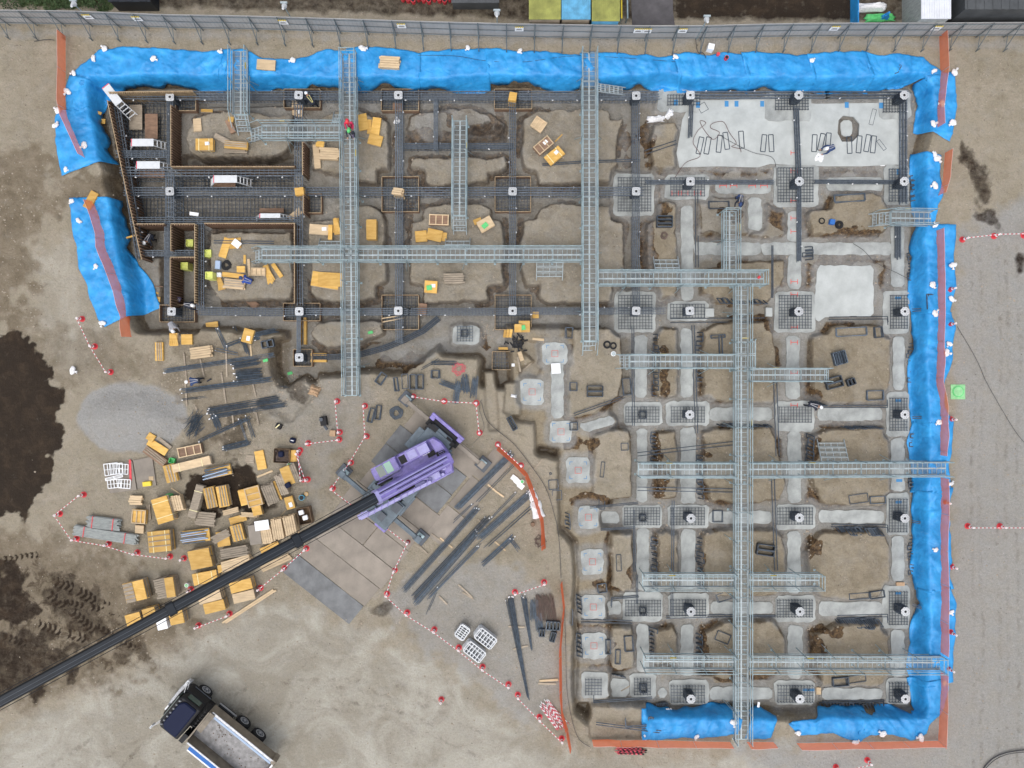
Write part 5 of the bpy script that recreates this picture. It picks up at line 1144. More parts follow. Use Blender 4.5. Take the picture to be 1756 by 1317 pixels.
for a in [(289,635.5,463,610,6,'top long bundle of the left rebar yard'),(405,627,440,621,10,'short thick bundle hung under the top long one'),(410.6,644,444,641,18,'widest block of short blue bars in the left rebar yard'),(320,669.6,459.5,651,8,'long bundle beside the worker in navy'),(314.6,685,492.7,663.5,2.5,'thin rusty pair below the worker in navy'),
  (363.5,703.6,475,684.4,10,'wide two tone bundle in the middle of the left rebar yard'),(368.7,714,484,695,6,'hooked bundle just below the wide two tone one'),(369,716,374,730,10,'short stub bundle with white caps'),(347.8,754,424.6,719,5,'slanting bundle near the gravel heap'),(426,720,435,745.5,4,'short leg at the right end of the slanting bundle'),(414,726,423,751.6,3,'second short leg beside the slanting bundle'),(390,768,424,759.5,9,'faint bundle at the bottom of the left rebar yard'),
  (440,577,471.7,570,13,'dark bundle near the island corner, upper right of the rebar yard'),(377,600.6,403.6,606,4,'small hooked bundle with white caps'),(375.7,567.5,388,595.4,5,'pair of bars slanting down from the pit edge'),(403.6,564,412,586.7,4,'short bars beside the yellow tray'),(392,592,410.6,585,5,'short dark bars joining the yellow tray'),(419,588,424,603,6,'blue short bars below the yellow tray')]: bundle(*a)
for k in range(34):
    pass
rt = thing('rebar_pile', G(335,726), 'messy heap of short blue rods at the edge of the gravel', 'rebar'); mb = MB(); rs = random.Random(5)
for k in range(60):
    c = G(335+rs.uniform(-10,10), 726+rs.uniform(-15,15)); t = math.radians(rs.gauss(52,14)); q = Vector((math.cos(t), math.sin(t), rs.uniform(-.1,.1)))*.45; mb.tube(c-q+Vector((0,0,.1+rs.random()*.15)), c+q+Vector((0,0,.1+rs.random()*.15)), .014, 4)
o = mb.build('rods', 'rebar_blue', rt); o['kind'] = 'stuff'
for a in [(873,781.6,787.7,867,10,'thick bundle starting at the crane net'),(877.7,801,820.7,858,2.5,'thin hooked bars right of the thick crane bundle'),(807,867,782,890,2,'short thin bars below the thick crane bundle'),(816,874,696,1008,9,'leftmost very long bundle along the steel plates'),(905,849,825,919.5,10,'thick bundle ending at the crumpled white sheets'),(834,890,713.7,1019.7,8,'second very long bundle in the diagonal yard'),(884,845,826,905,3,'bent thin bars above the crumpled sheet bundle'),(814,917,716,1031,9,'third very long bundle, with the most bars'),
  (818.5,937.7,738.7,1019.7,5,'bundle with a hooked upper end in the diagonal yard'),(748,1015,735,1045,3,'short forked tail at the foot of the diagonal yard'),(905,874,836.7,935,4,'rust coloured bundle right of the diagonal yard'),(875,924,832,963,8,'short dark bundle with bent capped end'),(876,924,886,937,5,'bent end beside the short dark bundle'),
  (867,1031,878,1031,1,'skip')]:
    if a[-1] != 'skip': bundle(*a)
bundle(875,1031,905,1191,13,'longest tapering bundle in the lower rebar yard',taper=.15); bundle(899,1028,910.5,1106,9,'shorter tapering bundle in the lower rebar yard',taper=.2); bundle(916,1034,916,1056,12,'small blue block of bars in the lower rebar yard',caps=False)
bundle(926,1026,928,1057,14,'rusty bars, left half of the brown block',m='rebar_rust',caps=False); bundle(941,1026,946,1056,15,'rusty bars, right half of the brown block',m='rebar_rust',caps=False)
def hook(pts, wp, label, m='rebar', z=None, dz=.05, name='bent_bar', n=2):
    g = [(G(*p) if z is None else P(*p, z)) for p in pts]; mb = MB()
    for _ in range(3):                                     # long rods rest on the highest soil they cross
        zr = max(hat(a.x+(b.x-a.x)*t/12, a.y+(b.y-a.y)*t/12) for a, b in zip(g[:-1], g[1:]) for t in range(13)); g = [P(*p, zr) for p in pts]
    g = [q+Vector((0,0,dz)) for q in g]
    for k in range(n):
        off = Vector((0, 0, 0))
        d = (g[-1]-g[0]).normalized(); nn = Vector((-d.y, d.x, 0))*((k-(n-1)/2)*wp/27./max(1, n-1) if n > 1 else 0)
        mb.path([q+nn+Vector((0,0,k*.012)) for q in g], .05 if n > 1 else wp/27.)
    return tag(mb.build(name, m), label, 'rebar', 'bent bars and long rods')
for a in [([(1093,779),(1257,760)],6,'slightly slanting long rods above the long walkway wing'),([(1093,838),(1257,841)],6,'level long rods below the long walkway wing'),([(1087,874),(1088,980)],2.5,'upright rod left of the pad without plate, fourth row'),([(1154,858),(1153,980)],3.5,'upright rod through the gap between two pads, fourth row'),([(1011,870),(1094,862)],2.5,'rod sloping along the top of the fourth row left end'),([(1030,908),(1088,904)],2.5,'rod under the fourth row left end'),
 ([(984,711),(1071,680)],4,'slanting rods across the foot of a soil island'),([(1149,550),(1311,548.5)],7,'thick horizontal black rods just under the second oblong pad'),([(1188,558),(1191,640),(1194,743)],4.5,'tall upright rods crossing the short left walkway'),([(1194,325),(1195,459)],4.5,'upright rods hanging above the upper horizontal walkway'),([(1085,560),(1086,730)],3.5,'upright rods crossing the pad without plate, third row'),([(1329,655),(1333,782)],5.5,'upright rods left of the worker in black'),
 ([(1325,821),(1330.5,978)],5,'upright rods between the long and the lower walkway'),([(996,1064),(1084,1066)],5,'thick horizontal rods under the fifth row left end'),([(1142,1058),(1257,1055)],4,'horizontal rods under the fifth row plate'),([(1284,1056),(1330,1056)],3,'short rods right of the very long walkway, fifth row'),([(1048,1040),(1049,1026),(1095,1022)],3,'hooked rod above the fifth row small block'),([(1018,1193),(1018,1203),(1118,1196)],3,'hooked rod under the bottom row left end'),
 ([(1022,1240),(1146,1256),(1146,1241)],4,'hooked rods lying on the bottom left soil block'),([(1072,1232),(1073,1246),(1123,1243)],3,'smaller hooked rod on the bottom left soil block'),([(1113,1246),(1113,1230),(1119,1229),(1119,1234)],3,'small hook on the left part of the bottom sheet'),([(1324,421),(1324,511)],2,'thin upright rod left of the short red marked strips'),
 ([(1412,697),(1521,697),(1521,687)],4,'hooked rods above the third row right strip'),([(1425,901),(1521,902),(1522,912)],4.5,'hooked rods below the fourth row right strip'),([(1435,1057),(1521,1055),(1522,1066)],4.5,'hooked rods below the fifth row right strip'),([(1421,546),(1521,545),(1522,555)],4.5,'hooked rods below the square pale slab'),([(1409,1203),(1515,1201),(1515,1209)],3,'hooked rods above the bottom right sheet'),([(1152,1000),(1152,1056)],3,'short upright rod at the fifth row plate'),
 ([(1092,985),(1092,1035)],2.5,'upright rod at the left end of the lower walkway'),([(1176,98),(1177,115),(1170,117)],3,'hook lying on the top blue sheet'),([(1544,112),(1538,124),(1532,126)],3,'hook lying on the top right blue sheet'),([(930,283),(1000,278),(1098,275)],3,'grey flat rods across the largest stepped island'),([(1106,262),(1160,244)],6,'dark rods over the small soil block left of the slab'),([(367,415),(470,416)],4,'grey rods across the timber island'),([(1598,505),(1590,505),(1591,531)],3,'hook lying on the right blue sheet below the stair'),([(1564,532),(1583,531)],4,'dark rod stub on the right blue sheet at the third plate'),([(1564,716),(1583,716)],3,'dark rod stub on the right blue sheet, third row'),([(1564,894),(1581,897)],3,'dark rod stub on the right blue sheet, fourth row'),([(1564,1036),(1583,1044)],3,'dark rod stub on the right blue sheet, fifth row')]: hook(*a)
# ring stirrups lying about
def stirrup(u, v, w, h, a, label, m='rebar', t=.045, n=1, z=None, group='rectangular stirrups'):
    p = G(u, v) if z is None else P(u, v, z); an = math.radians(-a); k = (CAMH-p.z)/CAMH/S; w *= k/2; h *= k/2; mb = MB()
    for j in range(n):
        jj = random.uniform(-.05,.05)*(n > 1); q = [(-w,-h),(w,-h),(w,h),(-w,h),(-w,-h)]
        mb.path([(p.x+(x+jj)*math.cos(an+jj)-y*math.sin(an+jj), p.y+(x+jj)*math.sin(an+jj)+y*math.cos(an+jj), p.z+.04+j*.05) for x, y in q], t)
    return tag(mb.build('stirrup', m), label, 'rebar', group)
sl = [(1200,250,-12),(1213,250,-10),(1233,247,-6),(1245,242,8),(1271,240,4),(1309,246,-6),(1322,246,3),(1396,246,-3),(1408,244,-12),(1419.6,243,-5),(1456,249,2),(1472.5,248,-5),(1486.7,246,-10),(1497,248,-6)]
for i, (u, v, a) in enumerate(sl): stirrup(u, v, 8, 29, -a, f'narrow stirrup frame on the pale slab, {ORD[i]} from the left', t=.055)
stirrup(1496,201,7,27,14,'faint stirrup frame at the upper right of the pale slab',t=.03); stirrup(1511,249,6,20,-38,'tilted stirrup frame at the right of the pale slab',t=.035); stirrup(1205,185,14,14,-30,'thin square frame at the upper left of the pale slab',t=.03)
for i, (u, v, w_, h_, a, n, l) in enumerate([(653.8,649,11,20,-35,5,'stirrup pile left of the black frame boxes'),(679.5,659,6,23,7,3,'narrow stirrup pile left of the thin outline'),(694.5,654,10,25,2,1,'thin stirrup outline left of the black frame boxes'),(747,642,13,13,0,5,'small square stirrup pile under the red coil'),(637,712,8,24,-14,4,'left stirrup row beside the cone line'),(649,707,8,24,-8,4,'right stirrup row beside the cone line'),(949,831,16,16,4,1,'upper of two square frames beside the curved net'),(955,849,16,16,2,1,'lower of two square frames beside the curved net'),(1071,766,12,12,2,1,'small square frame on an island near the narrow strip'),
  (1230,885,16,19,0,3,'black stirrup on the strip, fourth row'),(1456,340,52,12,3,2,'long frame pair on the island below the slab right strip'),(1459,569,52,14,2,2,'long frame pair on the island below the square pale slab'),(1505,570,13,18,5,3,'small frame pile right of the long frame pair'),(1500,678,28,16,2,3,'frame pile on the right edge of the third row island'),(1505,857,26,12,4,2,'frame pile on the right edge of the long walkway island'),(1472,855,32,15,8,1,'faint large frame left of the long walkway island pile'),(1503,1019,24,12,8,3,'frame pile on the right edge of the lower island'),(1473,1022,34,10,4,1,'faint long frame on the lower island'),(1440,1168,26,14,4,4,'frame pile on the lowest right island'),(1467,1164,34,12,8,1,'thin large frame on the lowest right island'),
  (1078,1103,14,26,5,3,'upright frame on the narrow lower left island'),(1060,1126,8,24,0,2,'slim frame at the foot of the narrow lower left island'),(1032,863,10,20,0,1,'open frame on the wide left island, lower'),(1033,805,6,26,-6,1,'open slim frame on the wide left island, upper'),(1061,965,8,28,2,1,'slim frame on the narrow island left of the red marked strip'),(979,1058,6,27,0,1,'slim frame right of the lower orange net'),(1242,1022,26,14,18,2,'tilted frame below the lower walkway left wing'),(1240,1093,24,16,-20,2,'tangled frame above the lowest walkway left wing'),(1231,577,24,5,5,3,'T shaped bars on the middle island, crossbar'),(1236,592,5,34,3,3,'T shaped bars on the middle island, stem'),(1232,352,34,12,0,2,'blurred frame on the upper soil block near the bundle'),(1032,1008,15,15,8,3,'dark stirrup pile above the fifth row left pad'),(1043,1108,8,24,2,4,'dark stirrups right of the half stained pad'),(944,812,3,3,0,1,'tiny frame scrap beside the curved net'),(983,663,12,14,0,4,'grey stirrups hooked on the soil edge near the white board'),(976,571,12,18,0,4,'dark stirrups above the grey pad'),(984,731,13,13,2,4,'stirrups at the left end of the slanting strip'),(1075,663,14,28,8,4,'pile of stirrups right of the tall island foot'),(1410,385,0.1,0.1,0,1,'')]):
    if l: stirrup(u, v, w_, h_, -a, l, n=n, m='rebar' if i not in (10,11,13,14) else 'rebar_blue', group='loose stirrup frames')
# rows of stirrups propped along the trenches
def srow(p, q, n, ln, ang, label, z=None, wd=.0):
    A, B = G(*p), G(*q); rt = thing('stirrup_row', A.lerp(B, .5), label, 'rebar', 'rows of stirrups propped in the trenches'); an = math.radians(-ang); e = Vector((math.cos(an), math.sin(an), 0))*ln/27/2; rs = random.Random(n)
    n = int(n*1.4)
    for i in range(n):
        c = A.lerp(B, (i+.5)/n); c = Vector((c.x, c.y, hat(c.x, c.y)+.12)); t = (B-A).normalized()*(.13); e2 = e*rs.uniform(.75,1.1)+Vector((0,0,rs.uniform(.05,.3)))
        mb = MB(); mb.path([c-e2-t, c+e2-t, c+e2+t, c-e2+t, c-e2-t], .06); mb.build('stirrup', 'rebar', rt)
for a in [((1437,909),(1507,911),11,16,60,'slanted stirrup row under the fourth row right strip'),((1436,1066),(1508,1068),13,16,60,'slanted stirrup row under the fifth row right strip'),((1408,1211),(1514,1212),14,14,70,'slanted stirrup row on the bottom right sheet'),((1447,733),(1506,733),6,14,20,'loose stirrup row under the third row right strip'),((1122,742),(1121,798),7,14,10,'stirrup row in the gap left of the narrow island, third row'),((1199,780),(1199,855),7,12,5,'stirrup row in the gap right of the strip, third row'),
  ((1122,572),(1122,680),8,10,10,'stirrup row in the gap left of the narrow island, second row'),((1198,570),(1200,655),8,13,8,'stirrup row in the gap right of the upright rods'),((1122,920),(1120,1010),7,13,12,'stirrup row in the gap left of the narrow island, fourth row'),((1198,920),(1199,1010),6,12,4,'stirrup row in the gap beside the wide fourth row island'),((1119,1075),(1118,1130),6,13,4,'stirrup row in the gap left of the lowest narrow island'),((1196,1085),(1197,1145),5,12,4,'stirrup row beside the lowest wide left island'),
  ((1567,740),(1568,765),4,18,2,'stirrups on the foot of the right sheet, third row'),((1566,818),(1566,838),3,18,2,'stirrups on the foot of the right sheet just below the walkway'),((1565,920),(1564,985),8,16,4,'stirrups on the foot of the right sheet, fourth row'),((1563,590),(1562,655),8,16,4,'stirrups on the foot of the right sheet, second row'),((1565,435),(1564,480),6,16,4,'stirrups on the foot of the right sheet below the stair'),((1568,300),(1570,345),4,20,-8,'stirrups on the right sheet above the stair'),((1128,1212),(1144,1212),4,14,80,'stirrups at the left end of the bottom sheet'),((1215,1207),(1300,1210),9,15,75,'stirrups on the bottom sheet at the walkway end'),
  ((1383,425),(1384,445),3,18,0,'dark frame in the pocket left of the square slab'),((1395,690),(1410,693),3,12,40,'stirrups beside the worker in black'),((1230,516),(1310,518),7,12,60,'dark stirrup row above the thick horizontal rods'),((1230,728),(1320,730),8,10,30,'dark stirrup row below the third row strip'),((1385,745),(1384,800),6,10,30,'stirrups in the gap right of the long walkway strip'),((992,1020),(994,1050),3,9,10,'stirrups at the far left of the fifth row'),((992,1085),(994,1125),4,9,5,'stirrups at the far left below the fifth row'),((972,880),(974,905),3,9,10,'stirrups at the far left of the fourth row'),((1050,1155),(1066,1158),3,12,0,'dark stirrups above the round block')]: srow(*a)
# open black frame boxes (bundled stirrups)
def fbox(u, v, w, h, a, n, label, H=.35):
    p = G(u, v); an = math.radians(-a); k = 1/27.; w *= k; h *= k; rt = thing('stirrup_bundle', p, label, 'rebar', 'bundled square stirrups')
    for j in range(n):
        mb = MB(); cx = w*((j+.5)/n-.5); hw, hh = w/n*.42, h/2
        for lv in range(6):
            z = .03+lv*H/6; mb.path([(p.x+(cx+x)*math.cos(an)-y*math.sin(an), p.y+(cx+x)*math.sin(an)+y*math.cos(an), p.z+z) for x, y in ((-hw,-hh),(hw,-hh),(hw,hh),(-hw,hh),(-hw,-hh))], .06)
        mb.build('stirrup_stack', 'rebar_blue' if n > 3 else 'rebar', rt)
for a in [(715,655,25,25,0,2,'pair of deep black stirrup boxes above the crane'),(1138.5,381,20,27,90,3,'stacked blue black stirrup boxes on the tall narrow island'),(1019.7,671,20,27,90,2,'black stirrup box pair on the island left of the strips'),(1437.7,614,22,22,-15,5,'five slat blue rebar pallet on the second row island'),(1428,656,20,28,75,2,'blue stirrup box pair near the short walkway end'),(1457,655,14,11,-20,2,'small stirrup box right of the blue pair'),(1311,942,20,30,98,2,'black stirrup box pair on the fourth row island'),(461,590,22,12,-12,2,'black stirrup box at the top of the rebar yard'),
  (948,1071,24,14,3,4,'black stirrup boxes in the lower rebar yard'),(929,1083,10,12,3,2,'small stirrup box in the lower rebar yard, left'),(948,1090,9,16,15,2,'small stirrup box in the lower rebar yard, bottom'),(878,726,9,24,-28,2,'black slanted stirrup stack right of the track')]: fbox(*a)
for a in [(762,657,790,668,8,'crossed black bars, left arm'),(786,658,782,684,9,'crossed black bars, downward arm'),(797,650,799,668,12,'short square of bars right of the crossed arms'),(815,652,812,676,9,'short upright bundle at the right of the crossed arms'),(747,622.5,777,622.5,5,'level grey bundle left of the red coil'),(727,630,752,616,2,'thin slanting bars left of the red coil'),(923,1060,925,1076,12,'tangled blue coil in the lower rebar yard')]: bundle(*a, caps=False)
def coil(u, v, r, label, m='cable', n=5, t=.03, wob=.12, z=None, cat='cable coil'):
    c = G(u, v) if z is None else P(u, v, z); pts = []; R = r/27; rs = random.Random(int(u))
    for i in range(n*14): t_ = i/14*2*math.pi; rr = R*(1-.09*(i//14) % 1)+rs.uniform(-1,1)*wob*R; pts.append((c.x+math.cos(t_)*rr, c.y+math.sin(t_)*rr, c.z+.03+.015*(i//14)))
    return tag(MB().path(pts, t).build('coil', m), label, cat)
coil(680,708,11,'octagonal coil of dark bars left of the outrigger', 'rebar', 6, .06); coil(786.6,632,10,'red hose coil on the soil above the crane', 'pinkred', 4, .022, .35, cat='hose'); coil(925.5,928.6,9,'tangle of thin wire near the round tub', 'rebar_rust', 6, .02, .4, cat='wire'); coil(1041,591,6,'left black tyre ring on the island', 'black', 3, .09, .03); coil(1051.5,593,5.5,'right black tyre ring on the island', 'black', 3, .08, .03); coil(1409,379,5,'thin black ring left of the blue pump', 'black', 2, .05, .03); coil(1438.6,386,6,'fat black hose coil beside the blue pump', 'black', 5, .1, .06); coil(1135,604,8,'black cable loop behind the left walkway', 'black', 2, .035, .1); coil(1139,404,6,'rusty wire coil under the stirrup boxes', 'rebar_rust', 5, .05, .15); coil(388.6,455,8,'dark hose coil on the timber island', 'black', 5, .08, .15)
def hose(pts, label, m='hose', t=.025, z=None, cat='cable', per=8):
    g = [(G(*p) if z is None else P(*p, z)) for p in pts]; out = []
    for i in range(len(g)-1):
        p0, p1, p2, p3 = g[max(0,i-1)], g[i], g[i+1], g[min(len(g)-1,i+2)]
        for k in range(per): s = k/per; out.append(.5*((2*p1)+(p2-p0)*s+(2*p0-5*p1+4*p2-p3)*s*s+(3*p1-p0-3*p2+p3)*s**3))
    out.append(g[-1])
    if z is None: out = [Vector((q.x, q.y, hat(q.x, q.y)+.1)) for q in out]
    return tag(MB().path(out, t).build('cable', m), label, cat)
hose([(1157,305),(1175,280),(1200,268),(1188,245),(1196,225),(1210,212),(1200,208),(1206,222),(1222,240),(1233,228),(1218,220),(1222,212),(1240,210),(1250,228),(1262,246),(1254,252),(1268,256),(1270,262)], 'dark red cable looping over the pale slab')
hose([(1233,232),(1255,245),(1290,262),(1322,270),(1330,288),(1331,320)], 'dark cable running right across the pale slab', 'cable', .02)
hose([(1640,560),(1672,615),(1690,655),(1715,700),(1740,740),(1760,765)], 'thin dark cable over the grey road at the right', 'cable', .02)
hose([(1684,1317),(1700,1300),(1725,1289),(1760,1284)], 'dark double hose at the bottom right corner', 'cable', .05); hose([(1686,1319),(1703,1303),(1727,1292),(1760,1288)], 'second dark hose beside its twin at the bottom right corner', 'cable', .03)
hose([(812,760),(830,735),(822,700),(826,685)][::-1], 'cable curving down beside the cone line', 'cable', .02); hose([(826,690),(838,724),(880,760),(908,795),(935,835),(950,880),(958,920),(962,990)], 'long black cable parallel to the curved net', 'cable', .03)
hose([(968,1040),(970,1110),(972,1180),(980,1230),(992,1265),(1012,1280)], 'black cable right of the narrow lower net', 'cable', .025); hose([(60,72),(80,69),(94,70)], 'thin dark cable left of the top net', 'cable', .03); hose([(700,96),(780,97),(830,105),(900,107),(1000,97),(1170,108)], 'cable stretched along the top blue sheets', 'cable', .018)
hose([(1192,66),(1196,90),(1205,92),(1210,100)], 'black cable below the white control box', 'cable', .03); hose([(1462,418),(1480,430),(1500,450),(1540,470),(1560,480)], 'cable crossing the strip near the square slab', 'cable', .018)
# bearers below the bars
for u1, v1, u2, v2, l in [(315.5,604,320.7,653,'first bearer from the left in the rebar yard'),(344,616,351,648,'second bearer from the left in the rebar yard'),(388,595,389.7,646,'third bearer from the left in the rebar yard'),(380,639,388,691,'bearer below the worker in navy'),(430,592,431.6,611,'short bearer below the yellow tray'),(434,658,439.4,681,'bearer at the capped bar ends'),(318,651,321,695,'bearer left of the thin rusty pair'),(399,712,402,737,'bearer under the slanting bundle'),(439.4,707,443.8,728,'bearer at the hooked bundle'),(336,697,339,708,'short bearer near the rod heap'),
  (836.7,830.6,850,842,'pale bearer right of the thick crane bundle'),(850,842,864,852,'yellow bearer end right of the thick crane bundle'),(819.6,890,834,906,'reddish stick across two long bundles'),(740,915,760,930,'stick above the right lower outrigger foot'),(718,935,734,950,'stick below the right lower outrigger foot'),(755,922,763,929,'yellow bearer stub left'),(768,933,776,939,'yellow bearer stub right'),(786,1002,810,1024,'upper thin stick at the foot of the diagonal yard'),(793,1015,812,1027,'lower thin stick at the foot of the diagonal yard'),(753,1022,767,1036,'thin stick below the forked tail'),(848,928,867,944,'yellow bearer of the short dark bundle'),(872,1074,900,1075,'bearer under the two tapering bundles'),(880,1113,905,1107,'lower bearer of the longest tapering bundle'),(914,806,931,787,'red and white stick beside the curved net')]:
    A, B = G(u1, v1), G(u2, v2); tag(MB().bar(A+Vector((0,0,.04)), B+Vector((0,0,.04)), .1, .08).build('bearer_timber', 'ply_pale' if 'yellow' in l or 'pale' in l else 'ply_old'), l, 'timber', 'timber bearers')
# ---------------------------------------------------------------- steel road plates under the crane
rs = random.Random(11); a0 = Vector((485, 981)); uu = Vector((114, 89.5)); nn = Vector((25.6, -31.4)); cnt = 0
def quad_plate(c, z, label, m):
    pts = [P(x, y, 0) for x, y in c]; cx = sum((p for p in pts), Vector())/4; zz = max(hat(p.x, p.y) for p in pts+[cx])
    q = [tuple((cx+(p-cx)*.992)[:2]) for p in pts]; return tag(MB().prism(q, min(0, zz-.05)-.05, zz+.03+z).build('road_plate', m, bevel=.01), label, 'steel plate', 'steel road plates under the crane')
pl = ['lowest bluish steel plate sticking out towards the truck','second steel plate from the bottom, with white chalk marks','third steel plate from the bottom','fourth steel plate from the bottom, crossed by the boom cables','fifth steel plate from the bottom, under the lower outrigger foot','sixth steel plate from the bottom, by the front corner of the crane','seventh steel plate from the bottom, under the crane cab','eighth steel plate from the bottom, under the crane tail','ninth steel plate from the bottom, near the right outrigger foot']
for k in range(9):
    j = uu.normalized()*rs.uniform(-4, 6)*(k > 0); o = a0+nn*k+j; L_ = 1.0
    cor = [o, o+uu*L_, o+uu*L_+nn*.985, o+nn*.985]
    if k >= 3:
        h = .47+.06*(k % 2)
        quad_plate([cor[0], cor[0].lerp(cor[1], h-.004), cor[3].lerp(cor[2], h-.004), cor[3]], .004*(k % 3), pl[k]+', left half', 'plate_steel' if rs.random() < .7 else 'plate_steel_dark')
        quad_plate([cor[0].lerp(cor[1], h), cor[1], cor[2], cor[3].lerp(cor[2], h)], .004*((k+1) % 3), pl[k]+', right half', 'plate_steel' if rs.random() < .65 else 'plate_steel_dark')
    else: quad_plate(cor, .004*(k % 3), pl[k], 'plate_steel_dark' if k == 0 else 'plate_steel')
for k, l in [(5,'narrow steel plate between crane plates and rebar yard, lower'),(6.6,'narrow steel plate between crane plates and rebar yard, middle'),(8.2,'narrow steel plate between crane plates and rebar yard, upper')]:
    o = a0+nn*k+uu*1.01; quad_plate([o, o+uu*.27, o+uu*.27+nn*1.56, o+nn*1.56], 0, l, 'plate_steel')
for c, l in [([(180,800),(228,790),(236,840),(190,846)],'left brown steel sheet under the white frames'),([(229,789),(262,782),(269,832),(237,839)],'right brown steel sheet with the yellow box')]: quad_plate(c, .06, l, 'plate_steel')
# white frames and bits on the sheets
def wframe(u, v, L, W, a, label, z=.16, n=5, name='scaffold_frame', g='white frames on the steel sheets', m='white'):
    p = G(u, v); an = math.radians(-a); k = 1/26.8; L *= k; W *= k; mb = MB(); X = lambda x, y: (p.x+x*math.cos(an)-y*math.sin(an), p.y+x*math.sin(an)+y*math.cos(an), p.z+z)
    for y in (-.5, .5): mb.bar(X(-L/2, W*y), X(L/2, W*y), .05)
    for i in range(n): mb.bar(X(L*(i/(n-1)-.5), -W/2), X(L*(i/(n-1)-.5), W/2), .045, .035)
    mb.bar(X(-L/2, 0), X(L/2, 0), .035, .03); return tag(mb.build(name, m), label, 'frame', g)
wframe(193,804,24,20,-8,'upper left white frame on the steel sheets'); wframe(203,803,22,18,-4,'upper white frame overlapping its left neighbour',.26); wframe(212,804,20,17,2,'upper right white frame beside the red strip',.18); wframe(198,829,22,14,-6,'lower left white frame on the steel sheets',.18); wframe(216,829,20,15,4,'lower right white frame on the steel sheets',.2); wframe(200,818,30,4,-14,'narrow white frame laid across the others',.34,3)
tag(MB().box(G(225,806)+Vector((0,0,.12)), (.14,1.35,.03), math.radians(2)).build('red_strip','red'), 'red orange strip across the steel sheets', 'strip'); tag(MB().box(G(255,829)+Vector((0,0,.2)), (.55,.3,.22), .1).build('tool_box','yellow', bevel=.02), 'yellow tool box on the right steel sheet', 'box'); tag(MB().box(G(261,820)+Vector((0,0,.13)), (.3,.26,.05), .05).build('pale_board','ply_pale'), 'small pale board beside the yellow tool box', 'board')
# ---------------------------------------------------------------- mobile crane
def xf(mb, mt): mb.v = [tuple(mt @ Vector(p)) for p in mb.v]; return mb
piv = P(709, 803, 0); piv.z = .05
cr = thing('mobile_crane', piv, 'purple mobile crane on outriggers with a long black telescopic boom', 'crane')
MC = Matrix.Translation(piv) @ Matrix.Rotation(math.atan2(-.762, -.648), 4, 'Z'); MS = Matrix.Translation(piv) @ Matrix.Rotation(math.atan2(-.465, -.885), 4, 'Z')
def part(name, m, mt, fn, parent=cr, bevel=0, smooth=False):
    mb = MB(); fn(mb); xf(mb, mt); return mb.build(name, m, parent, bevel=bevel, smooth=smooth)
def f_(mb):
    mb.box((.3,0,1.15), (7.0,1.5,.5)); mb.box((2.9,0,1.5), (2.0,2.45,.18)); mb.box((-1.2,.0,1.45), (3.2,1.9,.12)); mb.box((-2.75,0,1.42), (.5,1.6,.14)); mb.box((-2.2,.95,1.4), (.9,.5,.1)); mb.box((.9,1.0,1.5), (1.6,.5,.12)); mb.box((.9,-1.0,1.5), (1.6,.5,.12)); mb.box((3.45,-.2,1.66), (.8,1.7,.14))
part('chassis', 'carrier', MC, f_, bevel=.03)
part('deck_grating', 'black', MC, lambda mb: [mb.box((-3.2+.07*i,0,1.3), (.03,2.2,.03)) for i in range(9)]+[mb.box((-3.0,-.6,1.35), (.35,.5,.3)), mb.box((-2.95,.55,1.32), (.4,.35,.25)), mb.tube((-3.1,-1.05,1.3), (-3.1,1.05,1.3), .06, 8)])
part('walk_steps', 'pad_dark', MC, lambda mb: [mb.box((2.4+.18*i,-.9,1.64), (.05,.6,.03)) for i in range(7)]+[mb.box((3.3,.5,1.72), (.5,.4,.14)), mb.box((2.3,.85,1.66), (.6,.5,.14))])
part('rear_bumper', 'purple', MC, lambda mb: (mb.box((-3.62,0,1.2), (.22,2.6,.5)), mb.box((-3.45,1.1,1.3), (.3,.35,.35)), mb.box((-3.45,-1.1,1.3), (.3,.35,.35))), bevel=.03)
[part('front_bumper', 'purple', MC, lambda mb: mb.box((3.9,y_,1.15), (.35,.85,.45)), bevel=.04) for y_ in (-.85, .85)]
for x in (-1.75, 1.85):
    for y in (-1.1, 1.1):
        w_ = part('wheel', 'rubber', MC, lambda mb: mb.tube((x, y-.24, .68), (x, y+.24, .68), .66, 28), bevel=.05)
        mb = MB(); mb.tube((x, y+(-.26 if y < 0 else .26)-.02, .68), (x, y+(-.26 if y < 0 else .26)+.02, .68), .33, 16); xf(mb, MC); mb.build('rim', 'purple_pale', w_)
        part('mudguard', 'carrier', MC, lambda mb: mb.box((x, y, 1.42), (1.5,.55,.06)), bevel=.02)
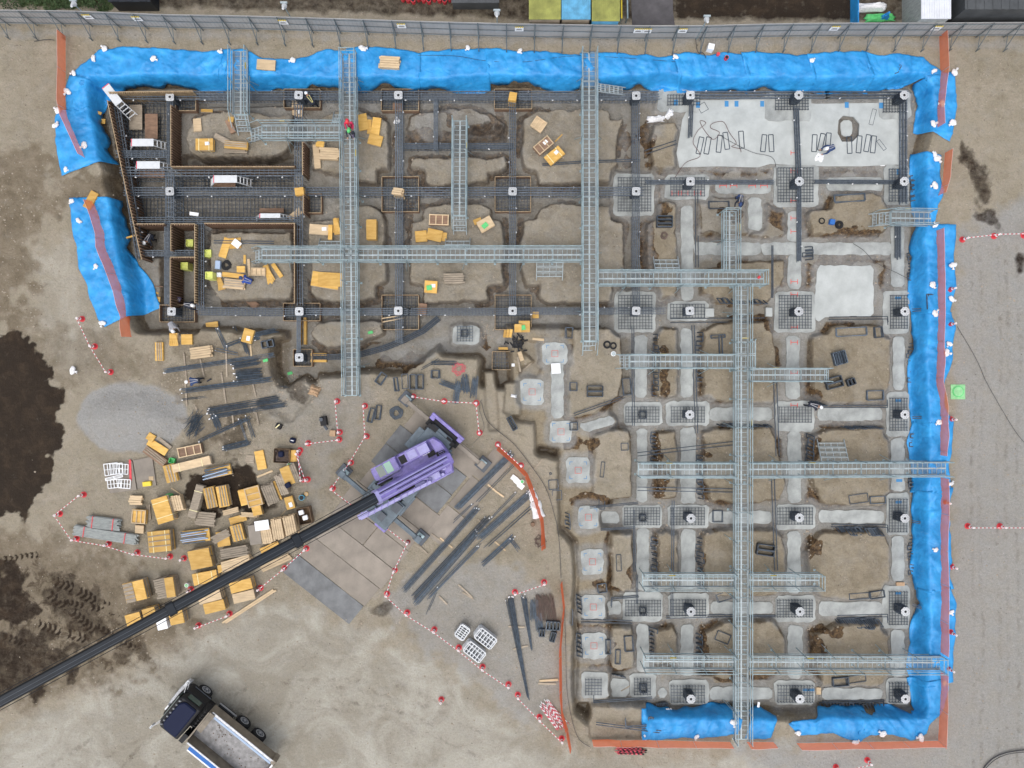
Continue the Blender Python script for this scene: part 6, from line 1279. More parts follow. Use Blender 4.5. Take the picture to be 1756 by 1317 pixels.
for x in (-3.15, 3.05):
    part('outrigger_box', 'black', MC, lambda mb: (mb.box((x,0,.95), (.62,2.5,.42)), mb.box((x+.3*(1 if x < 0 else -1),.75,1.35), (.5,.6,.25)), mb.box((x+.3*(1 if x < 0 else -1),-.75,1.35), (.5,.6,.25))), bevel=.02)
    for s in (-1, 1):
        og = part('outrigger', 'carrier' if x > 0 else 'plate_steel', MC, lambda mb: (mb.box((x, 2.15*s, .92), (.24,2.0,.24)), mb.box((x+.14, 2.15*s, .96), (.05,1.9,.06)), mb.tube((x, 3.18*s, .25), (x, 3.18*s, 1.15), .09, 10), mb.box((x, 3.18*s, 1.12), (.42,.4,.1))), bevel=.015)
        mb = MB(); mb.box((x, 3.18*s, .2), (.45,.45,.1)); xf(mb, MC); mb.build('float', 'steel', og)
        c = MC @ Vector((x, 3.25*s, 0)); rt_ = math.atan2(-.762, -.648)
        lab = {(-1,-1):'dark square pad under the top left outrigger foot',(-1,1):'dark square pad under the right outrigger foot',(1,-1):'dark square pad under the left outrigger foot',(1,1):'dark square pad under the bottom outrigger foot'}[(-1 if x < 0 else 1, s)]
        tag(MB().box((c.x, c.y, .11), (.85,.8,.16), rt_).build('outrigger_pad', 'pad_dark', bevel=.02), lab, 'outrigger pad', 'outrigger pads')
# slewing superstructure
def deck_(mb):
    arc = [(-2.35,-1.22),(-2.62,-.75),(-2.72,-.1),(-2.68,.6),(-2.45,1.3),(-1.2,1.32),(1.2,1.25),(1.2,-.2),(2.0,-.25),(2.0,-.4),(.2,-.45),(.2,-1.3),(-1.2,-1.28)]
    mb.prism(arc, 1.75, 2.0)
part('turntable_deck', 'purple', MS, deck_, bevel=.02); part('slew_ring', 'black', MS, lambda mb: mb.tube((0,0,1.35), (0,0,1.75), .85, 24))
part('counterweight', 'purple', MS, lambda mb: mb.prism([(-2.3,-1.2),(-2.6,-.7),(-2.7,-.05),(-2.66,.65),(-2.42,1.28),(-2.0,1.28),(-2.0,-1.22)], 1.4, 2.25), bevel=.05)
eh = part('engine_hood', 'purple', MS, lambda mb: (mb.box((-.9,-.88,2.3), (1.9,.78,.7)), mb.box((.15,-.86,2.25), (.5,.74,.5))), bevel=.06)
mb = MB(); [mb.box((-.25+.06*i,-.88,2.665), (.025,.42,.02)) for i in range(6)]; mb.box((-.1,-.88,2.658), (.42,.5,.01)); xf(mb, MS); mb.build('grille', 'black', eh)
mb = MB(); mb.box((-1.5,-.85,2.665), (.65,.55,.03)); mb.box((-.75,-.9,2.66), (.55,.5,.02)); xf(mb, MS); mb.build('hatch', 'purple_pale', eh)
wn = part('winch', 'black', MS, lambda mb: (mb.tube((-2.38,-.25,2.42), (-2.38,.62,2.42), .2, 16), mb.box((-2.1,.18,2.3), (.12,.95,.4))))
mb = MB(); [mb.box((-2.38,-.2+.11*i,2.63), (.36,.025,.02)) for i in range(8)]; xf(mb, MS); mb.build('winch_guard', 'purple', wn)
cb = part('cab', 'purple', MS, lambda mb: (mb.prism([(.25,-1.3),(1.75,-1.28),(1.95,-1.15),(1.95,-.5),(1.75,-.42),(.25,-.42)], 1.5, 2.85),), bevel=.05)
for nm, c, d, m in [('roof_window',(.88,-.86,2.87),(.5,.66,.02),'glass_green'),('sunroof',(1.38,-.86,2.87),(.46,.66,.02),'glass'),('windscreen',(1.96,-.83,2.35),(.02,.58,.8),'glass'),('side_window',(1.0,-1.31,2.4),(1.2,.02,.6),'glass'),('inner_window',(1.0,-.41,2.4),(1.2,.02,.6),'glass')]:
    mb = MB(); mb.box(c, d); xf(mb, MS); mb.build(nm, m, cb)
mb = MB(); mb.bar((.2,-.5,2.88), (1.9,-.5,2.88), .05); mb.bar((.2,-1.24,2.88), (1.9,-1.24,2.88), .05); mb.bar((1.12,-1.2,2.88), (1.12,-.5,2.88), .05); xf(mb, MS); mb.build('roof_bars', 'purple', cb)
mb = MB(); mb.bar((1.9,-.4,2.2), (2.2,-.3,2.2), .04); mb.box((2.15,-.3,2.2), (.05,.16,.28)); xf(mb, MS); mb.build('mirror', 'black', cb)
part('cab_rail', 'purple', MS, lambda mb: (mb.bar((.4,-.25,2.1), (2.1,-.25,2.1), .07), mb.box((1.2,-.22,1.8), (1.6,.05,.4))), bevel=0)
part('hydraulic_tank', 'purple_pale', MS, lambda mb: (mb.box((-1.3,.95,2.2), (.8,.45,.5)), mb.box((-.3,1.02,2.15), (.7,.35,.4))), bevel=.05)
part('hoses', 'black', MS, lambda mb: [mb.tube((-1.6+.25*i,.55+.05*(i % 3),2.1), (-1.2+.25*i,.7-.06*(i % 2),2.25+.1*(i % 2)), .035, 6) for i in range(9)])
[part('valve_block', 'black', MS, lambda mb: mb.box(c_, d_)) for c_, d_ in (((.9,.86,2.2),(2.0,.26,.2)),((-.9,.62,2.05),(.8,.35,.14)),((-1.75,-.35,2.1),(.5,.3,.3)),((1.6,-.2,2.02),(1.0,.25,.06)))]
part('hydraulic_hoses', 'black', MS, lambda mb: [mb.tube((-1.6+.5*i,.55,2.35), (-.9+.5*i,.8,2.45), .03, 6) for i in range(6)]+[mb.tube((2.0,.5+.1*i,2.5), (-.2,.62+.05*i,2.6), .022, 6) for i in range(4)])
part('decals', 'white', MS, lambda mb: [mb.box((-1.7+.13*i,-.5,2.655), (.08,.03,.006)) for i in range(4)])
part('handrails', 'purple_pale', MS, lambda mb: [mb.tube((-1.9,-1.2,2.7), (-.4,-1.24,2.7), .02, 6), mb.tube((-2.5,1.2,2.35), (-1.3,1.28,2.35), .02, 6)])
part('air_cleaner', 'purple_pale', MS, lambda mb: (mb.tube((-2.05,.75,2.0), (-2.05,.75,2.45), .15, 14), mb.tube((-1.8,1.1,2.0), (-1.8,1.1,2.35), .1, 12)), smooth=False)
jb = part('stowed_jib', 'purple_pale', MS, lambda mb: (mb.box((1.4,1.12,2.75), (4.9,.2,.28)), mb.bar((-1.1,1.0,2.5), (-.5,.7,2.6), .12), mb.box((3.6,1.0,2.75), (.7,.3,.2))), bevel=.02)
mb = MB(); [mb.bar((-.9+.45*i,.95,2.9), (-.65+.45*i,1.25,2.9), .04) for i in range(10)]; xf(mb, MS); mb.build('lattice', 'purple', jb)
# boom
B0 = P(764, 788.6, 2.75); B1 = P(0, 1203, 13.4); bd = (B1-B0).normalized(); side = bd.cross(Vector((0,0,1))).normalized(); upb = side.cross(bd)
def bpt(u):                                                 # point of the boom line seen above photo column u
    lo, hi = -.2, 1.5
    for _ in range(40):
        m_ = (lo+hi)/2; p = B0+(B1-B0)*m_; uu_ = CU+p.x*S*CAMH/(CAMH-p.z)
        if uu_ > u: lo = m_
        else: hi = m_
    return B0+(B1-B0)*lo
def bsec(mb, p, q, w, h):                                   # hexagonal boom section
    pr = [(-w/2,h*.32),(-w*.36,h/2),(w*.36,h/2),(w/2,h*.32),(w/2,-h*.2),(w*.22,-h/2),(-w*.22,-h/2),(-w/2,-h*.2)]
    vs = [a+side*x+upb*y for a in (p, q) for x, y in pr]; n = 8
    mb.add(vs, [(i,(i+1)%n,n+(i+1)%n,n+i) for i in range(n)]+[tuple(range(n-1,-1,-1)), tuple(range(n,2*n))])
e1, e2, e3 = bpt(645), bpt(503), bpt(287); e4 = B1+bd*7
mb = MB(); bsec(mb, B0-bd*.3, e1, .80, .9); bs = mb.build('boom_base', 'purple', cr, bevel=.02)
mb = MB()
for s in (-.27, 0, .22): mb.bar(B0+side*s+upb*.47, e1+side*s+upb*.47, .07, .05)
mb.build('boom_ribs', 'purple_pale', bs)
mb = MB(); mb.bar(B0+side*.13+upb*.48, e1+side*.13+upb*.48, .05, .03); mb.bar(B0-side*.14+bd*.4+upb*.48, e1-side*.14-bd*1.2+upb*.48, .04, .03); mb.build('boom_slots', 'boom_black', bs)
for a, b, w_, h_ in ((e1-bd*.2, e2, .66, .78), (e2, e3, .60, .70), (e3, e4, .54, .62)):
    mb = MB(); bsec(mb, a, b, w_, h_); sg = mb.build('boom_section', 'boom_black', cr, bevel=.012); mb = MB()
    for s in (-.3, .05): mb.bar(a+side*w_*s+upb*(h_/2+.004), b+side*w_*s+upb*(h_/2+.004), .02, .015)
    mb.build('section_ribs', 'pad_dark', sg); mb = MB(); bsec(mb, b-bd*.4, b, w_*1.24, h_*1.18); cl = mb.build('section_collar', 'boom_black', sg, bevel=.02)
mb = MB(); bsec(mb, e1-bd*.15, e1+bd*.06, .9, 1.0); mb.build('base_collar', 'purple_pale', bs)
for s in (-.52, .55):
    mb = MB(); mb.tube(e1+side*s*.9+upb*.5, e4+side*s*.6+upb*.4, .018, 5); mb.build('hoist_rope', 'black', cr)
mb = MB(); mb.tube(e4+side*-.4, e4+side*.4, .3, 14); mb.box(e4+bd*.3, (.8,.5,.6)); bh = mb.build('boom_head', 'boom_black', cr)
mb = MB(); mb.tube(e4+bd*.3, e4+bd*.3-Vector((0,0,6)), .02, 5); mb.build('hook_rope', 'black', cr); mb = MB(); mb.box(e4+bd*.3-Vector((0,0,6.3)), (.35,.3,.6)); mb.tube(e4+bd*.3-Vector((0,0,6.9)), e4+bd*.3-Vector((0,0,6.5)), .06, 8); mb.build('hook_block', 'yellow', cr, bevel=.03)
part('lift_cylinder', 'purple_pale', MS, lambda mb: mb.tube((.6,.1,1.9), (2.2,.12,3.1), .14, 12))
# ---------------------------------------------------------------- dump truck
fw = Vector((-.7775, .629, 0)); rr_ = Vector((.629, .7775, 0)); to = rr_*-28.75
tk = thing('dump_truck', to+fw*.5, 'black dump truck with navy roof, empty grey bed and blue side cover', 'truck'); MT = Matrix.Translation(to) @ Matrix.Rotation(math.atan2(fw.y, fw.x), 4, 'Z')
def tp(name, m, fn, parent=tk, bevel=0): return part(name, m, MT, fn, parent, bevel)
tp('chassis', 'black', lambda mb: (mb.box((.2,.42,.85), (7.4,.12,.26)), mb.box((.2,-.42,.85), (7.4,.12,.26)), mb.box((2.1,0,.8), (.6,1.9,.4))))
cab_ = tp('cab', 'black', lambda mb: (mb.prism([(2.25,-1.2),(3.75,-1.2),(3.98,-.9),(4.02,.9),(3.75,1.2),(2.25,1.2)], .7, 1.9), mb.prism([(2.25,-1.17),(3.6,-1.17),(3.8,-.85),(3.82,.85),(3.6,1.17),(2.25,1.17)], 1.9, 2.75)), bevel=.07)
mb = MB(); mb.prism([(2.4,-1.05),(3.3,-1.05),(3.55,-.75),(3.58,.8),(3.3,1.05),(2.4,1.05)], 2.74, 2.9); xf(mb, MT); mb.build('roof', 'navy', cab_, bevel=.08)
for nm, c, d, m in [('windscreen',(3.84,0,2.25),(.04,1.9,.62),'glass'),('side_window',(2.95,-1.19,2.25),(.9,.02,.5),'glass'),('side_window',(2.95,1.19,2.25),(.9,.02,.5),'glass')]:
    mb = MB(); mb.box(c, d); xf(mb, MT); mb.build(nm, m, cab_)
bp = tp('bumper', 'chrome', lambda mb: mb.prism([(3.9,-1.22),(4.18,-1.1),(4.26,-.5),(4.26,.5),(4.18,1.1),(3.9,1.22)], .45, .85), bevel=.04)
for y in (-.95, .95):
    mb = MB(); mb.box((4.1,y,.98), (.14,.34,.2)); xf(mb, MT); mb.build('headlight', 'white', cab_)
for s, nm in ((1,'mirror'),(-1,'mirror')):
    mr_ = tp(nm, 'chrome', lambda mb: (mb.bar((3.75,1.15*s,2.3), (4.0,1.75*s,2.25), .035), mb.bar((3.75,1.15*s,1.8), (4.0,1.75*s,1.85), .035), mb.bar((4.0,1.75*s,1.8), (4.0,1.75*s,2.45), .035))); mb = MB(); mb.box((4.02,1.78*s,2.1), (.1,.24,.4)); xf(mb, MT); mb.build('mirror_glass', 'white_alu', mr_)
tp('marker_lamps', 'chrome', lambda mb: [mb.bar((3.55,-.9+.3*i,2.78), (3.62,-.9+.3*i,2.9), .07) for i in range(7)])
for x, nm in ((2.9,'f'),(-.25,'r'),(-1.52,'r')):
    for s in (-1, 1):
        w_ = tp('wheel', 'rubber', lambda mb: mb.tube((x, s*1.2, .5), (x, s*(.94 if nm == 'f' else .7), .5), .5, 28), bevel=.04); mb = MB()
        mb.tube((x, s*1.2, .5), (x, s*1.215, .5), .31, 24); mb.mi = 1; mb.tube((x, s*1.21, .5), (x, s*1.222, .5), .25, 20); mb.mi = 0; [mb.tube((x+.2*math.cos(i*.785), s*1.23, .5+.2*math.sin(i*.785)), (x+.2*math.cos(i*.785), s*1.26, .5+.2*math.sin(i*.785)), .028, 6) for i in range(8)]; mb.tube((x, s*1.23, .5), (x, s*1.27, .5), .1, 12); xf(mb, MT); mb.build('rim', ['chrome','pad_dark'] if len(set(mb.m)) > 1 else 'chrome', w_)
tp('mudguard', 'pad_dark', lambda mb: (mb.box((2.9,-1.1,1.06), (1.25,.3,.05)), mb.box((2.9,1.1,1.06), (1.25,.3,.05))), bevel=.02)
[tp('side_guard', 'chrome', lambda mb: mb.box((1.0,y_,.78), (1.35,.05,.12))) for y_ in (-1.24, 1.24)]
tp('fuel_tank', 'black', lambda mb: (mb.box((1.05,-.95,.72), (1.2,.5,.5)), mb.box((1.9,1.0,1.2), (.35,.5,.9))), bevel=.04)
bed = tp('bed', 'bed_wall', lambda mb: (mb.box((-.75,1.17,1.65), (5.0,.06,1.0)), mb.box((-.75,-1.17,1.65), (5.0,.06,1.0)), mb.box((-3.28,0,1.65), (.06,2.4,1.0)), mb.box((1.78,0,1.75), (.08,2.4,1.25)), mb.box((1.55,-.55,2.3), (.34,1.35,.05))))
mb = MB(); mb.box((-.75,0,1.18), (4.98,2.28,.07)); xf(mb, MT); mb.build('floor', 'bed_floor', bed)
mb = MB(); mb.tube((1.6,-1.28,2.2), (-3.2,-1.28,2.2), .035, 6); mb.box((-.8,-1.2,2.17), (4.9,.1,.06)); mb.box((-.8,1.2,2.17), (4.9,.1,.06)); mb.box((-3.3,0,2.17), (.1,2.5,.06)); xf(mb, MT); mb.build('top_rail', 'chrome', bed)
mb = MB(); mb.tube((1.35,-1.03,2.05), (-3.15,-1.03,2.05), .11, 12); xf(mb, MT); mb.build('cover_roll', 'palesteel', bed)
mb = MB(); mb.box((-.9,1.42,2.05), (4.6,.34,.05)); xf(mb, MT); cv_ = mb.build('side_cover', 'bluepaint', bed, bevel=.02); mb = MB(); mb.box((-.9,1.65,1.98), (4.6,.12,.04)); xf(mb, MT); mb.build('cover_edge', 'white', cv_)
mb = MB(); mb.box((2.02,1.05,1.9), (.3,.6,.9)); mb.box((2.02,-.3,2.0), (.05,1.6,.05)); [mb.box((2.0,-.9+.22*i,2.05), (.2,.05,.05)) for i in range(6)]; xf(mb, MT); mb.build('front_frame', 'black', bed)
rs = random.Random(4)
for k in range(40):
    pass
mb = MB()
for k in range(70):
    x, y = rs.uniform(-3,1.2), rs.uniform(-.9,.9)
    if k < 25: x, y = rs.gauss(.35,.22), rs.gauss(-.15,.2)
    s_ = rs.uniform(.015,.05); mb.tube((x,y,1.21), (x,y,1.22+s_*.5), s_, 5, s_*.6)
xf(mb, MT); o = mb.build('mud_crumbs', 'form_dark', bed); o['kind'] = 'stuff'
tp('tail_posts', 'bed_wall', lambda mb: (mb.box((-3.25,-1.2,1.75), (.3,.28,.95)), mb.box((-3.25,1.2,1.75), (.3,.28,.95))), bevel=.02)
# ---------------------------------------------------------------- cones and bars
def make_cone():
    rt = thing('traffic_cone', (0,0,0), '', 'traffic cone'); mb = MB(); mb.prism([(x*.19, y*.19) for x, y in octo(8, 1.08)], 0, .035); mb.build('base', 'red', rt)
    mb = MB()
    for z0, z1, m_ in ((.03,.3,0),(.3,.42,1),(.42,.52,0),(.52,.62,1),(.62,.7,0)):
        mb.mi = m_; r = lambda z: .15-.125*z/.7; mb.tube((0,0,z0), (0,0,z1), r(z0), 16, r(z1))
    mb.build('cone', ['red','white'], rt, smooth=False); mb = MB()
    ring_plate(mb, lambda t: .065, .03, .68, .71, 12); mb.build('bar_ring', 'white', rt); return rt
proto_c = make_cone(); usedc = [False]
def cone(u, v, label):
    p = G(u, v); zc = hat(p.x, p.y)
    if not usedc[0]: usedc[0] = True; proto_c.location = (p.x, p.y, zc); proto_c['label'] = label; proto_c['group'] = 'red and white traffic cones'
    else: dup(proto_c, (p.x, p.y, zc+.01), random.uniform(0, 6), label, 'red and white traffic cones')
    return Vector((p.x, p.y, zc+.69))
def cbar(a, b, label):
    d = b-a; L_ = d.length; n = max(4, int(L_/.13)); mb = MB()
    for i in range(n): mb.mi = i % 2; mb.tube(a+d*(i/n), a+d*((i+1)/n), .022, 6)
    tag(mb.build('cone_bar', ['white','pinkred']), label, 'cone bar', 'striped bars hooked between the cones')
def chain(pts, where):
    ps = [cone(u, v, f'{ORD[i]} cone of the line {where}' if len(pts) > 2 else f'{"first" if i == 0 else "second"} cone of the pair {where}') for i, (u, v) in enumerate(pts)]
    for i, (a, b) in enumerate(zip(ps[:-1], ps[1:])): cbar(a, b, f'{ORD[i]} striped bar of the cone line {where}' if len(pts) > 2 else f'striped bar of the cone pair {where}')
chain([(141,547),(163,594),(190,638)], 'below the lower left sheet'); chain([(144,848),(103,881),(132,923),(187,932),(236,947),(292,954)], 'round the grey pipe bundles'); chain([(578.5,688),(583,741)], 'above the cardboard box'); chain([(529,760),(582,753.6)], 'right of the navy bag')
chain([(515,772),(520,822)], 'closest to the yellow blocks'); chain([(512,777),(528,822)], 'crossing its close neighbour'); chain([(626,696),(629,748),(602,793),(571,837),(618,872),(654,893),(700,929),(677,977),(664,1018),(698.5,1050),(745,1079),(787,1110),(827.6,1143),(872,1173)], 'winding from the crane to the white pallets')
chain([(709,680),(762,688),(817,691),(822.5,742)], 'behind the crane'); chain([(888,1191),(925,1229),(963,1266)], 'at the lower end of the narrow net'); chain([(883,1015),(933,998)], 'above the two tapering bundles'); chain([(854,762),(893.5,798)], 'on the curved net'); chain([(526,940),(488.5,974),(447,1008)], 'below the boom collar'); chain([(394,1052),(341,1072)], 'nearest to the truck')
chain([(1650,411),(1704,405),(1755,404),(1808,404)], 'on the grey road at the upper right'); chain([(1659,902),(1714,902),(1768,902)], 'on the grey road at the lower right'); chain([(1487,1303),(1433,1315)], 'at the bottom edge')
for u, v, l in [(757,1199,'lone cone on the pale ground left of the lower rebar yard'),(1629,496,'cone on the right bank beside the square slab'),(1629,556,'cone on the right bank above the green drain cover'),(1630,719,'cone on the right bank below the green drain cover'),(1620,861,'cone behind the right net below the long walkway'),(1631,971,'cone on the right bank level with the lower walkway'),(1630,1084,'cone on the right bank above the lowest landing'),(1626,1146,'cone on the right bank at the lowest landing'),(328,1010,'cone peeping out from under the boom'),(316,957,'cone half hidden by the pale orange block')]: cone(u, v, l)
# heaps of spare bars
def barheap(u, v, L_, W_, a, n, label, mats=('white','pinkred')):
    c = G(u, v); rt = thing('bar_heap', c, label, 'cone bars'); an = math.radians(-a); rs = random.Random(n); d0 = Vector((math.cos(an), math.sin(an), 0)); n0 = Vector((-d0.y, d0.x, 0))
    for i in range(n):
        o = c+n0*(W_/27*(i/(n-1)-.5))+d0*rs.uniform(-.25,.25)+Vector((0,0,.05+.05*(i % 3))); an2 = an+rs.uniform(-.12,.12); d = Vector((math.cos(an2), math.sin(an2), 0))*(L_/27/2); mb = MB(); k = 12
        for j in range(k): mb.mi = j % 2; mb.tube(o-d+d*2*(j/k), o-d+d*2*((j+1)/k), .022, 5)
        mb.build('striped_bar', list(mats), rt)
barheap(949,1226,52,20,54,16,'heap of red and white bars beside the narrow net'); barheap(1083,1287,46,12,2,16,'heap of dark and pink rods at the bottom edge',('pinkred','black'))
# ---------------------------------------------------------------- sandbags
def make_bag(seed):
    mb = MB(); rs = random.Random(seed); n, m_ = 14, 8; ph = rs.uniform(0, 6)
    for j in range(m_+1):
        la = math.pi*(j/m_-.5)
        for i in range(n):
            t = 2*math.pi*i/n; r = math.cos(la)*(1+.16*math.sin(2*t+ph)+.1*math.sin(5*t+ph*2)+rs.uniform(-.05,.05)); mb.v.append((r*.24*math.cos(t), r*.19*math.sin(t), .09+.11*math.sin(la)*(1+.15*math.sin(3*t+ph))))
    for j in range(m_):
        for i in range(n): mb.f.append((j*n+i, j*n+(i+1)%n, (j+1)*n+(i+1)%n, (j+1)*n+i)); mb.m.append(0)
    a = ph; mb.tube((.16*math.cos(a), .14*math.sin(a), .1), (.34*math.cos(a), .3*math.sin(a), .08), .03, 8, .10)
    return mb.build('sandbag', 'bag', smooth=True)
bp_ = [make_bag(i) for i in range(5)]; ub = [False]*5
BG = {'on the top left corner sheet':[(181,84),(163,102),(266,102.5),(127,127),(117,160),(101,190),(97.6,215),(146,251),(116,292)],'along the top bank':[(379,89),(502,104.6),(624,84),(802,84),(892,90),(1157,100),(1392,105)],'on the top right corner sheet':[(1600,124),(1635,125),(1612,179),(1600,213),(1630,212)],'on the short upper right sheet':[(1600,265.5),(1606,274),(1599,319.5),(1601,386)],'on the lower left sheet':[(124,346),(138,379),(166,458),(177,556)],
 'on the right sheet opposite the square slab':[(1632,457),(1597,490),(1631,513),(1602,537),(1625,591),(1623,605)],'on the right bank further down':[(1607,724),(1629,828),(1602,942),(1630,1050),(1619,1170)],'on the bottom right sheet':[(1367,1255),(1466,1270),(1511,1256),(1575,1263)],'on the creased bottom sheet':[(1104,1263),(1146,1217),(1194,1263),(1257,1238)],'scattered elsewhere':[(129,636),(681,208),(1129,203),(1148,197)]}
bi = 0
for wh, L_ in BG.items():
    for i, (u, v) in enumerate(L_):
        k = bi % 5; bi += 1; p = G(u, v); loc = Vector((p.x, p.y, hat(p.x, p.y)+.06)); lab = f'white sandbag {wh}, {ORD[i]} counting from the top left'
        if not ub[k]: ub[k] = True; o = bp_[k]
        else: o = bp_[k].copy(); C.objects.link(o)
        o.location = loc; o.rotation_euler.z = random.uniform(0, 6); o.scale = (.88*random.uniform(.8,1.2),)*3; tag(o, lab, 'sandbag', 'white sandbags')
# crumpled white sheets and bags
def crumple(u, v, w, h, a, label, m='bag', hh=.22, seed=0, name='crumpled_sheet'):
    p = G(u, v); an = math.radians(-a); mb = MB(); n, q = 14, 18; w /= 27; h /= 27
    for j in range(q+1):
        for i in range(n+1):
            x, y = (i/n-.5), (j/q-.5); ed = min(1, 4*(.5-max(abs(x), abs(y)))+.05); nz = float(fbm(np.array(x*5+seed*3.), np.array(y*6+seed*7.), 4)); x2 = x*w*(1+.35*(float(vnoise(np.array(y*4+seed), np.array(3.+seed)))-.5)); y2 = y*h*(1+.3*(float(vnoise(np.array(x*4+seed), np.array(9.+seed)))-.5))
            X_, Y_ = p.x+x2*math.cos(an)-y2*math.sin(an), p.y+x2*math.sin(an)+y2*math.cos(an); mb.v.append((X_, Y_, hat(X_, Y_)+.03+hh*ed*nz))
    for j in range(q):
        for i in range(n): k = j*(n+1)+i; mb.f.append((k, k+1, k+n+2, k+n+1)); mb.m.append(0)
    o = mb.build(name, m, smooth=True); md = o.modifiers.new('thick', 'SOLIDIFY'); md.thickness = .01; return tag(o, label, 'sheet' if 'sheet' in name else 'bag')
crumple(913,849,14,24,-20,'white crumpled sheet at the end of the thick bundle',hh=.4,seed=1); crumple(921,874,20,28,-15,'larger pale crumpled sheet below the white one',hh=.4,seed=2); crumple(1124,205,30,11,0,'long white bag on the small soil block',hh=.4,seed=3,name='white_bag'); crumple(1147,196,10,20,30,'upright white bag at the corner of the pale slab',hh=.4,seed=4,name='white_bag'); crumple(1405,270,18,22,20,'white papers beside the lying worker',hh=.1,seed=5); crumple(540,670,19,17,20,'brown paper sack near the long walkway foot',m='cardboard',hh=.6,seed=6,name='paper_sack'); crumple(881,679,10,5,10,'small pale rag beside the shallow track',hh=.2,seed=7)
crumple(1490,14,56,18,-3,'white tarp behind the fence',hh=.8,seed=8); crumple(1508,31,50,14,-2,'green tarp behind the fence',m='green',hh=.5,seed=9); crumple(1514,32,14,9,0,'small blue tarp on the green one',m='tarp',hh=1.2,seed=10); crumple(1638,30,14,14,0,'blue tarp right of the white container',m='tarp',hh=.8,seed=11)
for u, v, s_, a, l in [(882,820,9,35,'first of three white boards beside the curved net'),(888,826,10,40,'second of three white boards beside the curved net'),(893,833,9,38,'third of three white boards, with a green ring')]: tag(MB().box(G(u, v)+Vector((0,0,.1)), (s_/27*1.3, s_/27, .03), math.radians(-a)).build('white_board', 'white'), l, 'board')
# ---------------------------------------------------------------- small things
def box_thing(name, u, v, w, h, a, H, m, label, cat, lid=None, bevel=.02):
    b = local(u, v, H); an = math.radians(-a); k = 1/27.; rt = thing(name, b, label, cat); t = .03; W_, H_ = w*k, h*k
    if lid == 'open':
        mb = MB(); X = lambda x, y: (b.x+x*math.cos(an)-y*math.sin(an), b.y+x*math.sin(an)+y*math.cos(an), 0)
        for x, y, dx, dy in ((-.5,0,t,H_),(.5,0,t,H_),(0,-.5,W_-t,t),(0,.5,W_-t,t)): c = X(x*W_, y*H_); mb.box((c[0], c[1], b.z+H/2), (dx, dy, H), an)
        mb.box((b.x, b.y, b.z+.03), (W_*.95, H_*.95, .05), an); mb.build('tub', m, rt)
    else: MB().box((b.x, b.y, b.z+H/2), (W_, H_, H), an).build('body', m, rt, bevel=bevel)
    return rt, b, an
r_, b, an = box_thing('scrap_bin', 483, 782, 27, 24, 3, .6, 'form_dark', 'rusty open bin full of small clamps with a navy bag', 'bin', 'open'); mb = MB(); rs = random.Random(8)
for i in range(240): c = Vector((b.x+rs.uniform(-.42,.42), b.y+rs.uniform(-.36,.36), b.z+.42+rs.random()*.1)); t = rs.uniform(0, 6.3); q = Vector((math.cos(t), math.sin(t), rs.uniform(-.4,.4)))*.06; mb.bar(c-q, c+q, .025)
o = mb.build('clamps', 'rebar_rust', r_); o['kind'] = 'stuff'
for u, v, w, h, a, H, m, l in [(484.5,778,9,10,0,.75,'navy','navy bag with white print inside the rusty bin'),(501,755.5,10,9,15,.25,'navy','navy bag with white print above the cones'),(498,830,10,9,-30,1.0,'navy','navy bag on the big yellow block')]:
    r_, b, an = box_thing('clamp_bag', u, v, w, h, a, .3, m, l, 'bag', bevel=.06)
    if H > .5:
        for o in [r_]: o.location.z += H-.3
        r_.location.z = r_.location.z
    MB().box((b.x, b.y, b.z+.31), (.2,.05,.01), an).build('print', 'white', r_)
box_thing('scrap_bin', 521.5, 885, 22, 28, -12, .6, 'form_dark', 'dark bin with two pale bags beside the boom', 'bin', 'open')
for u, v, l in [(516,879,'upper pale bag in the dark bin'),(523,888,'lower pinkish bag in the dark bin')]: b = local(u, v, .55); tag(MB().box((b.x, b.y, b.z+.45), (.34,.3,.2), .3).build('paper_bag', 'white', bevel=.04), l, 'bag')
def drum(name, u, v, r, H, m, label, cat, rim=None):
    b = local(u, v, H); rt = thing(name, b, label, cat); r /= 27; MB().tube(b, b+Vector((0,0,H)), r*.85, 18, r).build('body', m, rt); mb = MB(); ring = MB(); 
    mb.tube(b+Vector((0,0,H+.002)), b+Vector((0,0,H+.012)), r*.78, 18); mb.build('inside', rim or 'black', rt); return rt
drum('bucket',496,797,4.6,.35,'white','white bucket below the rusty bin','bucket','green_pale'); drum('bucket',517,853.6,5,.35,'teal','blue bucket beside the steel plates','bucket'); drum('bucket',525,847,3.6,.1,'ply','orange lid beside the blue bucket','lid','ply_pale'); drum('bucket',319.6,1004,3.6,.4,'white','white can near the lower left cubes','bucket','green_pale'); drum('bucket',913.7,899.4,4,.3,'form_dark','small round brown tub near the wire tangle','bucket','ply_brown'); drum('bucket',1052,606.6,4.4,.3,'white','white round lid below the tyre rings','bucket','steel_light'); drum('bucket',895.5,826,3.5,.2,'white','white tub with green ring on the white boards','bucket','green')
drum('bucket',1246.5,98,3.6,.4,'red','dark red bucket on the top blue sheet','bucket'); drum('bucket',1232,92,3,.35,'pinkred','pink red bucket on the top blue sheet','bucket','red')
box_thing('cardboard_box',570,743,10,11,5,.3,'cardboard','brown cardboard box below the cone line','box'); box_thing('control_box',1220,79,11,10,12,.6,'white','white control box between fence and top sheet','box')
box_thing('plastic_tub',294,790,9,8,12,.3,'green','green tub at the left end of the long pale beam stack','tub','open'); box_thing('plastic_tub',287.5,852,7,8,12,.5,'green','green tub between the big block and the timber ends','tub','open')
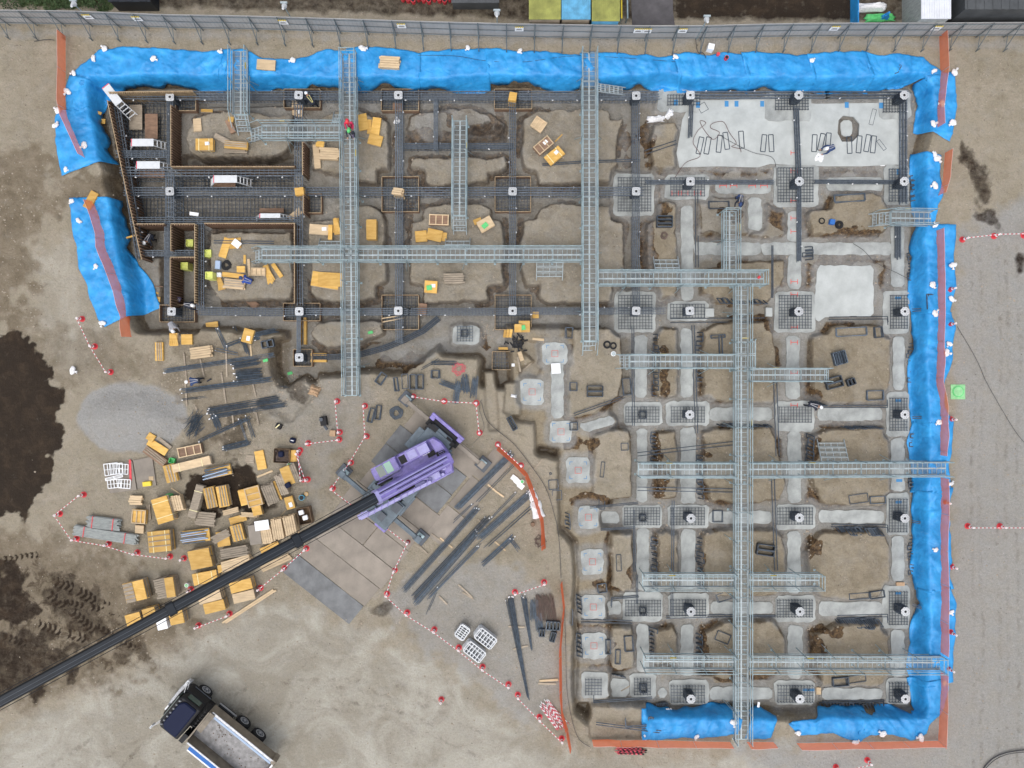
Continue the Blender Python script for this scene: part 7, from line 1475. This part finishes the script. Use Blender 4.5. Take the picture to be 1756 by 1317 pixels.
box_thing('tool_case',373,454,9,15,4,.3,'palesteel','grey blue tool case on the timber island','case'); box_thing('bag_pack',375,471,8,8,0,.3,'white','small white bag on the timber island','bag'); box_thing('water_pump',1428,380,9,9,10,.3,'bluepaint','blue pump on the island under the slab right strip','pump'); box_thing('concrete_block',1319,535,12,16,0,.25,'concrete_white','pale square block left of the large pad','block'); box_thing('concrete_block',1217,536,16,15,0,.25,'concrete_white','pale square block right of the second oblong pad','block')
def board(u, v, w, h, a, m, label, z=.1): p = G(u, v); tag(MB().box((p.x, p.y, p.z+z), (w/27, h/27, .025), math.radians(-a)).build('sheet_board', m), label, 'board')
board(953,632,16,18,-3,'white','white board lying on the vertical strip near the grey pad',.25); board(407,418.6,15,12,38,'white','white board on the yellow sheets of the timber island',.18); board(1513,280,8,10,0,'white','small white paper at the lower right of the pale slab',.03); board(346,374,16,6,8,'white','white paper on the deep cage near the narrow pits',1.3); board(879,667,8,8,0,'white','',0) if False else None
board(1292,1197,4,9,8,'white','white paper on the bottom walkway',1.1)
for u, v, l in [(635,570,'green sheet scrap on the rounded island'),(455,618,'green scrap right of the top long bundle'),(497,640,'green bottle at the edge of the dig')]: box_thing('green_scrap', u, v, 9, 5, -15, .06, 'green', l, 'scrap')
# machine beside the cones
r_, b, an = box_thing('pump_set', 554, 722, 11, 16, -10, .45, 'black', 'small black engine beside the cardboard box', 'machine'); mb = MB(); mb.tube((b.x+.1,b.y-.3,b.z+.5), (b.x+.25,b.y-.55,b.z+.4), .1, 10); mb.tube((b.x-.1,b.y+.1,b.z+.5), (b.x-.1,b.y+.1,b.z+.62), .12, 10); mb.build('engine', 'pad_dark', r_)
r_, b, an = box_thing('pump_set', 477, 731, 10, 9, 25, .3, 'black', 'small dark tool lying between rebar yard and cones', 'machine'); MB().bar((b.x-.15,b.y-.1,b.z+.33), (b.x+.1,b.y+.12,b.z+.33), .07).build('handle', 'band', r_)
# drain cover
p = P(1642, 672, .0); hz = hat(p.x, p.y); dc = thing('drain_cover', (p.x, p.y, hz), 'green round lid on a pale green square by the road', 'drain cover'); MB().box((p.x, p.y, hz+.02), (.92,.95,.05)).build('frame', 'green_pale', dc); MB().tube((p.x, p.y+.02, hz+.04), (p.x, p.y+.02, hz+.09), .36, 28).build('lid', 'green', dc); MB().tube((p.x, p.y+.02, hz+.09), (p.x, p.y+.02, hz+.1), .3, 28).build('lid_rim', 'green_pale', dc)
# heap of black clamps beside the pads
cl = thing('clamp_heap', G(888,592), 'heap of black plastic clamps left of the small timber scraps', 'clamps'); mb = MB(); rs = random.Random(2)
for i in range(46): c = G(888+rs.gauss(0,6), 590+rs.gauss(0,9))+Vector((0,0,.1)); t = rs.uniform(0, 6.3); q = Vector((math.cos(t), math.sin(t), rs.uniform(-.3,.3)))*.12; mb.bar(c-q, c+q, .09)
o = mb.build('clamps', 'black', cl); o['kind'] = 'stuff'
plank(893,611,16,7,72,.2,'ply_pale','small pale timber box beside the clamp heap'); plank(890,625,26,3,80,.15,'ply_old','upright old batten beside the small pad'); plank(923,582,20,4,5,.05,'ply_pale','pale scrap above the grey pad'); plank(905,628,20,2,-42,.06,'ply_old','dark stick across the small brown mound'); plank(880,626,5,5,0,.12,'white','small white plastic box beside the small form box')
plank(941,1166,32,3.5,-4,.07,'ply_pale','upper pale timber below the black stirrup boxes'); plank(938,1172,30,3.5,1,.07,'ply_old','lower grey timber below the black stirrup boxes'); plank(672,545,30,1.6,-9,.05,'ply_pale','upper thin lath on the square form box',z0=.5); plank(676,550,36,1.6,-11,.05,'ply_pale','lower thin lath on the square form box',z0=.5); plank(1076,1178,26,2,-30,.05,'ply_old','thin lath across the round block'); plank(1403,1184,8,12,0,.1,'ply_pale','small timber piece left of the bottom row strip'); plank(1543,1001,14,6,0,.1,'cardboard','brown end piece above the tall fifth row pad')
# steel pipe bundles with red bands
def pipes(u, v, L_, W_, a, label):
    p = G(u, v); an = math.radians(-a); rt = thing('pipe_bundle', p, label, 'pipe bundle', 'grey steel pipe bundles'); k = 1/26.8; L_ *= k; W_ *= k; n = 9; rs = random.Random(int(u)); X = lambda x, y, z: (p.x+x*math.cos(an)-y*math.sin(an), p.y+x*math.sin(an)+y*math.cos(an), p.z+z)
    mb = MB()
    for lay in range(5):
        for i in range(n): y = W_*((i+.5*(lay % 2))/n-.45); e = rs.uniform(-.12,.12); mb.tube(X(-L_/2+e, y, .09+lay*.07), X(L_/2+e, y, .09+lay*.07), .036, 6)
    mb.build('pipes', 'pipe_grey', rt)
    for s in (-.34, .32): mb = MB(); mb.box(X(L_*s, 0, .42), (.05, W_*1.05, .02), an); mb.box(X(L_*s, W_*.52, .22), (.05,.02,.4), an); mb.box(X(L_*s, -W_*.52, .22), (.05,.02,.4), an); mb.build('band', 'red', rt)
pipes(181.5,896,54,19,7,'shorter pipe bundle with red bands, the upper one'); pipes(185,916,108,17,9,'longer pipe bundle with red bands, the lower one')
# pallets of white frames
def fpal(u, v, L_, W_, a, n, label):
    p = local(u, v, .7); an = math.radians(-a); rt = thing('frame_pallet', p, label, 'frame stack', 'stacks of white scaffold frames'); L_ /= 27; W_ /= 27
    for i in range(n):
        z = .08+i*.62/n; sx = (i-n)*.012; mb = MB(); X = lambda x, y: (p.x+(x+sx)*math.cos(an)-y*math.sin(an), p.y+(x+sx)*math.sin(an)+y*math.cos(an), p.z+z)
        c_ = [(-L_/2+.08,-W_/2),(L_/2-.08,-W_/2),(L_/2,-W_/2+.1),(L_/2,W_/2-.1),(L_/2-.08,W_/2),(-L_/2+.08,W_/2),(-L_/2,W_/2-.1),(-L_/2,-W_/2+.1)]
        mb.path([X(*q) for q in c_+c_[:1]], .05)
        for k in range(6): x = L_*((k+.5)/6-.5); mb.bar(X(x,-W_/2), X(x,W_/2), .045, .03)
        for k in (-.22,.22): mb.bar(X(-L_/2,W_*k), X(L_/2,W_*k), .035, .028)
        mb.build('frame', 'white_alu', rt)
fpal(793,1085,24,18,-55,8,'leftmost stack of ribbed white frames in the group of three'); fpal(833,1096,36,21,38,9,'upper right stack of white frames in the group of three'); fpal(814,1119,36,21,38,9,'lower stack of white frames in the group of three')
# ---------------------------------------------------------------- beyond the fence
def shed(x0, y0, x1, y1, H, m, label, ribs='x', wall='container', name='shed', n=14, door=True):
    a = P(x0, y0, H); b_ = P(x1, y1, H); X0, X1, Y0, Y1 = a.x, b_.x, b_.y, a.y; rt = thing(name, ((X0+X1)/2, (Y0+Y1)/2, 0), label, name.replace('_', ' '))
    MB().box(((X0+X1)/2, (Y0+Y1)/2, (H-.06)/2), (X1-X0-.1, Y1-Y0-.1, H-.06)).build('walls', wall, rt); mb = MB(); mb.box(((X0+X1)/2, (Y0+Y1)/2, H-.03), (X1-X0, Y1-Y0, .06))
    for i in range(n): x = X0+(X1-X0)*(i+.5)/n; mb.box((x, (Y0+Y1)/2, H+.015), ((X1-X0)/n*.45, Y1-Y0-.02, .03))
    mb.build('roof', m, rt); return rt
shed(907,-110,962,33,2.4,'roof_olive','olive corrugated roof at the left of the shed group','x','ply_old'); shed(963,-110,1013,33,2.3,'roof_blue','blue corrugated roof in the middle of the shed group','x','ply_old'); shed(1015,-110,1063,36,2.5,'roof_olive','yellow olive corrugated roof at the right of the shed group','x','roof_blue'); shed(1471,-90,1473,39,1.2,'tarp','narrow blue panel left of the white tarp','x','tarp',n=2)
shed(1580,-60,1631,32,2.6,'container','white ribbed container roof behind the fence','x','pipe_grey','container',n=12); shed(1655,-100,1800,16,3.0,'roof_dark','dark building roof at the top right corner','x','roof_dark','building',n=10); shed(774,-80,856,5,1.0,'roof_dark','dark grey roof edge at the top middle','x','roof_dark',n=8); shed(185,-80,258,3,1.4,'boom_black','edge of a dark van roof at the top left','x','boom_black','van',n=3)
rd = MB(); rd.prism([tuple(P(x, y, 0)[:2]) for x, y in [(1084,43),(1157,43),(1154,20),(1150,-140),(1076,-140)]], -.1, .035); o = rd.build('road', 'asphalt'); o['kind'] = 'structure'
for u, l in [(1061,'upper'),(1071,'lower')]: a, b_ = P(u, -120, .05), P(u+2, 42, .05); a.z = b_.z = .9; rt = thing('rail_fence', (a+b_)/2-Vector((0,0,.9)), 'yellow rail right of the olive roof' if u == 1061 else 'dark rail along the asphalt path', 'rail'); MB().tube(a, b_, .05, 6).build('rail', 'yellow' if u == 1061 else 'steel', rt); mb = MB(); [mb.tube(a.lerp(b_, t)-Vector((0,0,.95)), a.lerp(b_, t), .04, 6) for t in (.02,.35,.68,.98)][0]; mb.build('posts', 'steel', rt)
for i in range(10):
    u, v = 690+i*9, -3+ (i % 3)*2; drum('planter', u, v-1, 4, .4, 'red', f'red pot behind the fence, {ORD[i]} from the left', 'pot')
# flood lamps on poles behind the fence
for u, v, bu, bv, l in [(124,5,158,40,'leftmost flood lamp behind the fence'),(486,9,511,42,'second flood lamp behind the fence, left of centre'),(852,22,852,55,'third flood lamp behind the fence, above the middle'),(1213,32,1190,62,'fourth flood lamp behind the fence, right of the path')]:
    H = 3.0; top = P(u, v, H); base = Vector((top.x, top.y, 0)); rt = thing('flood_lamp', base, 'white '+l, 'lamp', 'flood lamps on the fence')
    MB().tube(base, top-Vector((0,0,.25)), .03, 8).build('pole', 'steel', rt); mb = MB(); c = top; mb.tube(c+Vector((0,.05,-.2)), c+Vector((0,-.12,.0)), .17, 16, .1); mb.tube(c+Vector((0,-.12,0)), c+Vector((0,-.26,.1)), .1, 12, .07); lh = mb.build('lamp_head', 'white_alu', rt); mb = MB(); mb.box(c+Vector((0,.2,-.08)), (.42,.1,.12)); mb.build('ballast', 'steel_light', rt); mb = MB(); mb.tube(c+Vector((0,.055,-.21)), c+Vector((0,.07,-.225)), .15, 16); mb.build('lens', 'white', lh)
# shrubs and weeds at the far left corner
rs = random.Random(21)
for i, (u, v, r) in enumerate([(20,4,22),(60,-2,18),(95,2,20),(130,-4,22),(165,2,18)]):
    c = P(u, v, .2); rt = thing('shrub', (c.x, c.y, 0), f'low green shrub behind the fence, {ORD[i]} from the left', 'shrub', 'shrubs behind the fence'); mb = MB(); R = r/26
    for k in range(420):
        t = rs.uniform(0, 6.28); q = R*math.sqrt(rs.random())*(1+.25*math.sin(3*t+i)); z = .1+.55*(1-(q/R/1.3)**2)*rs.uniform(.4,1); p = Vector((c.x+q*math.cos(t), c.y+q*math.sin(t), z)); e = Vector((rs.gauss(0,1), rs.gauss(0,1), rs.gauss(0,.5))).normalized()*.07; f = e.cross(Vector((rs.gauss(0,1), rs.gauss(0,1), 1))).normalized()*.04
        mb.add([p-e, p+f, p+e, p-f], [(0,1,2,3)])
    if i == 0: mat('leaf', (.05,.09,.03), .8, nscale=6, namt=.5, rnd=.2)
    mb.build('foliage', 'leaf', rt); MB().tube((c.x, c.y, 0), (c.x, c.y, .45), .03, 6).build('stem', 'form_dark', rt)
# clods and stones over the whole site
mb = MB(); rs = random.Random(99)
def stone(p, s_):
    i_ = int(np.clip(np.searchsorted(xs, p.x), 0, len(xs)-1)); j_ = int(np.clip(np.searchsorted(ys, p.y), 0, len(ys)-1))
    if MASK['wet'][j_, i_] > .3 and rs.random() < .93: return
    v = [p+Vector((math.cos(t)*s_*rs.uniform(.6,1.2), math.sin(t)*s_*rs.uniform(.6,1.2), rs.uniform(0,.2)*s_)) for t in (0,1.2,2.5,3.8,5.1)]+[p+Vector((rs.uniform(-.2,.2)*s_, rs.uniform(-.2,.2)*s_, s_*rs.uniform(.5,.9)))]
    mb.add(v, [(0,1,5),(1,2,5),(2,3,5),(3,4,5),(4,0,5)])
for k in range(5200):
    u, v = rs.uniform(0,1756), rs.uniform(45,1317)
    if 530 < u < 850 and 680 < v < 1060: continue
    p = G(u, v) if k % 1 == 0 else None; stone(Vector((p.x, p.y, hat(p.x, p.y)-.01)), rs.choice([.02,.03,.03,.045,.07])*rs.uniform(.7,1.3))
for (cx, cy, sx, sy, n, s0) in [(20,340,60,60,220,.05),(60,500,50,40,120,.05),(300,640,20,30,160,.05),(410,745,25,18,150,.06),(510,670,20,14,120,.07),(390,840,45,28,130,.04),(560,62,300,7,260,.04),(1000,1120,4,60,80,.05),(1130,900,6,200,160,.06),(1200,900,8,200,160,.06),(1388,900,8,220,180,.06),(700,375,8,60,90,.05),(835,575,10,10,50,.05),(230,1090,50,30,120,.05),(1000,300,200,60,120,.035),(240,430,20,80,60,.05)]:
    for k in range(n):
        p = G(rs.gauss(cx,sx), rs.gauss(cy,sy)); stone(Vector((p.x, p.y, hat(p.x, p.y)-.01)), s0*rs.uniform(.4,1.5))
o = mb.build('rubble', 'clod'); o['kind'] = 'stuff'
# ---------------------------------------------------------------- people
def person(u, v, head_deg, pose, shirt, trousers, helmet, label, z=None, extra=None):
    p = G(u, v) if z is None else P(u, v, z); base = Vector((p.x, p.y, z if z is not None else hat(p.x, p.y)))
    J = {}
    if pose == 'stand': hip, lean, kn = .92, .08, 0
    elif pose == 'bend': hip, lean, kn = .86, 1.25, .12
    elif pose == 'crouch': hip, lean, kn = .42, .8, .45
    else: hip, lean, kn = .35, 1.35, .5
    V3 = Vector; H = V3((0,0,hip)); sp = V3((math.sin(lean), 0, math.cos(lean))); bx = V3((math.cos(lean), 0, -math.sin(lean)))
    ch = H+sp*.34; nk = H+sp*.52; hd = nk+(sp*.6+V3((0,0,.4 if pose != 'stand' else .3))).normalized()*.16; tp_ = hd+(sp*.5+V3((0,0,.5))).normalized()*.1
    vs = []; es = []; rd = []; kd = []
    def vtx(c, r, k): vs.append(tuple(c)); rd.append(r); kd.append(k); return len(vs)-1
    def link(*a):
        for x, y in zip(a[:-1], a[1:]): es.append((x, y))
    iH = vtx(H, .15, 't'); iW = vtx(H+sp*.16, .13, 's'); iC = vtx(ch, .16, 's'); iN = vtx(nk, .065, 'k'); iF = vtx(hd, .095, 'k'); iT = vtx(tp_, .085, 'k'); link(iH, iW, iC, iN, iF, iT)
    nose = vtx(hd+bx*.1, .018, 'k'); link(iF, nose)
    for s in (-1, 1):
        hj = vtx(H+V3((0,.1*s,-.04)), .1, 't'); 
        if pose == 'crouch' or pose == 'lie': kneep = V3((.38,.14*s,.42)); an = V3((.05+.1*s,.13*s,.07))
        else: kneep = V3((.06+kn+.08*s,.11*s,.48)); an = V3((.0+.12*s,.12*s,.08))
        kn_ = vtx(kneep, .07, 't'); ak = vtx(an, .045, 'b'); toe = vtx(an+V3((.2,.02*s,-.03)), .04, 'b'); link(iH, hj, kn_, ak, toe)
        sh = vtx(nk-sp*.08+V3((0,.19*s,0)), .065, 's')
        if pose == 'stand': el = nk-sp*.36+V3((.06,.25*s,0)); wr = el+V3((.17,-.02*s,-.16))
        else: el = nk-sp*.12+V3((.12,.25*s,-.22)); wr = el+V3((.16,-.06*s,-.2))
        e_ = vtx(el, .048, 's'); w_ = vtx(wr, .034, 's'); d = (wr-el).normalized(); hn = vtx(wr+d*.06, .032, 'k'); link(iC, sh, e_, w_, hn)
        nx = V3((0,1,0)); fx = [(-.028,.07,.0),(-.010,.085,.0),(.010,.08,.0),(.028,.062,.0)]
        for oy, ln, _ in fx:
            r0 = vtx(wr+d*.09+nx*oy, .011, 'k'); r1 = vtx(wr+d*(.09+ln*.55)+nx*oy*1.3+bx*.006, .009, 'k'); r2 = vtx(wr+d*(.09+ln)+nx*oy*1.4+bx*.03, .008, 'k'); link(hn, r0, r1, r2)
        t0 = vtx(wr+d*.05+nx*(-.04*s)+bx*.01, .012, 'k'); t1 = vtx(wr+d*.09+nx*(-.055*s)+bx*.03, .009, 'k'); link(hn, t0, t1)
    me = bpy.data.meshes.new('body_base'); me.from_pydata(vs, es, []); o = bpy.data.objects.new('body', me); C.objects.link(o)
    md = o.modifiers.new('skin', 'SKIN'); md.use_smooth_shade = True
    sv = me.skin_vertices[0].data
    for i, r in enumerate(rd): r = r*(1.15 if kd[i] in 'ts' else 1); sv[i].radius = (r, r*(.8 if kd[i] in 'ts' and r > .12 else 1)); sv[i].use_root = (i == 0)
    sb = o.modifiers.new('sub', 'SUBSURF'); sb.levels = 1; sb.render_levels = 1
    bpy.context.view_layer.update(); dg = bpy.context.evaluated_depsgraph_get(); nm = bpy.data.meshes.new_from_object(o.evaluated_get(dg)); bpy.data.objects.remove(o)
    o = bpy.data.objects.new('body', nm); C.objects.link(o); nm.materials.clear()
    for m in (shirt, trousers, 'skin', 'black'): nm.materials.append(M[m])
    A = np.array(vs); ix = {'s':0,'t':1,'k':2,'b':3}
    for f in nm.polygons:
        c = np.array(f.center); dd = ((A-c)**2).sum(1)**.5-np.array(rd); f.material_index = ix[kd[int(dd.argmin())]]; f.use_smooth = True
    rt = thing('person', base, label, 'person'); o.parent = rt
    up = (tp_-nk).normalized(); c = hd+up*.055; mb = MB(); q = up.to_track_quat('Z', 'X').to_matrix().to_4x4(); n, m_ = 16, 5
    for j in range(m_+1):
        la = math.pi/2*j/m_
        for i in range(n): t = 2*math.pi*i/n; mb.v.append(tuple(c+q @ V3((.135*math.cos(la)*math.cos(t), .115*math.cos(la)*math.sin(t), .12*math.sin(la)))))
    for j in range(m_):
        for i in range(n): mb.f.append((j*n+i, j*n+(i+1)%n, (j+1)*n+(i+1)%n, (j+1)*n+i)); mb.m.append(0)
    pk = [tuple(c+q @ V3((math.cos(t)*.18, math.sin(t)*.12, 0))) for t in np.linspace(0, 6.2, 16)]; mb.add(pk+[tuple(Vector(x)+up*.012) for x in pk], [tuple(range(16)), tuple(range(31,15,-1))]+[(i,(i+1)%16,16+(i+1)%16,16+i) for i in range(16)])
    hm = mb.build('helmet', helmet, None, smooth=True); hm.location = (0,0,0)
    off = Vector(((min(x[0] for x in mb.v)+max(x[0] for x in mb.v))/2, (min(x[1] for x in mb.v)+max(x[1] for x in mb.v))/2, min(x[2] for x in mb.v))); hm.location = off; hm.parent = rt
    mb = MB()
    for s in (-1, 1): mb.box(hd+bx*.088+V3((0,.033*s,.02)), (.014,.02,.012))
    mb.box(hd+bx*.088-up*.05, (.012,.045,.01)); fc = mb.build('face', 'black', None); fo = Vector(((min(x[0] for x in mb.v)+max(x[0] for x in mb.v))/2, (min(x[1] for x in mb.v)+max(x[1] for x in mb.v))/2, min(x[2] for x in mb.v))); fc.location = fo; fc.parent = rt
    mb = MB()
    for s in (-1, 1): mb.bar(nk+V3((.0,.09*s,0))+bx*.13, H+V3((0,.09*s,0))+bx*.14, .03, .012); mb.bar(nk+V3((0,.09*s,0))-bx*.125, H+sp*.02+V3((0,.03*s,0))-bx*.14, .035, .012)
    hs_ = mb.build('harness', 'paint_yellow' if shirt == 'cloth_dark' and 'strap' in label else 'cloth_grey', None); fo = Vector(((min(x[0] for x in mb.v)+max(x[0] for x in mb.v))/2, (min(x[1] for x in mb.v)+max(x[1] for x in mb.v))/2, min(x[2] for x in mb.v))); hs_.location = fo; hs_.parent = rt
    rt.rotation_euler.z = math.radians(-head_deg)
    return rt
person(542,184,235,'bend','cloth_dark','cloth_dark','white','person in black with a yellow green strap bending in the hole at the top')
person(604,221,85,'stand','cloth_red','cloth_red','red','person in red with a red helmet on the longest upright walkway', z=.14)
person(607,236,95,'stand','cloth_dark','cloth_purple','green','person in dark clothes with a green helmet on the longest upright walkway', z=.14)
person(1421,258,160,'bend','cloth_navy','cloth_navy','white','person in navy leaning over white papers on the pale slab')
person(433,484,200,'crouch','cloth_blue','cloth_blue','cloth_navy','person in bright blue crouching on the timber island')
person(268,407,115,'bend','cloth_dark','cloth_dark','white','person in black in the slatted pit at the left', z=-1.75)
person(312,515,200,'crouch','cloth_purple','cloth_purple','white','person in patterned purple crouching in the narrow pit', z=-1.6)
person(326,524,10,'bend','cloth_dark','cloth_dark','white','person in dark clothes beside the patterned purple worker', z=-1.5)
person(301,556,60,'bend','cloth_grey','cloth_grey','white','person in light grey bending below the lower left plate', z=-1.1)
person(349,652,170,'bend','cloth_navy','cloth_dark','white','person in navy with a white helmet beside the long rebar bundles')
person(1381,692,20,'bend','cloth_dark','cloth_dark','white','person in black with white helmet reaching to a rebar pad')
person(1264,341,100,'bend','cloth_dark','cloth_navy','cloth_navy','person in dark clothes above the short upright walkway')
# tools held or lying beside the workers
tag(MB().bar(G(356,654)+Vector((0,0,.1)), G(363,650)+Vector((0,0,.1)), .08).build('tool', 'cloth_dark'), 'dark tool behind the worker in navy at the rebar yard', 'tool')
tag(MB().bar(P(1300,474,.9), P(1303,477,.9), .2, .15).build('red_bag', 'red', bevel=.03), 'small red and white bag on the railed platform', 'bag')
